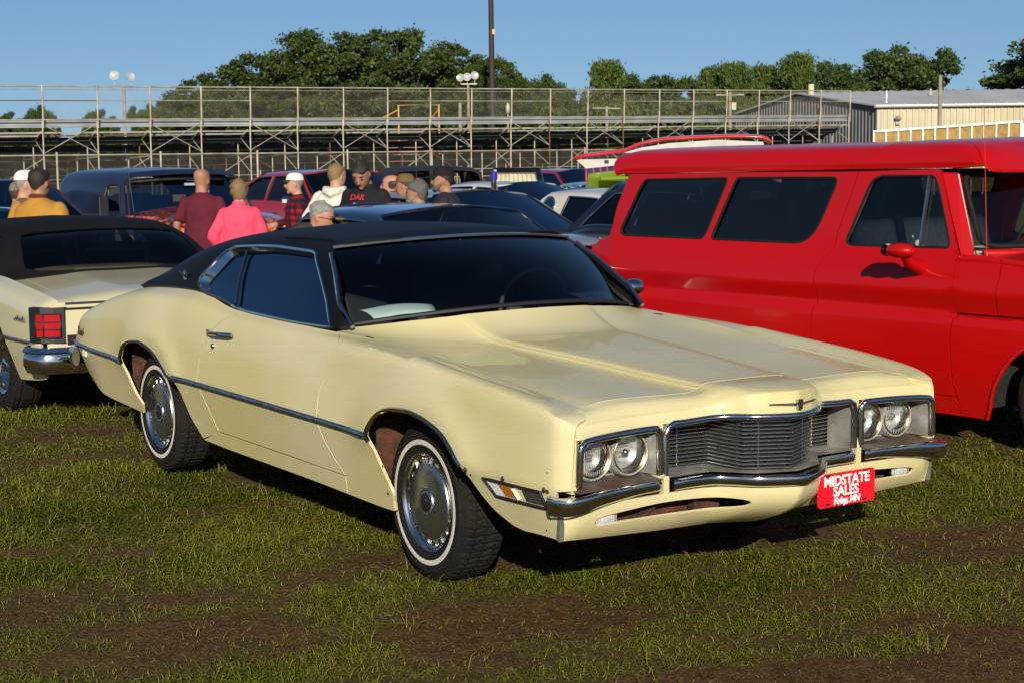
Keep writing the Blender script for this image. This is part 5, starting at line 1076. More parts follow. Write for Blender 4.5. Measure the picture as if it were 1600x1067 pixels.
# ---------------------------------------------------------------- blue-black panel van with flames on its nose
def build_van():
    X, Y, H = -4.22, 20.4, R(-56)
    v = thing("panel_van", "dark blue old panel van with orange flames painted on its nose", "van", (X, Y, gz(X, Y)), H)
    NB = paint("dark satin blue paint", (.012, .017, .042), rough=.3, var=.12, coat=.5)
    FL = bpy.data.materials.new("flame paint"); FL.use_nodes = True; nt = FL.node_tree; N = nt.nodes.new; Lk = nt.links.new; bs = nt.nodes["Principled BSDF"]; bs.inputs['Roughness'].default_value = .2; bs.inputs['Coat Weight'].default_value = 1
    tc = N("ShaderNodeTexCoord"); mp = N("ShaderNodeMapping"); mp.inputs['Scale'].default_value = (2.2, 2.2, 4.5); wv = N("ShaderNodeTexNoise"); wv.inputs['Scale'].default_value = 2.4; wv.inputs['Detail'].default_value = 7; wv.inputs['Distortion'].default_value = 2.2
    rp = N("ShaderNodeValToRGB"); e = rp.color_ramp.elements; e[0].position = .40; e[0].color = (.008, .006, .008, 1); e[1].position = .53; e[1].color = (.42, .045, .004, 1); q = e.new(.60); q.color = (.75, .20, .012, 1); q = e.new(.70); q.color = (.30, .03, .004, 1); q = e.new(.78); q.color = (.012, .006, .008, 1)
    Lk(tc.outputs['Object'], mp.inputs[0]); Lk(mp.outputs[0], wv.inputs[0]); Lk(wv.outputs['Fac'], rp.inputs[0]); Lk(rp.outputs[0], bs.inputs['Base Color'])
    xs = [-1.75, -1.66, -1.4, -.6, 0., .35, .8, 1.3, 1.9, 2.1]
    Wb = np.array([.78, .86, .90, .90, .90, .88, .84, .80, .74, .66])
    S = Lines(xs, [list(Wb * .97), list(Wb * 1.0), list(Wb * .98), list(Wb * .9)], [[.32] * 10, [.62] * 10, [.95, .98, 1.0, 1.0, 1.0, 1.0, .98, .97, .90, .82], [1.03, 1.06, 1.08, 1.08, 1.08, 1.08, 1.07, 1.07, 1.0, .90]])
    side = lambda u, t: np.stack([u, -S.ev(u, t)[0], S.ev(u, t)[1]], 1)
    K = dict(su=1, sv=.25, h=.1, fold=.015)
    panel("body_side", side, [(-1.74, 0), (.62, 0), (.62, 3), (-.2, 3), (-1.0, 3), (-1.74, 3)], NB, v, **K)
    panel("front_fender", side, [(.625, 0), (.9, 0)] + [(1.35 + .42 * math.cos(a), S.t_of(1.35, .36 + .38 * math.sin(a))) for a in np.linspace(math.pi, 0, 9)] + [(1.8, 0), (2.09, 0), (2.1, 3), (1.8, 3), (1.3, 3), (.9, 3), (.625, 3)], FL, v, **K)
    tp = lambda u, t: np.stack([u + .10 * t * np.clip((u - 1.7) / .4, 0, 1), -S.ev(u, np.full(len(u), 3.))[0] * (1 - t), S.ev(u, np.full(len(u), 3.))[1] + .10 * np.sin(np.clip(t, 0, 1) * 1.57)], 1)
    for m in (False, True): new_obj("bonnet", patch_mesh("bonnet", tp, [(.55, 0), (.60, 1), (2.1, 1), (2.1, 0)], su=1, sv=.8, h=.1, fold=.01, ref=(0, 0, 1), mats=FL, mirror=m), v)
    MB().add([(2.12, y, z) for y, z in ((-.62, .40), (.62, .40), (.60, .86), (.3, .96), (-.3, .96), (-.60, .86))], [(0, 1, 2, 3, 4, 5)]).build("nose_panel", FL, v)
    cx = [-1.78, -1.72, -1.55, -1.2, -.4, .1, .35, .6]
    A = [[.72, .80, .82, .82, .82, .80, .79, .77], [.70, .80, .82, .82, .80, .76, .74, .70], [.62, .72, .745, .745, .72, .68, .66, .62], [.45, .52, .55, .55, .53, .5, .48, .45], [0.] * 8]
    B = [[1.05, 1.07, 1.08, 1.08, 1.08, 1.08, 1.08, 1.08], [1.2, 1.27, 1.3, 1.3, 1.3, 1.28, 1.27, 1.25], [1.36, 1.46, 1.505, 1.515, 1.515, 1.495, 1.475, 1.45], [1.44, 1.54, 1.585, 1.60, 1.60, 1.58, 1.555, 1.52], [1.46, 1.56, 1.605, 1.62, 1.625, 1.605, 1.58, 1.54]]
    Cn = Lines(cx, A, B); can = lambda u, t: np.stack([u, -Cn.ev(u, t)[0], Cn.ev(u, t)[1]], 1)
    dw = [(.44, .12), (-.10, .12), (-.06, 1.45), (.02, 1.62), (.26, 1.60)]
    out = [(-1.74, 0)] + [(q, 0.) for q in np.linspace(-1.5, .5, 9)] + [(.58, 0), (.45, 1.), (.34, 1.8), (.36, 3), (.40, 4), (-.4, 4), (-1.2, 4), (-1.74, 4), (-1.76, 2)]
    for m in (False, True):
        new_obj("cab_and_box", patch_mesh("cab_and_box", can, out, [dw], su=1, sv=.22, h=.08, fold=.02, ref=(0, -.5, 1), mats=NB, mirror=m), v)
        new_obj("door_glass", patch_mesh("door_glass", can, dw, su=1, sv=.22, h=.2, fold=0, ref=(0, -1, 0), off=-.015, mats=GLASS_M, mirror=m), v)
    MB().tube(on(can, dens(dw, .1, 1, .22)).tolist(), .014, 5, closed=True).build("window_trim", BLACK, v)
    ws = lambda u, w: np.stack([.62 + .14 * (1 - u * u) - .24 * w, u * (.74 - .08 * w), 1.06 + .40 * w + .03 * (1 - u * u)], 1)
    new_obj("windscreen", patch_mesh("windscreen", ws, [(-1, 0), (-.5, 0), (0, 0), (.5, 0), (1, 0), (1, 1), (.5, 1), (0, 1), (-.5, 1), (-1, 1)], su=.75, sv=.42, h=.1, fold=0, ref=(1, 0, 0), mats=GLASS_D), v)
    MB().tube(on(ws, [(u, 0.) for u in np.linspace(-1, 1, 9)] + [(u, 1.) for u in np.linspace(1, -1, 9)]).tolist(), .022, 6, closed=True).build("windscreen_seal", BLACK, v)
    vis = lambda u, w: np.stack([.40 + .14 * (1 - u * u) + .10 * w, u * .68, 1.56 + .04 * (1 - u * u) - .05 * w], 1)
    new_obj("sun_visor", patch_mesh("sun_visor", vis, [(-1, 0), (0, 0), (1, 0), (1, 1), (0, 1), (-1, 1)], su=.7, sv=.1, h=.1, fold=.01, ref=(0, 0, 1), mats=NB), v)
    MB().ball((.52, .1, 1.46), (.02, .13, .022), 10, 6).build("interior_mirror", CHROME, v, 60)
    MB().box((.60, .12, 1.42), (.01, .30, .03)).build("windscreen_sticker", mat("pale sticker", (.35, .4, .45), .5), v)
    MB().tube([(.66, -.70, 1.10), (.62, -.74, 1.62), (.60, -.75, 1.85)], [.006, .004, .003], 5).build("radio_antenna", CHROME, v)
    m = MB(); m.box((.42, -.98, 1.16), (.05, .12, .26)); m.bar((.42, -.82, 1.08), (.42, -.94, 1.12), .02); bevel(m.build("door_mirror", BLACK, v), .02, 2)
    # far-side door, swung open, its flame-painted inside showing
    dd = MB(); M = Matrix.Translation((.52, .90, 0)) @ Matrix.Rotation(R(62), 4, 'Z')
    dd.add([M @ Vector(p) for p in ((0, 0, .45), (-.85, 0, .45), (-.85, 0, 1.08), (0, 0, 1.08), (0, .04, .45), (-.85, .04, .45), (-.85, .04, 1.08), (0, .04, 1.08))], [(0, 1, 2, 3), (4, 5, 6, 7), (0, 1, 5, 4), (1, 2, 6, 5), (2, 3, 7, 6), (3, 0, 4, 7)]); d_ = dd.build("open_door", mat("orange door paint", (.75, .22, .01), .4), v)
    MB().tube([M @ Vector(p) for p in ((-.02, .02, 1.08), (-.2, .02, 1.46), (-.78, .02, 1.48), (-.84, .02, 1.08))], .03, 6).build("door_window_frame", BLACK, d_)
    MB().box((.2, 0, .42), (3.4, 1.3, .06)).box((-.9, 0, 1.0), (1.5, 1.4, .02)).build("underbody", BLACKM, v)
    MB().box((-1.72, 0, .8), (.04, 1.5, .9)).build("rear_door", NB, v)
    for y in (-.36, .36): bevel(MB().box((-.25, y, 1.06), (.14, .5, .5)).build("front_seat", BLACKM, v), .05, 2)
    for s in (1, -1):
        M = Matrix.Translation((2.06, s * .58, .86)) @ Matrix.Rotation(R(90), 4, 'Y'); MB().lathe([(.1, -.05), (.1, 0), (.085, .015), (0, .035)], 18, M).build("headlamp", LAMP_W, v, 50)
        for xx in (1.35, -1.05): simple_wheel(v, (xx, s * .74, .33), s, .335, .2)
    MB().tube([(2.1, -.75, .45), (2.2, 0, .45), (2.1, .75, .45)], .05, 8).build("front_bumper", CHROME, v, 50)
build_van()
# ---------------------------------------------------------------- hearse with its back door swung open
def build_hearse():
    X, Y = -1.63, 30.27; h = thing("hearse", "black hearse with padded roof and open rear door showing cream curtains", "hearse", (X, Y, gz(X, Y)), R(98))
    PAD = mat("black padded roof", (.016, .016, .018), .6, bump=.2, bscale=200)
    xs = [-2.9, -2.8, -2.4, -1.2, .4, 1.2, 2.6, 2.8]; W = np.array([.90, .94, .97, .98, .98, .97, .95, .9])
    S = Lines(xs, [list(W * .95), list(W), list(W * .98), list(W * .9), list(W * .88), list(W * .80), [.45] * 8, [0.] * 8], [[.3] * 8, [.6] * 8, [.85] * 8, [.98] * 5 + [.95, .9, .86], [1.05] * 5 + [.98, .92, .88], [1.36, 1.385, 1.39, 1.40, 1.38, .99, .93, .89], [1.42, 1.455, 1.46, 1.47, 1.45, 1.0, .94, .9], [1.43, 1.465, 1.475, 1.485, 1.46, 1.01, .95, .9]])
    f = lambda u, t: np.stack([u, -S.ev(u, t)[0], S.ev(u, t)[1]], 1)
    wn_ = [(-.9, 4.15), (.3, 4.15), (.2, 4.85), (-.9, 4.85)]
    for m in (False, True):
        new_obj("body_side", patch_mesh("body_side", f, [(-2.9, 0), (2.8, 0), (2.8, 3.95), (-2.9, 3.95)], su=1, sv=.2, h=.15, fold=.01, mats=BLK, mirror=m), h)
        new_obj("padded_roof", patch_mesh("padded_roof", f, [(-2.9, 4), (1.0, 4), (.6, 5), (.5, 7), (-2.9, 7)], [wn_], su=1, sv=.2, h=.12, fold=.02, ref=(0, -.3, 1), mats=PAD, mirror=m), h)
        new_obj("bonnet", patch_mesh("bonnet", f, [(1.25, 4), (2.8, 4), (2.8, 7), (1.25, 7)], su=1, sv=.3, h=.2, fold=.01, ref=(0, 0, 1), mats=BLK, mirror=m), h)
        new_obj("side_glass", patch_mesh("side_glass", f, wn_, su=1, sv=.2, h=.3, fold=0, off=-.01, mats=GLASS_D, mirror=m), h)
    MB().add([(1.22, -.82, .98), (1.22, .82, .98), (.55, .6, 1.44), (.55, -.6, 1.44)], [(0, 1, 2, 3)]).build("windscreen", GLASS_D, h)
    MB().box((0, 0, .45), (5.2, 1.6, .1)).build("floor", BLACKM, h)
    for xx in (-1.8, 1.9):
        for s in (1, -1): simple_wheel(h, (xx, s * .82, .34), s, .345, .2)
    # open rear door hinged on the right-hand rear corner
    d = bpy.data.objects.new("open_rear_door", None); link(d); d.parent = h; d.location = (-2.92, -.86, 0); d.rotation_euler = (0, 0, R(-118))
    fr = [(0.02, .55), (1.05, .55), (1.05, 1.05), (.93, 1.44), (.12, 1.44), (.02, 1.05)]
    wn2 = [(.12, 1.0), (.95, 1.0), (.86, 1.36), (.18, 1.36)]
    M = Matrix.Rotation(R(90), 4, 'X')
    b = MB(); n = 4; o4 = [(.02, 1.0), (1.05, 1.0), (.93, 1.44), (.12, 1.44)]
    for z in (0, .05):
        b.add([M @ Vector((x, y, z)) for x, y in o4 + wn2], [(i, (i + 1) % 4, 4 + (i + 1) % 4, 4 + i) for i in range(4)])
    b.add([M @ Vector((x, y, z)) for z in (0, .05) for x, y in o4], [(i, (i + 1) % 4, 4 + (i + 1) % 4, 4 + i) for i in range(4)])
    b.prism([(0.02, .5), (1.05, .5), (1.05, .995), (.02, .995)], .05, M); b.build("door_shell", BLK, d)
    MB().tube([M @ Vector((x, y, .055)) for x, y in wn2], .018, 6, closed=True).tube([M @ Vector((x, y, -.006)) for x, y in wn2], .018, 6, closed=True).build("door_window_trim", CHROME, d)
    cu = MB(); g = np.array([[M @ Vector((.12 + .83 * u + (.06 - .13 * u) * w, 1.0 + .36 * w, .03 + .012 * math.sin(u * 60))) for w in (0, .5, 1)] for u in np.linspace(0, 1, 60)]); cu.grid(g); cu.build("curtain", mat("cream curtain", (.55, .50, .33), .9, var=.25, vscale=9), d, 60)
    return h
build_hearse()
# ---------------------------------------------------------------- big red front end tilted open, white inside, with a strut
def build_hatch():
    t = thing("van_with_open_hatch", "red van with its long tailgate raised, white lining and chrome strut showing, behind the wagon", "van", (3.4, 24.6, gz(3.4, 24.6)), R(-8))
    OR = paint("orange red paint", (.55, .02, .012), rough=.25)
    LIN = mat("off white lining", (.50, .47, .43), .6, var=.15, vscale=4)
    sh = [(-2.38, 1.66), (-2.2, 1.70), (-1.9, 1.73), (-1.66, 1.76), (-1.40, 1.86), (-1.1, 1.915), (-.6, 1.935), (-.2, 1.945), (.05, 1.945), (.30, 1.93), (.40, 1.90), (.44, 1.85)]
    sh = [(x, z - .05) for x, z in sh]
    out = np.array([[(x, y, z + .03 * (1 - (y / .85)**2)) for y in np.linspace(-.85, .85, 9)] for x, z in sh]); g = MB().grid(out).build("raised_tailgate", OR, t, 60); sm = g.modifiers.new("t", 'SOLIDIFY'); sm.thickness = .035; sm.offset = 1
    inn = [(-1.55, 1.70), (-1.3, 1.78), (-1.0, 1.845), (-.6, 1.87), (-.2, 1.875), (.1, 1.87), (.30, 1.84), (.38, 1.79)]
    inn = [(x, z - .03) for x, z in inn]
    MB().grid(np.array([[(x, y, z - .02 - .09 * abs(y / .8)**3) for y in np.linspace(-.80, .80, 9)] for x, z in inn])).build("tailgate_lining", LIN, t, 60)
    MB().add([(-1.66, -.86, 1.70), (-.9, -.86, 1.70), (-.3, -.86, 1.70), (.38, -.86, 1.72), (.34, -.86, 1.83), (-.3, -.86, 1.87), (-1.0, -.86, 1.83), (-1.4, -.86, 1.77)], [(0, 1, 6, 7), (1, 2, 5, 6), (2, 3, 4, 5)]).build("lining_side", LIN, t)
    MB().add([(-2.35, -.8, 1.61), (-1.55, -.8, 1.62), (-1.55, -.8, 1.54), (-2.2, -.8, 1.48), (-2.35, .5, 1.61), (-1.55, .5, 1.62), (-1.55, .5, 1.54), (-2.2, .5, 1.48)], [(0, 1, 2, 3), (4, 5, 6, 7), (0, 1, 5, 4), (3, 2, 6, 7), (0, 3, 7, 4), (1, 2, 6, 5)]).build("lining_lip", LIN, t)
    MB().box((-1.9, -.82, 1.58), (.06, .03, .04)).build("latch", BLACK, t)
    MB().tube([(-1.62, -.82, 1.66), (-1.52, -.82, 1.3), (-1.42, -.82, .95)], .03, 8).build("support_strut", CHROME, t, 50)
    b = MB(); b.grid(np.array([[(x, y, z) for y, z in ((-.85, .45), (-.9, .8), (-.86, 1.05), (-.75, 1.55), (0, 1.62), (.75, 1.55), (.86, 1.05), (.9, .8), (.85, .45))] for x in (-1.4, -1.1, .5, 1.4)])); b.build("van_body", OR, t, 40)
    MB().box((-1.3, 0, .75), (.2, 1.6, .6)).build("tail_end", OR, t)
    for xx in (-.9, 1.0):
        for s in (1, -1): simple_wheel(t, (xx, s * .8, .33), s)
    c = thing("striped_canopy", "purple canopy with pink striped fringe under the raised red tailgate", "canopy", (1.98, 29.5, gz(1.6, 29.5) - .30))
    VI = mat("deep violet fabric", (.025, .012, .09), .8); PK = mat("pink piping", (.55, .03, .10), .7)
    for k in range(11):
        x = -.62 + k * .125
        MB().add([(x, 0, 1.72 - .02 * k * .3), (x + .115, 0, 1.72 - .02 * k * .3), (x + .16, .02, 1.16), (x + .05, .02, 1.16), (x, .35, 1.74), (x + .115, .35, 1.74)], [(0, 1, 2, 3), (0, 1, 5, 4)]).build("canopy_panel", VI, c)
        MB().bar((x + .118, -.006, 1.72), (x + .165, .014, 1.40), .022).build("piping", PK, c)
    for x in (-.62, .95): MB().tube([(x, .05, .30), (x, .05, 1.72)], .02, 6).build("canopy_pole", mat("red pole", (.5, .01, .02), .4), c)
build_hatch()
# ================================================================ people
SKIN = [mat("fair skin", (.46, .25, .17), .55, spec=.35, var=.12, vscale=14), mat("tanned skin", (.36, .175, .105), .55, spec=.35, var=.12, vscale=14), mat("ruddy skin", (.46, .20, .13), .55, spec=.35, var=.14, vscale=14)]
EYE = mat("dark eye", (.02, .015, .012), .3); BROW = mat("brow hair", (.05, .03, .02), .8); LIP = mat("lip", (.33, .11, .09), .5)
def cloth(n, c, var=.18): return mat(n, c, .88, spec=.2, var=var, vscale=7, bump=.25, bscale=30)
def plaid(n, cs, sc):
    if n in MATS: return MATS[n]
    m = bpy.data.materials.new(n); m.use_nodes = True; nt = m.node_tree; N = nt.nodes.new; L = nt.links.new; b = nt.nodes["Principled BSDF"]; b.inputs['Roughness'].default_value = .9; b.inputs['Specular IOR Level'].default_value = .2
    tc = N("ShaderNodeTexCoord"); sx = N("ShaderNodeSeparateXYZ"); L(tc.outputs['Object'], sx.inputs[0]); fs = []
    for src, k in (('Y', sc), ('Z', sc)):
        a = N("ShaderNodeMath"); a.operation = 'MULTIPLY'; a.inputs[1].default_value = k; L(sx.outputs[src], a.inputs[0])
        f = N("ShaderNodeMath"); f.operation = 'FRACT'; L(a.outputs[0], f.inputs[0]); g = N("ShaderNodeMath"); g.operation = 'GREATER_THAN'; g.inputs[1].default_value = .5; L(f.outputs[0], g.inputs[0]); fs.append(g)
    s = N("ShaderNodeMath"); s.operation = 'ADD'; L(fs[0].outputs[0], s.inputs[0]); L(fs[1].outputs[0], s.inputs[1]); h = N("ShaderNodeMath"); h.operation = 'MULTIPLY'; h.inputs[1].default_value = .5; L(s.outputs[0], h.inputs[0])
    r = N("ShaderNodeValToRGB"); r.color_ramp.interpolation = 'CONSTANT'; e = r.color_ramp.elements; e[0].color = (*cs[0], 1); e[1].position = .4; e[1].color = (*cs[1], 1); q = e.new(.9); q.color = (*cs[2], 1)
    L(h.outputs[0], r.inputs[0]); L(r.outputs[0], b.inputs['Base Color']); MATS[n] = m; return m
def remesh(b, name, vox, mt, smooth=3, wrinkle=0., seed=0):
    me0 = bpy.data.meshes.new("t"); me0.from_pydata(b.v, [], b.f); bm = bmesh.new(); bm.from_mesh(me0); bmesh.ops.recalc_face_normals(bm, faces=bm.faces); bm.to_mesh(me0); bm.free()
    o = bpy.data.objects.new("t", me0); link(o); r = o.modifiers.new("r", 'REMESH'); r.mode = 'VOXEL'; r.voxel_size = vox
    s = o.modifiers.new("s", 'SMOOTH'); s.iterations = smooth; s.factor = .5
    dg = bpy.context.evaluated_depsgraph_get(); me = bpy.data.meshes.new_from_object(o.evaluated_get(dg)); me.name = name; bpy.data.objects.remove(o); bpy.data.meshes.remove(me0)
    if wrinkle:
        n = len(me.vertices); P = np.empty(n * 3); me.vertices.foreach_get('co', P); P = P.reshape(-1, 3); nn = np.empty(n * 3); me.vertices.foreach_get('normal', nn); nn = nn.reshape(-1, 3)
        d = (noise2(P[:, 0] * 9 + P[:, 1] * 14, P[:, 2] * 16 + P[:, 1] * 6, seed, 3) - .5) * wrinkle * 2; P = P + nn * d[:, None]; me.vertices.foreach_set('co', P.ravel()); me.update()
    me.materials.clear(); me.materials.append(mt); me.polygons.foreach_set('use_smooth', [True] * len(me.polygons)); return me
def capsule(b, a, c, r0, r1, n=10, sq=None):
    a = Vector(a); c = Vector(c); d = (c - a).normalized(); L = (c - a).length; ts = [0, .25, .5, .75, 1]
    p = [a - d * r0 * .7] + [a + (c - a) * t for t in ts] + [c + d * r1 * .7]; r = [r0 * .55] + [r0 + (r1 - r0) * t for t in ts] + [r1 * .55]
    b.tube(p, r, n, squash=sq)
def loft(b, secs, n=16, M=None):
    """secs: (x, z, half width in y, half depth in x)"""
    vs = []; m = len(secs)
    for x, z, wy, wx in secs:
        for k in range(n):
            th = 2 * math.pi * k / n; c, s = math.cos(th), math.sin(th); q = Vector((x + wx * math.copysign(abs(c)**.85, c), wy * math.copysign(abs(s)**.85, s), z)); vs.append(M @ q if M else q)
    b.add(vs, [(i * n + k, i * n + (k + 1) % n, (i + 1) * n + (k + 1) % n, (i + 1) * n + k) for i in range(m - 1) for k in range(n)] + [tuple(range(n))[::-1], tuple((m - 1) * n + k for k in range(n))])
def person(label, x, y, face, h=1.75, girth=1., skin=0, hair=None, bald=0., hat=None, hatcol=None, top=None, sleeve='short', legs=None, shoes=None, bend=0., arms=('down', 'down'), yaw=0., nod=0., collar=None, long_hair=False, brim=0., hood=False, beard=None, specs=False, group="visitors among the parked cars", waist=1., female=False):
    """standing or bending figure; face = heading in degrees (local +X)"""
    k = h / 1.75; p = thing("person", label, "person", (x, y, gz(x, y)), R(face), group); sk = SKIN[skin]; sd = int(abs(x * 100) + abs(y * 37)) % 97
    B = Matrix.Translation((0, 0, .95)) @ Matrix.Rotation(R(bend), 4, 'Y') @ Matrix.Translation((0, 0, -.95))
    sw = .185 if not female else .165
    HD = B @ Matrix.Translation((.022, 0, -.045)) @ Matrix.Translation((.0, 0, 1.50)) @ Matrix.Rotation(R(yaw), 4, 'Z') @ Matrix.Rotation(R(nod), 4, 'Y') @ Matrix.Translation((0, 0, -1.50))
    g = girth; S_ = Matrix.Scale(k, 4)
    def jl(s, kind):
        sh = Vector((0, s * sw * (.82 + .1 * g), 1.385))
        if kind == 'down': el, wr = Vector((-.03, s * (sw + .075 * g), 1.14)), Vector((.03, s * (sw + .085 * g), .88))
        elif kind == 'pocket': el, wr = Vector((-.09, s * (sw + .11), 1.15)), Vector((.03, s * (sw + .02), .93))
        elif kind == 'front': el, wr = Vector((.02, s * (sw + .07 * g), 1.15)), Vector((.24, s * (sw - .06), 1.10))
        elif kind == 'fold': el, wr = Vector((.06, s * (sw + .08 * g), 1.16)), Vector((.22, -s * .02, 1.17))
        elif kind == 'raise': el, wr = Vector((.18, s * (sw + .06), 1.22)), Vector((.36, s * (sw - .02), 1.42))
        elif kind == 'knee': el, wr = Vector((.20, s * (sw + .03), 1.20)), Vector((.36, s * (sw - .02), 1.02))
        return sh, el, wr
    # body: one continuous surface with head, five-fingered hands, legs
    b = MB()
    loft(b, [(0, .84, .12 * g, .085 * g), (0, .92, .165 * g, .115 * g), (0.005, 1.03, .150 * g * waist, .11 * g * waist), (.01, 1.16, .150 * g, .115 * g * waist), (.0, 1.30, .168 * g, .118), (-.005, 1.39, .165, .098), (-.01, 1.435, .11, .07), (-.012, 1.465, .066, .058), (-.008, 1.50, .055, .052)], 16, B)
    b.tube([B @ Vector((-.012, 0, 1.42)), B @ Vector((-.005, 0, 1.50)), HD @ Vector((.01, 0, 1.57))], [.062, .056, .054], 12)
    hs = [(.000, 1.52, .040, .05), (.012, 1.545, .058, .075), (.018, 1.58, .066, .088), (.012, 1.63, .074, .098), (.004, 1.68, .076, .102), (-.002, 1.72, .068, .092), (-.006, 1.745, .045, .062), (-.006, 1.755, .015, .02)]
    loft(b, hs, 18, HD)
    b.ball(HD @ Vector((.118, 0, 1.612)), (.020, .014, .022), 8, 6); b.tube([HD @ Vector((.105, 0, 1.655)), HD @ Vector((.122, 0, 1.615))], [.010, .014], 6)
    b.ball(HD @ Vector((.082, 0, 1.535)), (.022, .028, .018), 8, 6)
    for s in (1, -1): b.ball(HD @ Vector((-.005, s * .078, 1.625)), (.016, .010, .030), 8, 6)
    hands = []
    for s, kind in ((1, arms[0]), (-1, arms[1])):
        sh, el, wr = jl(s, kind); sh, el, wr = B @ sh, B @ el, B @ wr
        capsule(b, sh, el, .050 * (.8 + .2 * g), .040); capsule(b, el, wr, .040, .026)
        d = (wr - el).normalized(); pal = wr + d * .055; side_ = Vector((0, 1, 0)).cross(d).normalized() if abs(d.y) < .9 else Vector((1, 0, 0))
        b.tube([wr, wr + d * .03, pal, wr + d * .09], [.026, .034, .038, .030], 10, squash=(1., .5), up=Vector((0, 1, 0)) if abs(d.y) < .8 else (0, 0, 1))
        for q, (o_, ln) in enumerate(((-.030, .062), (-.010, .075), (.010, .070), (.029, .055))):
            a = wr + d * .085 + side_ * o_; m_ = a + d * ln * .55 - Vector((0, s * .006, 0)); e = m_ + d * ln * .4 - Vector((0, s * .018, 0)); b.tube([a, m_, e], [.0095, .0088, .007], 6)
        a = wr + d * .03 + side_ * .03; b.tube([a, a + d * .03 + side_ * .026, a + d * .062 + side_ * .032], [.013, .011, .009], 6); hands.append(pal)
    for s in (1, -1):
        hp, kn, an = Vector((0, s * .085 * g, .90)), Vector((.02, s * .10, .50)), Vector((-.01, s * .105, .09))
        capsule(b, hp, kn, .085 * g, .056); capsule(b, kn, an, .054, .036); b.tube([(-.06, s * .105, .035), (.0, s * .108, .05), (.10, s * .115, .035), (.17, s * .12, .025)], [.032, .042, .038, .022], 8)
    body = new_obj("body", remesh(b, "body", .0105, sk, 3), p); body.scale = (k,) * 3
    def part(nm, me, par=None): o = new_obj(nm, me, par or p); o.scale = (k,) * 3 if par is None else (1,) * 3; return o
    # shirt or jacket
    loose = .016 if sleeve != 'jacket' else .030
    b = MB()
    loft(b, [(0, .84, .165 * g + loose, .118 * g + loose), (0, .92, .172 * g + loose, .122 * g + loose), (0.005, 1.03, .158 * g * waist + loose * 1.3, .118 * g * waist + loose), (.01, 1.16, .156 * g + loose, .122 * g * waist + loose), (.0, 1.30, .172 * g + loose, .122 + loose), (-.005, 1.385, .172 + loose * .7, .102 + loose), (-.01, 1.43, .125 + loose * .5, .078 + loose * .7), (-.012, 1.458, .080 + (.010 if collar else 0), .064 + (.010 if collar else 0)), (-.010, 1.478, .062, .058)], 18, B)
    for s, kind in ((1, arms[0]), (-1, arms[1])):
        sh, el, wr = [B @ q for q in jl(s, kind)]
        if sleeve == 'short': capsule(b, sh, sh + (el - sh) * .78, .058 * (.8 + .2 * g), .060)
        else: capsule(b, sh, el, .056 * (.8 + .2 * g) + loose * .35, .050 + loose * .5); capsule(b, el, el + (wr - el) * .96, .050 + loose * .5, .036 + loose * .4)
    if hood: b.tube([B @ Vector((.04, .085, 1.47)), B @ Vector((-.05, .10, 1.465)), B @ Vector((-.13, .06, 1.44)), B @ Vector((-.15, 0, 1.42)), B @ Vector((-.13, -.06, 1.44)), B @ Vector((-.05, -.10, 1.465)), B @ Vector((.04, -.085, 1.47))], [.02, .032, .042, .046, .042, .032, .02], 8)
    gar = part("jacket" if sleeve == 'jacket' else "shirt", remesh(b, "shirt", .013, top, 3, .010, sd))
    if collar: 
        c = MB(); c.tube([B @ Vector((.055 * math.cos(a) - .012, .068 * math.sin(a), 1.468 + .012 * math.cos(a) * -1)) for a in np.linspace(0, 2 * math.pi, 20)[:-1]], .020, 6, closed=True, squash=(.5, 1.3), up=(0, 0, 1)); part("collar", c.mesh("collar", collar, 60))
    # trousers
    b = MB(); loft(b, [(0, .80, .155 * g, .115 * g), (0, .88, .176 * g + .008, .124 * g + .008), (0, .955, .165 * g + .008, .118 * g + .008)], 16)
    for s in (1, -1):
        hp, kn, an = Vector((0, s * .088 * g, .88)), Vector((.02, s * .10, .50)), Vector((-.01, s * .105, .08)); capsule(b, hp, kn, .098 * g, .074); capsule(b, kn, an, .074, .060)
    part("trousers", remesh(b, "trousers", .014, legs, 3, .010, sd + 5))
    for s in (1, -1):
        c = MB(); c.tube([(-.075, s * .105, .045), (-.03, s * .107, .055), (.04, s * .11, .055), (.12, s * .116, .04), (.185, s * .12, .03)], [.03, .046, .048, .046, .026], 10, squash=(1, .9)); part("shoe", c.mesh("shoe", shoes or BLACK, 50))
    # face details
    for s in (1, -1):
        c = MB(); c.ball(HD @ Vector((.098, s * .032, 1.645)), (.012, .014, .010), 8, 6); part("eye", c.mesh("eye", EYE, 60))
        c = MB(); c.tube([HD @ Vector((.103, s * .014, 1.668)), HD @ Vector((.104, s * .034, 1.675)), HD @ Vector((.088, s * .054, 1.668))], [.005, .006, .003], 5); part("eyebrow", c.mesh("eyebrow", BROW if hair is None else hair, 50))
    c = MB(); c.tube([HD @ Vector((.088, -.024, 1.573)), HD @ Vector((.102, 0, 1.576)), HD @ Vector((.088, .024, 1.573))], [.003, .006, .003], 6); part("mouth", c.mesh("mouth", LIP, 50))
    if specs:
        c = MB()
        for s in (1, -1): c.ball(HD @ Vector((.112, s * .034, 1.645)), (.008, .026, .018), 10, 6); c.bar(HD @ Vector((.10, s * .060, 1.648)), HD @ Vector((.0, s * .082, 1.64)), .006)
        c.bar(HD @ Vector((.118, -.01, 1.65)), HD @ Vector((.118, .01, 1.65)), .006); part("sunglasses", c.mesh("sunglasses", BLACK, 50))
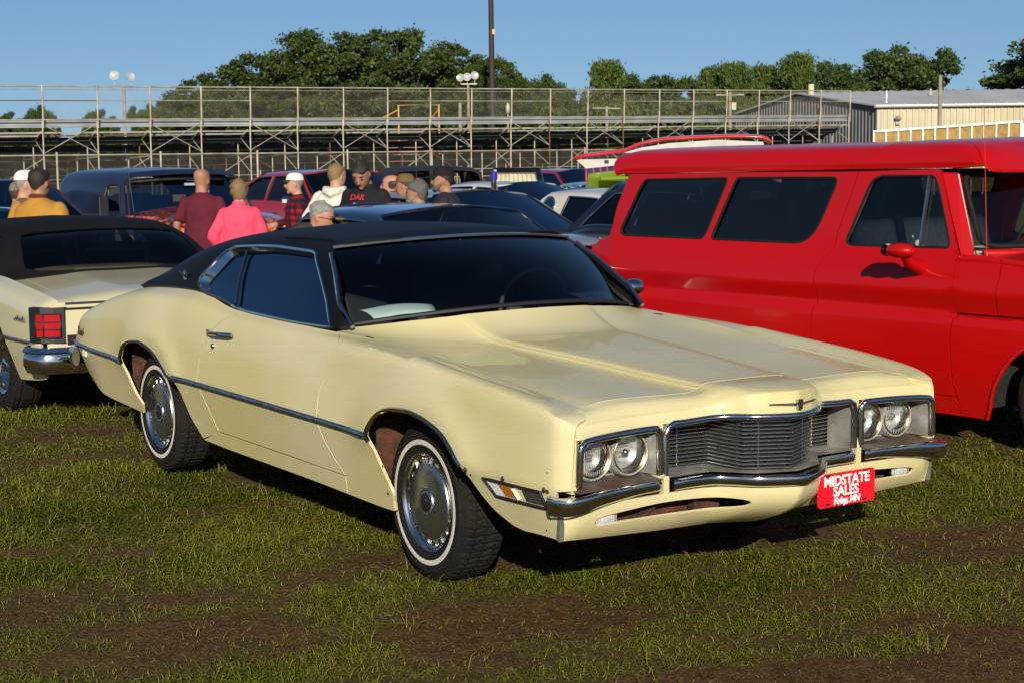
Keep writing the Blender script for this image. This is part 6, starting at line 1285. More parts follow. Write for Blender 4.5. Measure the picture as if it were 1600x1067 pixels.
    # hair, beard, hats
    def hairmesh(lo_front, lo_back, thick=.012, crown=0.):
        b = MB(); n = 22; vs = []; rows = 9
        for i in range(rows + 1):
            for q in range(n):
                th = 2 * math.pi * q / n; fr = .5 + .5 * math.cos(th); side = abs(math.sin(th)); low = lo_back + (lo_front - lo_back) * fr**1.2 + (.035 * side**4 if fr > .35 else .012 * side) + .010 * math.sin(q * 5.1 + sd) * (i == 0); z = low + (1.768 - low) * math.sin(i / rows * math.pi / 2)
                zz = [s_[1] for s_ in hs]; wy = np.interp(z, zz, [s_[2] for s_ in hs]); wx = np.interp(z, zz, [s_[3] for s_ in hs]); xc = np.interp(z, zz, [s_[0] for s_ in hs])
                e = thick * (1 + .55 * math.sin(q * 3.7 + i * 2.1 + sd)) * (.35 if i == 0 else 1); f = max(0, 1 - max(0, (z - 1.755) / .013)) if z > 1.755 else 1
                vs.append(HD @ Vector((xc + (wx + e) * math.cos(th) * f, (wy + e) * math.sin(th) * f, z + (thick if i > rows - 3 else 0))))
        fs = [(i * n + q, i * n + (q + 1) % n, (i + 1) * n + (q + 1) % n, (i + 1) * n + q) for i in range(rows) for q in range(n)]; b.add(vs, fs); me = b.mesh("hair", hair, 70)
        return me
    if hair is not None and bald < 1:
        if bald > 0:
            # fringe of hair round the back and sides only
            b = MB(); pts = [HD @ Vector((-.002 + (.104) * math.cos(a), .082 * math.sin(a), 1.645 + .0 * math.cos(a))) for a in np.linspace(R(75), R(285), 16)]; b.tube(pts, [.02] + [.034] * 14 + [.02], 8, squash=(.45, 1.35), up=(0, 0, 1)); part("hair", b.mesh("hair", hair, 60))
        else: o = part("hair", hairmesh(1.705, 1.585 if not long_hair else 1.54, .009 if not long_hair else .022))
    if beard:
        b = MB(); b.tube([HD @ Vector((.02, .072, 1.60)), HD @ Vector((.07, .055, 1.555)), HD @ Vector((.10, 0, 1.54)), HD @ Vector((.07, -.055, 1.555)), HD @ Vector((.02, -.072, 1.60))], [.012, .022, .026, .022, .012], 8, squash=(.7, 1.2)); part("beard", b.mesh("beard", beard, 60))
    if hat:
        b = MB(); n = 20; rows = 6; vs = []
        for i in range(rows + 1):
            a = i / rows * math.pi / 2
            for q in range(n):
                th = 2 * math.pi * q / n; vs.append(HD @ Vector((-.002 + .113 * math.cos(a)**.6 * math.cos(th), .089 * math.cos(a)**.6 * math.sin(th), 1.685 + .095 * math.sin(a))))
        b.add(vs, [(i * n + q, i * n + (q + 1) % n, (i + 1) * n + (q + 1) % n, (i + 1) * n + q) for i in range(rows) for q in range(n)]); h_ = part("cap", b.mesh("cap", hat, 60))
        b = MB(); vs = []
        for q in range(11):
            th = R(-62 + 12.4 * q); vs += [HD @ Vector((.112 * math.cos(th), .089 * math.sin(th), 1.690)), HD @ Vector((.112 * math.cos(th) + .075 * math.cos(th)**.8, .092 * math.sin(th), 1.672 - .012 * abs(math.sin(th))))]
        b.add(vs, [(2 * q, 2 * q + 2, 2 * q + 3, 2 * q + 1) for q in range(10)]); m = b.build("cap_brim", hatcol or hat, h_, 60); m.modifiers.new("t", 'SOLIDIFY').thickness = .006
    return p, body, gar, hands, (B, HD, k)
H_DARK = mat("dark hair", (.022, .014, .010), .6, var=.4, vscale=60, bump=.6, bscale=160); H_GREY = mat("grey hair", (.26, .25, .23), .7, var=.35, vscale=60, bump=.6, bscale=160); H_BLOND = mat("sandy blond hair", (.24, .15, .065), .65, var=.35, vscale=60, bump=.6, bscale=160); H_BROWN = mat("brown hair", (.07, .036, .018), .65, var=.35, vscale=60, bump=.6, bscale=160)
JEANS = cloth("blue jeans", (.05, .08, .15)); KHAKI = cloth("khaki cloth", (.28, .22, .13)); DKGREY = cloth("charcoal cloth", (.035, .033, .036)); WHITE_C = cloth("white cotton", (.72, .70, .64), .08)
TAN = cloth("tan duck canvas", (.42, .205, .035), .15); CORD = cloth("brown corduroy", (.10, .030, .015)); MAR = cloth("maroon cotton", (.105, .014, .026), .15); PINK = cloth("hot pink fleece", (.86, .075, .14), .06)
def W_(u, d): return (u - 800) / 2576.45 * d
P = person
P("man in camouflage cap and brown jacket at the far left, half behind the white-capped man", W_(33, 16.2), 16.2, 70, 1.583, 1.0, 2, hair=H_BROWN, hat=mat("camouflage cloth", (.10, .09, .05), .9, var2=(.25, .22, .15), vscale=30), top=cloth("brown jacket", (.07, .045, .03)), sleeve='jacket', legs=JEANS)
P("man in white cap and plaid shirt at far left, looking right", W_(44, 15.3), 15.3, 15, 1.712, 1.05, 0, hair=H_GREY, hat=WHITE_C, hatcol=KHAKI, top=plaid("brown plaid", ((.16, .07, .03), (.34, .30, .24), (.05, .05, .06)), 9), sleeve='long', legs=JEANS, specs=False)
P("man in tan canvas work jacket with brown corduroy collar, seen from behind", W_(66, 13.9), 13.9, 80, 1.758, 1.12, 1, hair=H_DARK, top=TAN, sleeve='jacket', collar=CORD, legs=JEANS, yaw=-8)
P("bald man in maroon T-shirt and dark trousers, seen from behind", W_(320, 16.6), 16.6, 88, 1.702, 1.04, 1, hair=H_BROWN, bald=1., top=MAR, sleeve='short', legs=DKGREY, yaw=-12, waist=1.08)
ph = P("dark haired person in blue, mostly hidden behind the bald man, raising a phone", W_(322, 17.7), 17.7, -95, 1.552, .98, 1, hair=H_DARK, top=cloth("blue cotton", (.03, .06, .22)), sleeve='short', legs=JEANS, arms=('down', 'raise'))
P("woman with short blond hair in hot pink zip jacket, seen from behind", W_(378, 15.8), 15.8, 94, 1.593, 1.04, 0, hair=H_BLOND, long_hair=True, top=PINK, sleeve='jacket', collar=PINK, legs=DKGREY, female=True, arms=('pocket', 'down'))
pl_ = P("old man in red plaid shirt and white cap, facing left", W_(468, 18.6), 18.6, -170, 1.588, 1.08, 0, hair=H_GREY, hat=WHITE_C, hatcol=BLACK, top=plaid("red and navy plaid", ((.24, .012, .018), (.07, .008, .012), (.012, .012, .03)), 12), sleeve='long', legs=JEANS, arms=('down', 'front'))
P("grey haired man in olive T-shirt and sunglasses bending forward behind the coupe", W_(418, 13.2), 13.2, -12, 1.724, 1.1, 2, hair=H_GREY, specs=True, top=cloth("olive cotton", (.045, .04, .028)), sleeve='short', legs=KHAKI, bend=57, nod=-42, arms=('knee', 'knee'))
P("bending person in yellow and cream shirt left of the grey haired man", W_(446, 14.0), 14.0, 78, 1.56, 1.0, 0, hair=H_BROWN, top=plaid("yellow red print", ((.62, .42, .03), (.55, .38, .24), (.45, .05, .03)), 5), sleeve='short', legs=KHAKI, bend=76, nod=-10, arms=('knee', 'knee'))
P("person with sandy hair in white hooded sweatshirt, seen from behind", W_(529, 16.8), 16.8, 75, 1.727, 1.28, 0, hair=H_BLOND, top=cloth("off white fleece", (.66, .63, .54), .06), sleeve='jacket', legs=cloth("light jeans", (.30, .33, .36)), hood=True, arms=('pocket', 'pocket'), yaw=-20)
dg_ = P("young dark haired man in black T-shirt with red lettering, looking down", W_(575, 15.7), 15.7, -112, 1.80, 1.06, 1, hair=H_DARK, top=cloth("black cotton", (.014, .014, .016)), sleeve='short', legs=JEANS, nod=34, yaw=8)
P("balding man in grey T-shirt facing left, right of the black T-shirt", W_(618, 17.8), 17.8, 178, 1.587, 1.06, 2, hair=H_DARK, bald=.5, top=cloth("heather grey cotton", (.34, .35, .38)), sleeve='short', legs=KHAKI)
P("person in brown cap behind the grey haired man in mint shirt", W_(640, 17.0), 17.0, 160, 1.601, 1.0, 1, hair=H_BROWN, hat=cloth("brown cap cloth", (.15, .095, .045)), top=cloth("drab green cloth", (.07, .075, .035)), sleeve='jacket', legs=JEANS)
P("man with bushy grey hair in mint green shirt", W_(658, 15.4), 15.4, 150, 1.582, 1.08, 1, hair=mat("iron grey hair", (.11, .105, .095), .7, var=.4, vscale=60, bump=.6, bscale=160), long_hair=True, top=cloth("mint cotton", (.34, .48, .36)), sleeve='short', legs=KHAKI, beard=H_GREY, yaw=20)
P("bearded man in black cap and dark jacket, facing left", W_(700, 16.2), 16.2, 172, 1.684, 1.16, 1, hair=H_DARK, hat=cloth("black cap cloth", (.014, .011, .013)), top=cloth("dark slate cloth", (.022, .026, .032)), sleeve='jacket', legs=DKGREY, beard=mat("grizzled beard", (.13, .10, .08), .8), yaw=8)
P("distant man in white shirt seen between the heads by the fence", W_(586, 36), 36, -90, 1.118, 1.0, 1, hair=H_DARK, top=WHITE_C, sleeve='short', legs=DKGREY)
def chest_print():
    pp, bo, ga, ha, (B, HD, k) = dg_; rd = mat("red print", (.42, .015, .02), .8); wh = mat("white print", (.6, .6, .6), .8)
    for tx, sz, z, m_ in (("DAR", .072, 1.355, rd), (None, .02, 1.30, wh)):
        me = text_mesh(tx, sz, m_, depth=.004, shear=.35, bold=.002) if tx else MB().box((0, 0, 0), (.07, .010, .004)).mesh("print", wh)
        o = new_obj("shirt_print", me, ga); o.rotation_euler = (R(90), 0, R(90)); o.location = (.143 if tx else .148, -.02, z); o.rotation_euler[0] = R(88)
chest_print()
def phone():
    pp, bo, ga, ha, (B, HD, k) = ph; c = ha[1] * k
    M = Matrix.Translation((W_(322, 17.7), 17.7, gz(0, 17.7))) @ Matrix.Rotation(R(-95), 4, 'Z'); q = M @ (c + Vector((.02, -.02, .05)))
    o = thing("phone", "phone held up by the dark haired person behind the bald man", "phone", q, R(-95)); bevel(MB().box((0, 0, 0), (.012, .14, .075)).build("phone_case", BLACK, o), .004, 2); MB().lathe([(0, 0), (.007, 0)], 10, Matrix.Translation((.0065, .04, .02)) @ Matrix.Rotation(R(90), 4, 'Y')).build("phone_camera", GLASS_D, o)
    b = thing("name_badge", "small white paper label on the old man's red plaid shirt", "badge", (0, 0, 0)); 
    M = Matrix.Translation((W_(468, 18.6), 18.6, gz(0, 18.6))) @ Matrix.Rotation(R(-170), 4, 'Z'); b.matrix_world = M @ Matrix.Translation((.12, .085, 1.26)) @ Matrix.Rotation(R(35), 4, 'Z'); MB().box((.028, 0, 0), (.004, .075, .04)).build("badge_card", WHITE_P, b)
phone()
# ================================================================ bleachers, fence, poles, buildings
GALV = mat("weathered galvanised tube", (.50, .48, .41), .55, .25, var2=(.30, .25, .17), vscale=3)
RUSTY = mat("rusty tube", (.17, .085, .045), .8, .2, var=.4, vscale=4)
PLANK = mat("grey aluminium plank", (.46, .47, .48), .45, .4, var=.25, vscale=1.5)
PLANK_D = mat("weathered plank", (.10, .085, .07), .8, var=.4, vscale=2)
def chain_link(name, p0, d, length, z0, z1, parent, pitch=.075, r=.0022):
    """woven wire as two families of slanted wires, one mesh"""
    H = z1 - z0; n = int((length + H) / pitch); b_v = []; b_f = []
    for fam in (1, -1):
        for i in range(n):
            s0 = i * pitch - (H if fam > 0 else 0); s1 = s0 + H if fam > 0 else s0 - H; a0, a1, za, zb = s0, s1, z0, z1
            if fam < 0: a0, a1 = i * pitch, i * pitch - H
            def cl(a, z, a_, z_):
                if a < 0: t = (0 - a) / (a_ - a); return 0., z + (z_ - z) * t
                if a > length: t = (length - a) / (a_ - a); return length, z + (z_ - z) * t
                return a, z
            if (a0 < 0 and a1 < 0) or (a0 > length and a1 > length): continue
            q0 = cl(a0, za, a1, zb); q1 = cl(a1, zb, a0, za); k = len(b_v)
            for (s, z), o in ((q0, 1), (q1, 1)):
                for dx, dz, dn in ((r, 0, 0), (-r, 0, 0), (0, 0, r * 1.6)):
                    b_v.append((d[0] * (s + dx) - d[1] * dn, d[1] * (s + dx) + d[0] * dn, z + dz))
            b_f += [(k, k + 1, k + 4, k + 3), (k + 1, k + 2, k + 5, k + 4), (k + 2, k, k + 3, k + 5)]
    me = bpy.data.meshes.new(name); me.from_pydata(b_v, [], b_f); me.materials.append(GALV); o = new_obj(name, me, parent); o['kind'] = 'stuff'; return o
def build_stands():
    A = Vector((-14.73, 52.5, 0)); d = Vector((.826, .564, 0)); n = Vector((-.564, .826, 0)); bay = 1.79; N0, N1 = -2, 20
    t = thing("bleachers", "long grey scaffold bleachers seen from behind, with chain link railing along the top", "bleachers", A)
    zo = lambda i: (i * bay) / 35.8 * .26 + .16
    P = lambda i, k, z: tuple(d * (i * bay) + n * k + Vector((0, 0, z + zo(i) - .16)))
    def add(nm, m, a, b, r=None, sz=None, up=(0, 0, 1)):
        q = MB(); q.tube([a, b], r, 6) if r else q.bar(a, b, sz[0], sz[1], up); return q.build(nm, m, t, 50 if r else None)
    rn = random.Random(4)
    for i in range(N0, N1 + 1):
        add("back_post", GALV if rn.random() > .2 else RUSTY, P(i, 0, -.1), P(i, 0, 3.05), .026); add("rail_post", GALV, P(i, -.06, 2.75), P(i, -.10, 4.10), .028)
        for k, (dist, h) in enumerate(((1.0, 2.0), (2.0, 1.72), (3.0, 1.35), (4.0, 1.0))): add("inner_post", GALV if rn.random() > .25 else RUSTY, P(i, dist, -.1), P(i, dist, h + .3), .022)
        add("stringer", GALV, P(i, .2, 2.62), P(i, 5.6, .75), sz=(.05, .10)); add("ledger", RUSTY if rn.random() < .6 else GALV, P(i, -.02, 1.83), P(i, 4.2, 1.70), .022)
        add("short_strut", GALV, P(i, 0, 1.95), P(i, .9, 2.45), .018); add("knee_brace", GALV, P(i, 0, 1.2), P(i, 1.0, 1.75), .016)
        if i < N1:
            for z, rr_ in ((4.07, .026), (3.62, .016), (3.97, .010)): add("guard_rail", GALV if z != 3.62 else (RUSTY if rn.random() < .4 else GALV), P(i, -.09, z), P(i + 1, -.09, z), rr_)
            add("lower_rail", GALV, P(i, -.07, 3.02), P(i + 1, -.07, 3.02), .022); add("seat_bearer", GALV, P(i, .1, 2.61), P(i + 1, .1, 2.61), sz=(.05, .05))
            add("top_bench", PLANK, P(i, .16, 2.92), P(i + 1, .16, 2.92), sz=(.04, .17)); add("top_bench", PLANK, P(i, .22, 2.80), P(i + 1, .22, 2.80), sz=(.28, .05))
            if i % 2 == 0:
                add("cross_brace", GALV, P(i, .03, 2.88), P(i + 1, .03, 1.95), .014); add("cross_brace", GALV, P(i, .05, 1.95), P(i + 1, .05, 2.88), .014)
                add("cross_brace", RUSTY, P(i, .03, 1.80), P(i + 1, .03, .75), .014)
            else: add("cross_brace", GALV, P(i, .05, .8), P(i + 1, .05, 1.80), .014)
            add("base_rail", GALV, P(i, .03, .85), P(i + 1, .03, .85), .018); add("base_rail", GALV, P(i, 2., 1.1), P(i + 1, 2., 1.1), .016)
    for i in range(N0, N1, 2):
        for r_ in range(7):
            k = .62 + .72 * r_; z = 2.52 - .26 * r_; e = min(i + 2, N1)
            add("bench_plank", PLANK if rn.random() > .3 else PLANK_D, P(i, k, z), P(e, k, z), sz=(.27, .05)); add("underside_shade", mat("plank underside shade", (.034, .035, .038), .8, var=.5, vscale=2), P(i, k + .16, z - .155), P(e, k + .16, z - .155), sz=(.03, .20)); add("foot_plank", PLANK_D, P(i, k + .34, z - .20), P(e, k + .34, z - .20), sz=(.30, .045))  # near-black boards added to stand in for the shaded plank undersides
    chain_link("chain_link_mesh", None, (d.x, d.y), bay * (N1), 3.05, 4.06, t, .07, .0018).location = n * -.09
    # --- chain link fence in front
    F0 = Vector((-17.6, 42.6, gz(0, 45))); L = 36.6
    f = thing("chain_link_fence", "chain link fence with steel posts running in front of the bleachers", "fence", F0)
    for k in range(13): q = MB().tube([d * (k * 3.05) + Vector((0, 0, 0)), d * (k * 3.05) + Vector((0, 0, 1.80))], .032, 8); q.ball(d * (k * 3.05) + Vector((0, 0, 1.81)), .04, 8, 5); q.build("fence_post", GALV, f, 50)
    for k in range(12): MB().tube([d * (k * 3.05) + Vector((0, 0, 1.76)), d * ((k + 1) * 3.05) + Vector((0, 0, 1.76))], .022, 6).build("top_rail", GALV, f, 50)
    chain_link("chain_link_mesh", None, (d.x, d.y), L, .05, 1.74, f, .07, .0016)
build_stands()
def pole(name, label, u, dist, h, r, m, cat="pole", z0=0.):
    x = (u - 800) / 2576.45 * dist; t = thing(name, label, cat, (x, dist, gz(x, dist)), 0, {'floodlight_pole': 'floodlight poles behind the bleachers', 'utility_pole': 'utility poles behind the bleachers'}.get(name)); MB().tube([(0, 0, z0), (0, 0, h * .5), (0, 0, h)], [r, r * .92, r * .8], 10).build("pole_shaft", m, t, 50); return t
WOOD = mat("weathered pole wood", (.30, .26, .20), .85, var=.35, vscale=3); DARKP = mat("dark brown pole", (.035, .022, .016), .7, var=.2, vscale=2)
FLOOD = mat("flood lamp glass", (.85, .86, .80), .12, .6)
def flood(t, x, z, s=.30, yaw=0.):
    M = Matrix.Translation((x, -.1, z)) @ Matrix.Rotation(yaw, 4, 'Z') @ Matrix.Rotation(R(78), 4, 'X'); o = MB().lathe([(.06, -.24), (.14, -.2), (s, 0), (s * 1.03, .01), (s * .97, .01)], 20, M).build("flood_lamp", GALV, t, 40)
    MB().lathe([(0, -.06), (s * .5, -.03), (s * .96, .004)], 20, M).build("lamp_face", FLOOD, o, 60)
t = pole("floodlight_pole", "wooden pole with two round floodlights, left, behind the bleachers", 205, 80, 5.0, .09, WOOD, "light pole"); MB().bar((-.55, 0, 5.0), (.6, 0, 5.0), .05).build("cross_arm", GALV, t); MB().tube([(0, 0, 4.6), (0, 0, 5.1)], .04, 6).build("pole_top", GALV, t)
flood(t, -.42, 5.55, .22); flood(t, .36, 5.5, .22, .6)
for q in (-.42, .36): MB().bar((q, 0, 5.0), (q, -.05, 5.45), .03).build("lamp_bracket", GALV, t)
t = pole("floodlight_pole", "pole with three round floodlights in a row, left of the tall dark pole", 737, 84, 5.05, .08, WOOD, "light pole"); MB().bar((-.35, 0, 5.1), (.45, 0, 5.1), .06).build("cross_arm", GALV, t)
for q, z, yw in ((-.38, 5.42, -.3), (-.04, 5.45, 0), (.34, 5.52, .25)): flood(t, q, z, .20, yw); MB().bar((q, 0, 5.1), (q, -.05, 5.35), .03).build("lamp_bracket", GALV, t)
pole("wooden_post", "short weathered wooden post beside the three-lamp floodlight pole", 724, 82, 4.1, .10, WOOD)
t = pole("tall_pole", "tall dark brown pole reaching out of the top of the picture", 774, 88, 13.5, .155, DARKP); MB().box((.12, -.12, 7.95), (.14, .14, .26)).build("yellow_box", mat("yellow enamel", (.62, .34, .02), .5), t); MB().tube([(-.05, 0, 10.2), (-.5, 0, 10.5), (-.8, 0, 10.9)], .05, 6).build("pole_arm", DARKP, t)
t = pole("utility_pole", "small utility pole with crossarm right of the tall dark pole", 951, 95, 4.2, .10, WOOD); MB().bar((-.8, 0, 4.1), (.8, 0, 4.05), .08).build("cross_arm", WOOD, t)
t = pole("utility_pole", "utility pole with crossarm seen through the railing left of the grey gable", 1142, 95, 4.9, .12, WOOD); MB().bar((-.8, 0, 4.75), (.8, 0, 4.75), .08).build("cross_arm", WOOD, t); MB().box((.2, -.1, 4.1), (.25, .25, .4)).build("transformer", GALV, t)
t = pole("street_lamp", "wooden pole with a street lamp arm in front of the beige metal wall", 1467, 72, 4.75, .10, WOOD, "street lamp"); MB().tube([(0, 0, 3.9), (-.25, 0, 4.05), (-.4, 0, 4.0)], .025, 6).build("lamp_arm", GALV, t); MB().lathe([(0, .2), (.06, .16), (.07, 0), (.13, -.06), (.12, -.12), (0, -.14)], 12, Matrix.Translation((-.42, 0, 4.0))).build("lamp_head", GALV, t, 50)
t = pole("yard_lamp", "small lamp on a short post behind the railing right of the tall dark pole", 798, 90, 3.7, .05, GALV, "street lamp"); MB().ball((0, 0, 4.0), (.14, .14, .34), 10, 8).build("lamp_globe", GALV, t, 60)
YEL = mat("yellow pipe", (.60, .33, .03), .5)
x = (660 - 800) / 2576.45 * 70; t = thing("yellow_frame", "yellow pipe frame standing behind the bleachers railing", "frame", (x, 70, gz(x, 70)))
MB().tube([(-.85, 0, 1.5), (-.85, 0, 3.70), (.85, 0, 3.70), (.85, 0, 1.5)], .045, 6).build("pipe_arch", YEL, t, 50)
for s in (-1, 1): MB().tube([(s * .85, 0, 3.5), (s * .85 - .9 * (1 if s < 0 else .45), .6, 3.1)], .035, 6).build("pipe_brace", YEL, t, 50)
# --- metal hall
def hall():
    a = Vector((17.7, 80, 0)); g = Vector((-4.7, 16, 0)); e = Vector((24, -1.0, 0)); h = thing("metal_hall", "long low metal hall with beige side wall, grey gable end and pale roof", "building", (a.x, a.y, gz(17, 80)))
    BG = mat("beige sheet metal", (.46, .405, .27), .55, .1, var=.10, vscale=.8); BR = mat("brown sheet metal", (.20, .14, .09), .6); GY = mat("grey sheet metal", (.19, .19, .185), .6, .3, var=.15, vscale=.8); RFM = mat("pale metal roof", (.62, .62, .62), .5, .2, var=.12, vscale=.5)
    ez, rz_ = 3.65, 4.55
    def ribbed(p, v, z0, ztop, nm, m, pitch=.3):
        L = v.length; dv = v.normalized(); nn = Vector((dv.y, -dv.x, 0)); nb = int(L / pitch); vs = []
        for k in range(nb + 1):
            for o, off in ((0, 0), (.55, 0), (.62, .035), (.93, .035)):
                s = min((k + o) * pitch, L); q = p + dv * s + nn * off; vs += [(q.x, q.y, z0), (q.x, q.y, ztop(s / L))]
        mcount = len(vs) // 2; return MB().add(vs, [(2 * k, 2 * k + 2, 2 * k + 3, 2 * k + 1) for k in range(mcount - 1)]).build(nm, m, h)
    ribbed(Vector((0, 0, 0)), e * .70, 0, lambda s: ez, "side_wall", BG); ribbed(e * .70, e * .065, 0, lambda s: ez, "brown_wall_panel", BR); ribbed(e * .765, e * .235, 0, lambda s: ez, "side_wall", mat("cream sheet metal", (.55, .50, .37), .55))
    ribbed(g, -g, 0, lambda s: ez + (rz_ - ez) * (1 - abs(2 * s - 1)), "gable_wall", GY, .34)
    r0 = -Vector((0, 0, 0)) - e * .01; up = Vector((0, 0, 1))
    for p0, p1 in ((Vector((0, 0, ez)), g * .5 + up * rz_), (g + up * ez, g * .5 + up * rz_)):
        o0 = (p0 - p1).normalized() * .25; q = [p0 + o0 - e.normalized() * .2, p0 + o0 + e, p1 + e, p1 - e.normalized() * .2]; b = MB().add(q + [v + up * .08 for v in q], [(0, 1, 2, 3), (4, 5, 6, 7), (0, 1, 5, 4), (1, 2, 6, 5), (2, 3, 7, 6), (3, 0, 4, 7)]); b.build("roof", RFM, h)
        nseg = 40
        for k in range(1, nseg): s = e * (k / nseg); MB().bar(p0 + o0 + s + up * .10, p1 + s + up * .10, .06, .04).build("roof_seam", RFM, h)
    MB().bar(Vector((-.2, -.15, ez - .02)), e + Vector((0, -.15, ez - .02)), .12, .14).build("gutter", BR, h)
    MB().box((g * .42 + Vector((-.05, -.05, 2.4)))[:], (.5, .5, 1.3)).build("gable_vent", BLACK, h); q = g * .36; MB().box((q.x, q.y, 3.0), (.12, .9, 1.5)).build("gable_door", BR, h)
    c = g * .42 + up * (rz_ - .1); MB().tube([c, c + up * .55], .16, 12).build("vent_stack", mat("cream vent pipe", (.60, .52, .36), .6), h, 50)
    c = Vector((.55, .5, ez)); MB().tube([c, c + up * .75], .04, 8).build("roof_pipe", WHITE_P, h)
    c = Vector((11.0, .5, ez)); MB().tube([c, c + up * .35], .05, 8).build("roof_pipe", WHITE_P, h)
    MB().ball((.95, -.25, 3.05), (.17, .2, .12), 10, 6).box((.95, -.1, 2.85), (.2, .2, .2)).build("wall_lamp", GALV, h, 40)
    MB().ball((18.4, -1.0, 2.95), (.14, .2, .12), 10, 6).build("wall_lamp", GALV, h, 60)
hall()
def osb():
    OSB = mat("OSB board", (.42, .28, .085), .8, var2=(.26, .15, .035), vscale=5, detail=8); W2 = mat("white painted stud", (.76, .76, .74), .5)
    x0, y0 = 12.05, 55.; t = thing("board_wall", "unfinished wall of OSB boards between white studs, top sloping up to the right", "wall", (x0, y0, gz(x0, y0)))
    n = 12; w = .405
    top = lambda x: 2.22 + .27 * x / 4.9
    for k in range(n):
        a, b = k * w, (k + 1) * w
        MB().add([(a + .03, .03, .2), (b - .03, .03, .2), (b - .03, .03, top(b) - .05), (a + .03, .03, top(a) - .05), (a + .03, .05, .2), (b - .03, .05, .2), (b - .03, .05, top(b) - .05), (a + .03, .05, top(a) - .05)], [(0, 1, 2, 3), (4, 7, 6, 5), (0, 4, 5, 1), (2, 6, 7, 3)]).build("osb_panel", OSB, t)
    for k in range(n + 1): MB().box((k * w, -.02, top(k * w) / 2 + .05), (.05, .10, top(k * w) - .1)).build("stud", W2, t)
    MB().bar((-.03, -.02, top(0)), (n * w + .03, -.02, top(n * w)), .12, .06).build("top_plate", W2, t)
    MB().box((n * w + .30, 0, 1.25), (.50, .06, 2.5)).build("white_sheet", W2, t); MB().tube([(n * w + .1, -.05, 2.45), (n * w + .1, -.05, 2.62)], .02, 5).build("bolt", GALV, t)
osb()
x = -5.2; t = thing("red_shed", "low reddish brown shed seen through the bleachers frames", "shed", (x, 84, gz(x, 84)))
RB = mat("red brown siding", (.27, .10, .075), .8, var=.2, vscale=2); MB().box((0, 0, 1.2), (1.7, 2.5, 2.4)).build("wall", RB, t); MB().add([(-1.0, -1.5, 2.40), (1.0, -1.5, 2.40), (1.0, 1.5, 2.75), (-1.0, 1.5, 2.75), (-1.0, -1.5, 2.5), (1.0, -1.5, 2.5), (1.0, 1.5, 2.85), (-1.0, 1.5, 2.85)], [(0, 1, 2, 3), (4, 5, 6, 7), (0, 1, 5, 4), (1, 2, 6, 5), (2, 3, 7, 6), (3, 0, 4, 7)]).build("roof", PLANK_D, t)
# ================================================================ trees
def leaf_mat(name, c1, c2, c3):
    m = bpy.data.materials.new(name); m.use_nodes = True; nt = m.node_tree; N = nt.nodes.new; L = nt.links.new; b = nt.nodes["Principled BSDF"]; b.inputs['Roughness'].default_value = .6; b.inputs['Specular IOR Level'].default_value = .3
    g = N("ShaderNodeNewGeometry"); r = N("ShaderNodeValToRGB"); e = r.color_ramp.elements; e[0].color = (*c1, 1); e[0].position = .15; e[1].color = (*c3, 1); e[1].position = .95; q = e.new(.6); q.color = (*c2, 1)
    L(g.outputs['Random Per Island'], r.inputs[0]); L(r.outputs[0], b.inputs['Base Color'])
    t = N("ShaderNodeBsdfTranslucent"); L(r.outputs[0], t.inputs[0]); mx = N("ShaderNodeMixShader"); mx.inputs[0].default_value = .25; o = nt.nodes["Material Output"]; L(b.outputs[0], mx.inputs[1]); L(t.outputs[0], mx.inputs[2]); L(mx.outputs[0], o.inputs[0]); return m
LEAF = [leaf_mat("oak foliage", (.026, .046, .009), (.056, .090, .016), (.115, .15, .030)), leaf_mat("light foliage", (.05, .085, .012), (.095, .145, .02), (.16, .20, .035)), leaf_mat("mid foliage", (.030, .058, .012), (.062, .102, .020), (.12, .16, .036))]
BARK = mat("bark", (.07, .055, .04), .9, var=.4, vscale=4, bump=.6, bscale=20)
def crown_mesh(seed, n_l, n_leaf, shape, leaf=.17, lump=.95, mtl=0, upr=0.):
    """leaf quads clustered round many branch ends; shape(rng) gives a branch-end point in the unit crown (x,y: -1..1, z: 0..1)"""
    rg = np.random.default_rng(seed); C = np.array([shape(rg) for _ in range(n_l)]); V = []; 
    for c in C:
        r = lump * (.6 + .7 * rg.random()); q = rg.normal(size=(n_leaf, 3)); q /= np.linalg.norm(q, axis=1)[:, None]; q *= (r * rg.random(n_leaf)**.45 * np.where(rg.random(n_leaf) < .10, 1.55, 1.))[:, None]; q[:, 2] *= .62 + upr; V.append(c[None] + q)
    P = np.vstack(V); n = len(P); a = rg.normal(size=(n, 3)); a /= np.linalg.norm(a, axis=1)[:, None]; b = np.cross(a, rg.normal(size=(n, 3))); b /= np.linalg.norm(b, axis=1)[:, None]
    if upr: a = a * .5 + np.array([0, 0, .8]); a /= np.linalg.norm(a, axis=1)[:, None]
    s = leaf * (.6 + .8 * rg.random(n))[:, None]; vs = np.stack([P - a * s, P - b * s * .55 + a * s * .1, P + a * s, P + b * s * .55 + a * s * .1], 1).reshape(-1, 3)
    me = bpy.data.meshes.new("crown"); me.vertices.add(4 * n); me.vertices.foreach_set('co', vs.ravel()); me.loops.add(4 * n); me.loops.foreach_set('vertex_index', np.arange(4 * n)); me.polygons.add(n); me.polygons.foreach_set('loop_start', np.arange(n) * 4); me.polygons.foreach_set('loop_total', np.full(n, 4)); me.update(); me.materials.append(LEAF[mtl]); return me, C
def ell(rx, ry, z0, z1):
    def f(rg):
        while True:
            p = rg.uniform(-1, 1, 3); r = np.linalg.norm(p)
            if .22 < r < 1: break
        if p[2] < -.3: p[:2] *= .8
        return np.array([p[0] * rx, p[1] * ry, (z0 + z1) / 2 + p[2] * (z1 - z0) / 2])
    return f
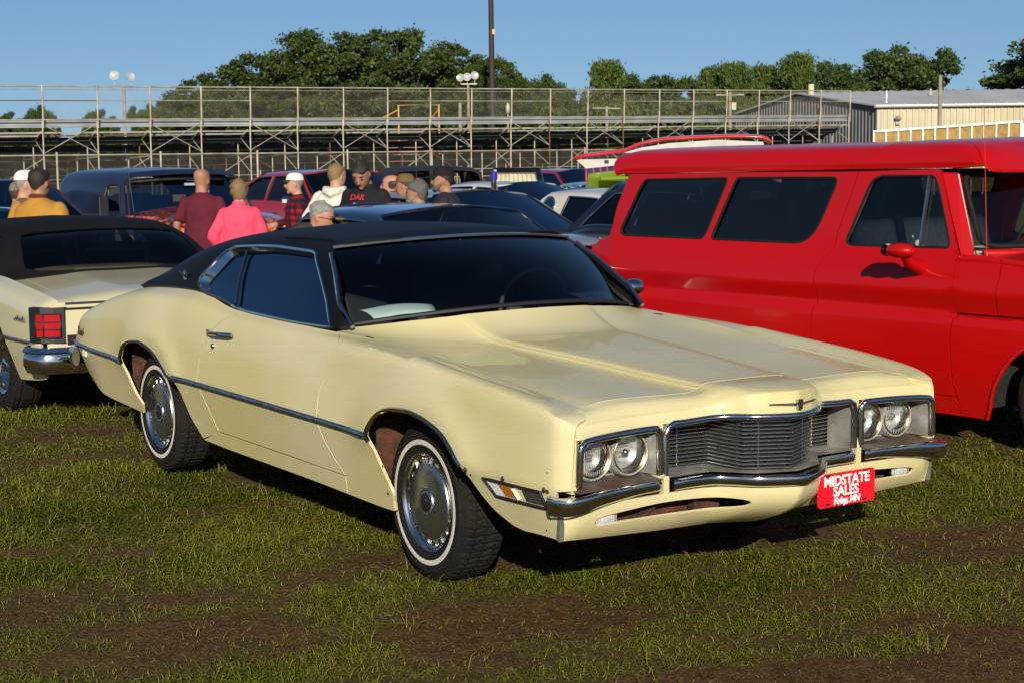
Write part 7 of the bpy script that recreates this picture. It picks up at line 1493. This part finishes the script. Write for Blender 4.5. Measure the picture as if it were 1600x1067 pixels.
def cone(rx, ry, z0, z1):
    def f(rg):
        h = rg.random()**1.15; a = rg.uniform(0, 6.283); r = math.sqrt(rg.uniform(.15, 1)) * (1 - .72 * h**1.6); return np.array([rx * r * math.cos(a), ry * r * math.sin(a), z0 + (z1 - z0) * h])
    return f
def limbs_mesh(C, h0, r0, seed, z0):
    rg = random.Random(seed); b = MB(); top = max(c[2] for c in C)
    tr = [Vector((0, 0, -.2)), Vector((rg.uniform(-.1, .1), 0, h0 * .5)), Vector((rg.uniform(-.2, .2), rg.uniform(-.2, .2), h0)), Vector((rg.uniform(-.3, .3), 0, (h0 + top) / 2)), Vector((rg.uniform(-.3, .3), 0, top * .86))]; b.tube(tr, [r0 * 1.2, r0, r0 * .85, r0 * .45, r0 * .12], 8)
    for c in list(C)[::3]:
        c = Vector(c); s = tr[2].lerp(tr[4], rg.uniform(0, .6)); m = s.lerp(c, .5) + Vector((0, 0, -.25)); b.tube([s, m, c], [r0 * .32, r0 * .18, r0 * .05], 5)
    return b.mesh("trunk", BARK, 50)
VAR = []
for k in range(4):
    me, C = crown_mesh(20 + k, 190, 320, ell(3.5 + .3 * (k % 2), 3.0, 1.4, 8.7 - .3 * k), .098, .62, 0); VAR.append(("oak", me, limbs_mesh(C, 2.4, .34, k, 2.2), 8.9 - .3 * k))
for k in range(2):
    me, C = crown_mesh(40 + k, 150, 240, cone(2.2, 1.9, .2, 7.0), .095, .50, 1, .35); VAR.append(("poplar", me, limbs_mesh(C, 1.5, .18, 10 + k, 1), 6.9))
for k in range(3):
    me, C = crown_mesh(60 + k, 160, 280, ell(3.0, 2.6, .4, 7.0), .095, .58, 2); VAR.append(("tree", me, limbs_mesh(C, 1.8, .25, 20 + k, 1.2), 6.75))
def tree(kind, label, u, dist, vtop, wpx=None, rot=0., group="trees beyond the bleachers", var=0):
    vh = 244 + (800 - u) * .01235; x = (u - 800) / 2576.45 * dist; g = gz(x, dist); H = 1.716 + (vh - vtop) / 2576.45 * dist - g
    opts = [v for v in VAR if v[0] == kind]; v = opts[var % len(opts)]; s = H / v[3]; w = {"oak": 7.2, "poplar": 4.0, "tree": 5.3}[kind]; sw = (wpx / 2576.45 * dist) / w if wpx else s
    t = thing({"oak": "oak_tree", "poplar": "poplar_tree", "tree": "leafy_tree"}[kind], label, "tree", (x, dist, g), rot, group)
    for nm, me in (("crown", v[1]), ("trunk", v[2])): o = new_obj(nm, me, t); o.scale = (sw, sw, s)
    return t
for i, (u, dd, vt, w, lb) in enumerate([(335, 112, 118, 165, "dark oak at the left shoulder of the big clump, sloping down to the railing"), (410, 106, 86, 190, "broad dark oak left of centre in the big clump behind the bleachers"), (515, 102, 47, 215, "tallest rounded dark oak of the clump, its top left of the middle gap"), (625, 104, 50, 205, "tall dark oak right of the middle gap in the big clump"), (705, 108, 70, 180, "dark oak just left of the tall dark pole"), (785, 106, 92, 120, "dark oak behind the tall dark pole, right end of the clump")]):
    tree("oak", lb, u, dd, vt, w, i * 1.3, var=i)
for i, (u, dd, vt, w) in enumerate([(290, 128, 150, 110), (470, 122, 120, 160), (575, 120, 100, 160), (655, 122, 95, 150), (745, 124, 118, 150)]):
    tree("oak", ["low dark tree at the far left foot of the oak clump", "darker tree filling the clump behind the second oak from the left", "tree filling the middle gap of the oak clump, lower than its neighbours", "tree behind the right half of the oak clump, below its skyline", "tree showing low behind the three-lamp floodlight pole"][i], u, dd, vt, w, i * 2.1 + .5, var=i + 1)
for i, (k, u, dd, vt, w, lb) in enumerate([("tree", 855, 120, 130, 62, "small rounded tree right of the oak clump, just above the railing"), ("tree", 893, 118, 150, 62, "low tree right of the small rounded tree, below the railing top"), ("poplar", 952, 116, 115, 78, "pointed tree with feathery top rising alone above the railing"), ("tree", 1010, 122, 130, 95, "dark tree right of the pointed feathery tree"), ("tree", 1062, 120, 128, 90, "dark flat-topped tree in the middle of the right-hand row"),
    ("poplar", 1112, 116, 124, 62, "bright green young tree at the left of the lit row"), ("poplar", 1150, 114, 118, 78, "bright green ragged-topped tree left of the darker pair"), ("poplar", 1195, 116, 122, 74, "bright green tree in the lit row, shorter than its right neighbour"), ("poplar", 1245, 114, 106, 84, "yellowish green ragged tree before the big round tree"), ("tree", 1290, 118, 110, 84, "mid green tree touching the left of the big round tree"),
    ("tree", 1365, 110, 84, 110, "left half of the big round tree pair over the metal hall"), ("tree", 1430, 110, 80, 116, "right half of the big round tree pair over the metal hall"), ("tree", 1497, 130, 146, 60, "low bush-like tree peeping over the hall roof"), ("tree", 1668, 104, 58, 175, "leafy tree at the right edge, rising behind the hall roof"),
    ("tree", 20, 135, 180, 60, "low distant tree at the far left edge"), ("tree", 72, 132, 170, 55, "low distant tree between the left edge and the floodlight pole"), ("tree", 165, 132, 174, 60, "low distant tree just left of the two-lamp floodlight pole"), ("tree", 232, 130, 168, 56, "low distant tree just right of the two-lamp floodlight pole"), ("tree", 266, 126, 176, 80, "low tree at the left foot of the oak clump by the railing")]):
    tree(k, lb, u, dd, vt - (6 if 840 < u < 1330 else 0), w * (1.3 if u > 840 else 1.), i * 1.7, var=i)
# the continuous low hedge of scrub behind the stands
def scrub():
    rg = np.random.default_rng(5); n = 60000; u = rg.uniform(-60, 1180, n); dist = 118 + rg.uniform(-3, 6, n); x = (u - 800) / 2576.45 * dist; top = 3.0 + 1.6 * noise2(x, x * 0, 3, 4, .25) + np.interp(u, [-60, 240, 300, 800, 1200], [-.6, -.5, .9, .9, 1.2])
    z = top * rg.random(n)**.7; P = np.stack([x, dist, z], 1); a = rg.normal(size=(n, 3)); a /= np.linalg.norm(a, axis=1)[:, None]; b = np.cross(a, rg.normal(size=(n, 3))); b /= np.linalg.norm(b, axis=1)[:, None]; s = (.16 + .16 * rg.random(n))[:, None]
    vs = np.stack([P - a * s, P - b * s * .6, P + a * s, P + b * s * .6], 1).reshape(-1, 3)
    me = bpy.data.meshes.new("scrub"); me.vertices.add(4 * n); me.vertices.foreach_set('co', vs.ravel()); me.loops.add(4 * n); me.loops.foreach_set('vertex_index', np.arange(4 * n)); me.polygons.add(n); me.polygons.foreach_set('loop_start', np.arange(n) * 4); me.polygons.foreach_set('loop_total', np.full(n, 4)); me.update(); me.materials.append(LEAF[2])
    o = new_obj("scrub", me); o['kind'] = 'stuff'; tag(o, "continuous low green scrub and hedge behind the bleachers", "scrub")
scrub()
# ================================================================ grass
def grass_mat():
    m = bpy.data.materials.new("grass blades"); m.use_nodes = True; nt = m.node_tree; N = nt.nodes.new; L = nt.links.new; b = nt.nodes["Principled BSDF"]; b.inputs['Roughness'].default_value = .7; b.inputs['Specular IOR Level'].default_value = .06
    a = N("ShaderNodeAttribute"); a.attribute_name = "tone"; r = N("ShaderNodeValToRGB"); e = r.color_ramp.elements
    for p, c in ((.0, (.045, .062, .008)), (.30, (.110, .132, .013)), (.55, (.185, .200, .020)), (.75, (.25, .245, .035)), (.88, (.23, .19, .06)), (1., (.30, .22, .10))):
        q = e[0] if p == 0 else (e[len(e) - 1] if p == 1. else e.new(p)); q.color = (*c, 1)
    L(a.outputs['Fac'], r.inputs[0]); L(r.outputs[0], b.inputs['Base Color']); t = N("ShaderNodeBsdfTranslucent"); L(r.outputs[0], t.inputs[0]); mx = N("ShaderNodeMixShader"); mx.inputs[0].default_value = .3; o = nt.nodes["Material Output"]; L(b.outputs[0], mx.inputs[1]); L(t.outputs[0], mx.inputs[2]); L(mx.outputs[0], o.inputs[0]); return m
def build_grass():
    rg = np.random.default_rng(3); gm = grass_mat(); pts = []
    def band(y0, y1, dens_, wide=1.06):
        half = lambda y: .325 * y * wide; A = (half(y0) + half(y1)) * (y1 - y0); n = int(A * dens_); y = np.sqrt(rg.uniform(y0**2, y1**2, n)); x = rg.uniform(-1, 1, n) * half(y); return x, y
    X, Y, LN = [], [], []
    for y0, y1, dn, sc in ((4.9, 6.5, 24000, 1.), (6.5, 8.5, 15000, 1.05), (8.5, 11.5, 7500, 1.2), (11.5, 15.5, 2400, 1.5)):
        x, y = band(y0, y1, dn); m = grass_mask(x, y); k = rg.random(len(x)) < np.clip((.12 + .88 * noise2(x * 7, y * 7, 31, 2)) * 1.15 * m**1.2, .06, 1); X.append(x[k]); Y.append(y[k]); LN.append((.020 + .044 * rg.random(k.sum())**1.7) * sc * (.5 + .65 * m[k]))
    # taller tufts
    tx, ty = band(4.9, 12, 9); tm = grass_mask(tx, ty); kk = rg.random(len(tx)) < .25 + tm * .75; tx, ty = tx[kk], ty[kk]
    for a, b in zip(tx, ty):
        n = int(rg.integers(14, 46)); r = rg.uniform(.03, .11); X.append(a + rg.normal(0, r, n)); Y.append(b + rg.normal(0, r * .8, n)); LN.append(rg.uniform(.04, .095, n) * rg.uniform(.6, 1.1))
    x = np.concatenate(X); y = np.concatenate(Y); ln = np.concatenate(LN); n = len(x)
    z = ground_z(x, y) + (noise2(x, y, 8, 4, 2.2) - .5) * .035 - .003
    # lying straw and clippings
    az = rg.uniform(0, 2 * math.pi, n); lean = np.clip(rg.normal(1.30, .34, n), .1, 1.5); lean = np.where(ln > .07, lean * .62, lean)
    w = np.clip(.0009 + .0011 * rg.random(n) + .00022 * (y - 5), .0009, .005); dx, dy = np.cos(az), np.sin(az); px, py = -dy, dx
    bend = rg.uniform(.3, 1.0, n)
    mx_ = ln * .55 * np.sin(lean * .7); mz = ln * .55 * np.cos(lean * .7); ex = ln * np.sin(lean) + ln * bend * .25; ez = np.maximum(ln * np.cos(lean) - ln * bend * .15, .002)
    tw = rg.uniform(-.6, .6, n)
    V = np.empty((n, 5, 3))
    for j, (f, ww, h) in enumerate(((0 * ln, w, 0 * ln), (0 * ln, -w, 0 * ln), (mx_, w * .85, mz), (mx_, -w * .85, mz), (ex, 0 * w, ez))):
        V[:, j, 0] = x + dx * f + px * ww * np.cos(tw * (j > 1)); V[:, j, 1] = y + dy * f + py * ww; V[:, j, 2] = z + h + ww * np.sin(tw * (j > 1))
    me = bpy.data.meshes.new("grass"); me.vertices.add(5 * n); me.vertices.foreach_set('co', V.ravel()); b5 = np.arange(n)[:, None] * 5
    li = np.concatenate([b5 + np.array([[0, 1, 3, 2]]), b5 + np.array([[2, 3, 4]])], 1).ravel(); me.loops.add(len(li)); me.loops.foreach_set('vertex_index', li)
    st = np.stack([np.arange(n) * 7, np.arange(n) * 7 + 4], 1).ravel(); me.polygons.add(2 * n); me.polygons.foreach_set('loop_start', st); me.polygons.foreach_set('loop_total', np.tile([4, 3], n)); me.update()
    patchy = noise2(x, y, 21, 4, 1.6); tone = np.clip(.02 + .72 * patchy + rg.normal(0, .14, n) - .25 * (grass_mask(x, y) - .5) * .4, 0, .86); dead = rg.random(n) < .12 + .25 * (1 - grass_mask(x, y)); tone = np.where(dead, rg.uniform(.80, .97, n), tone)
    at = me.attributes.new("tone", 'FLOAT', 'POINT'); at.data.foreach_set('value', np.repeat(tone, 5)); me.materials.append(gm)
    o = new_obj("grass", me); o['kind'] = 'stuff'; tag(o, "patchy short trampled grass growing over bare brown earth", "grass"); print("blades", n)
build_grass()
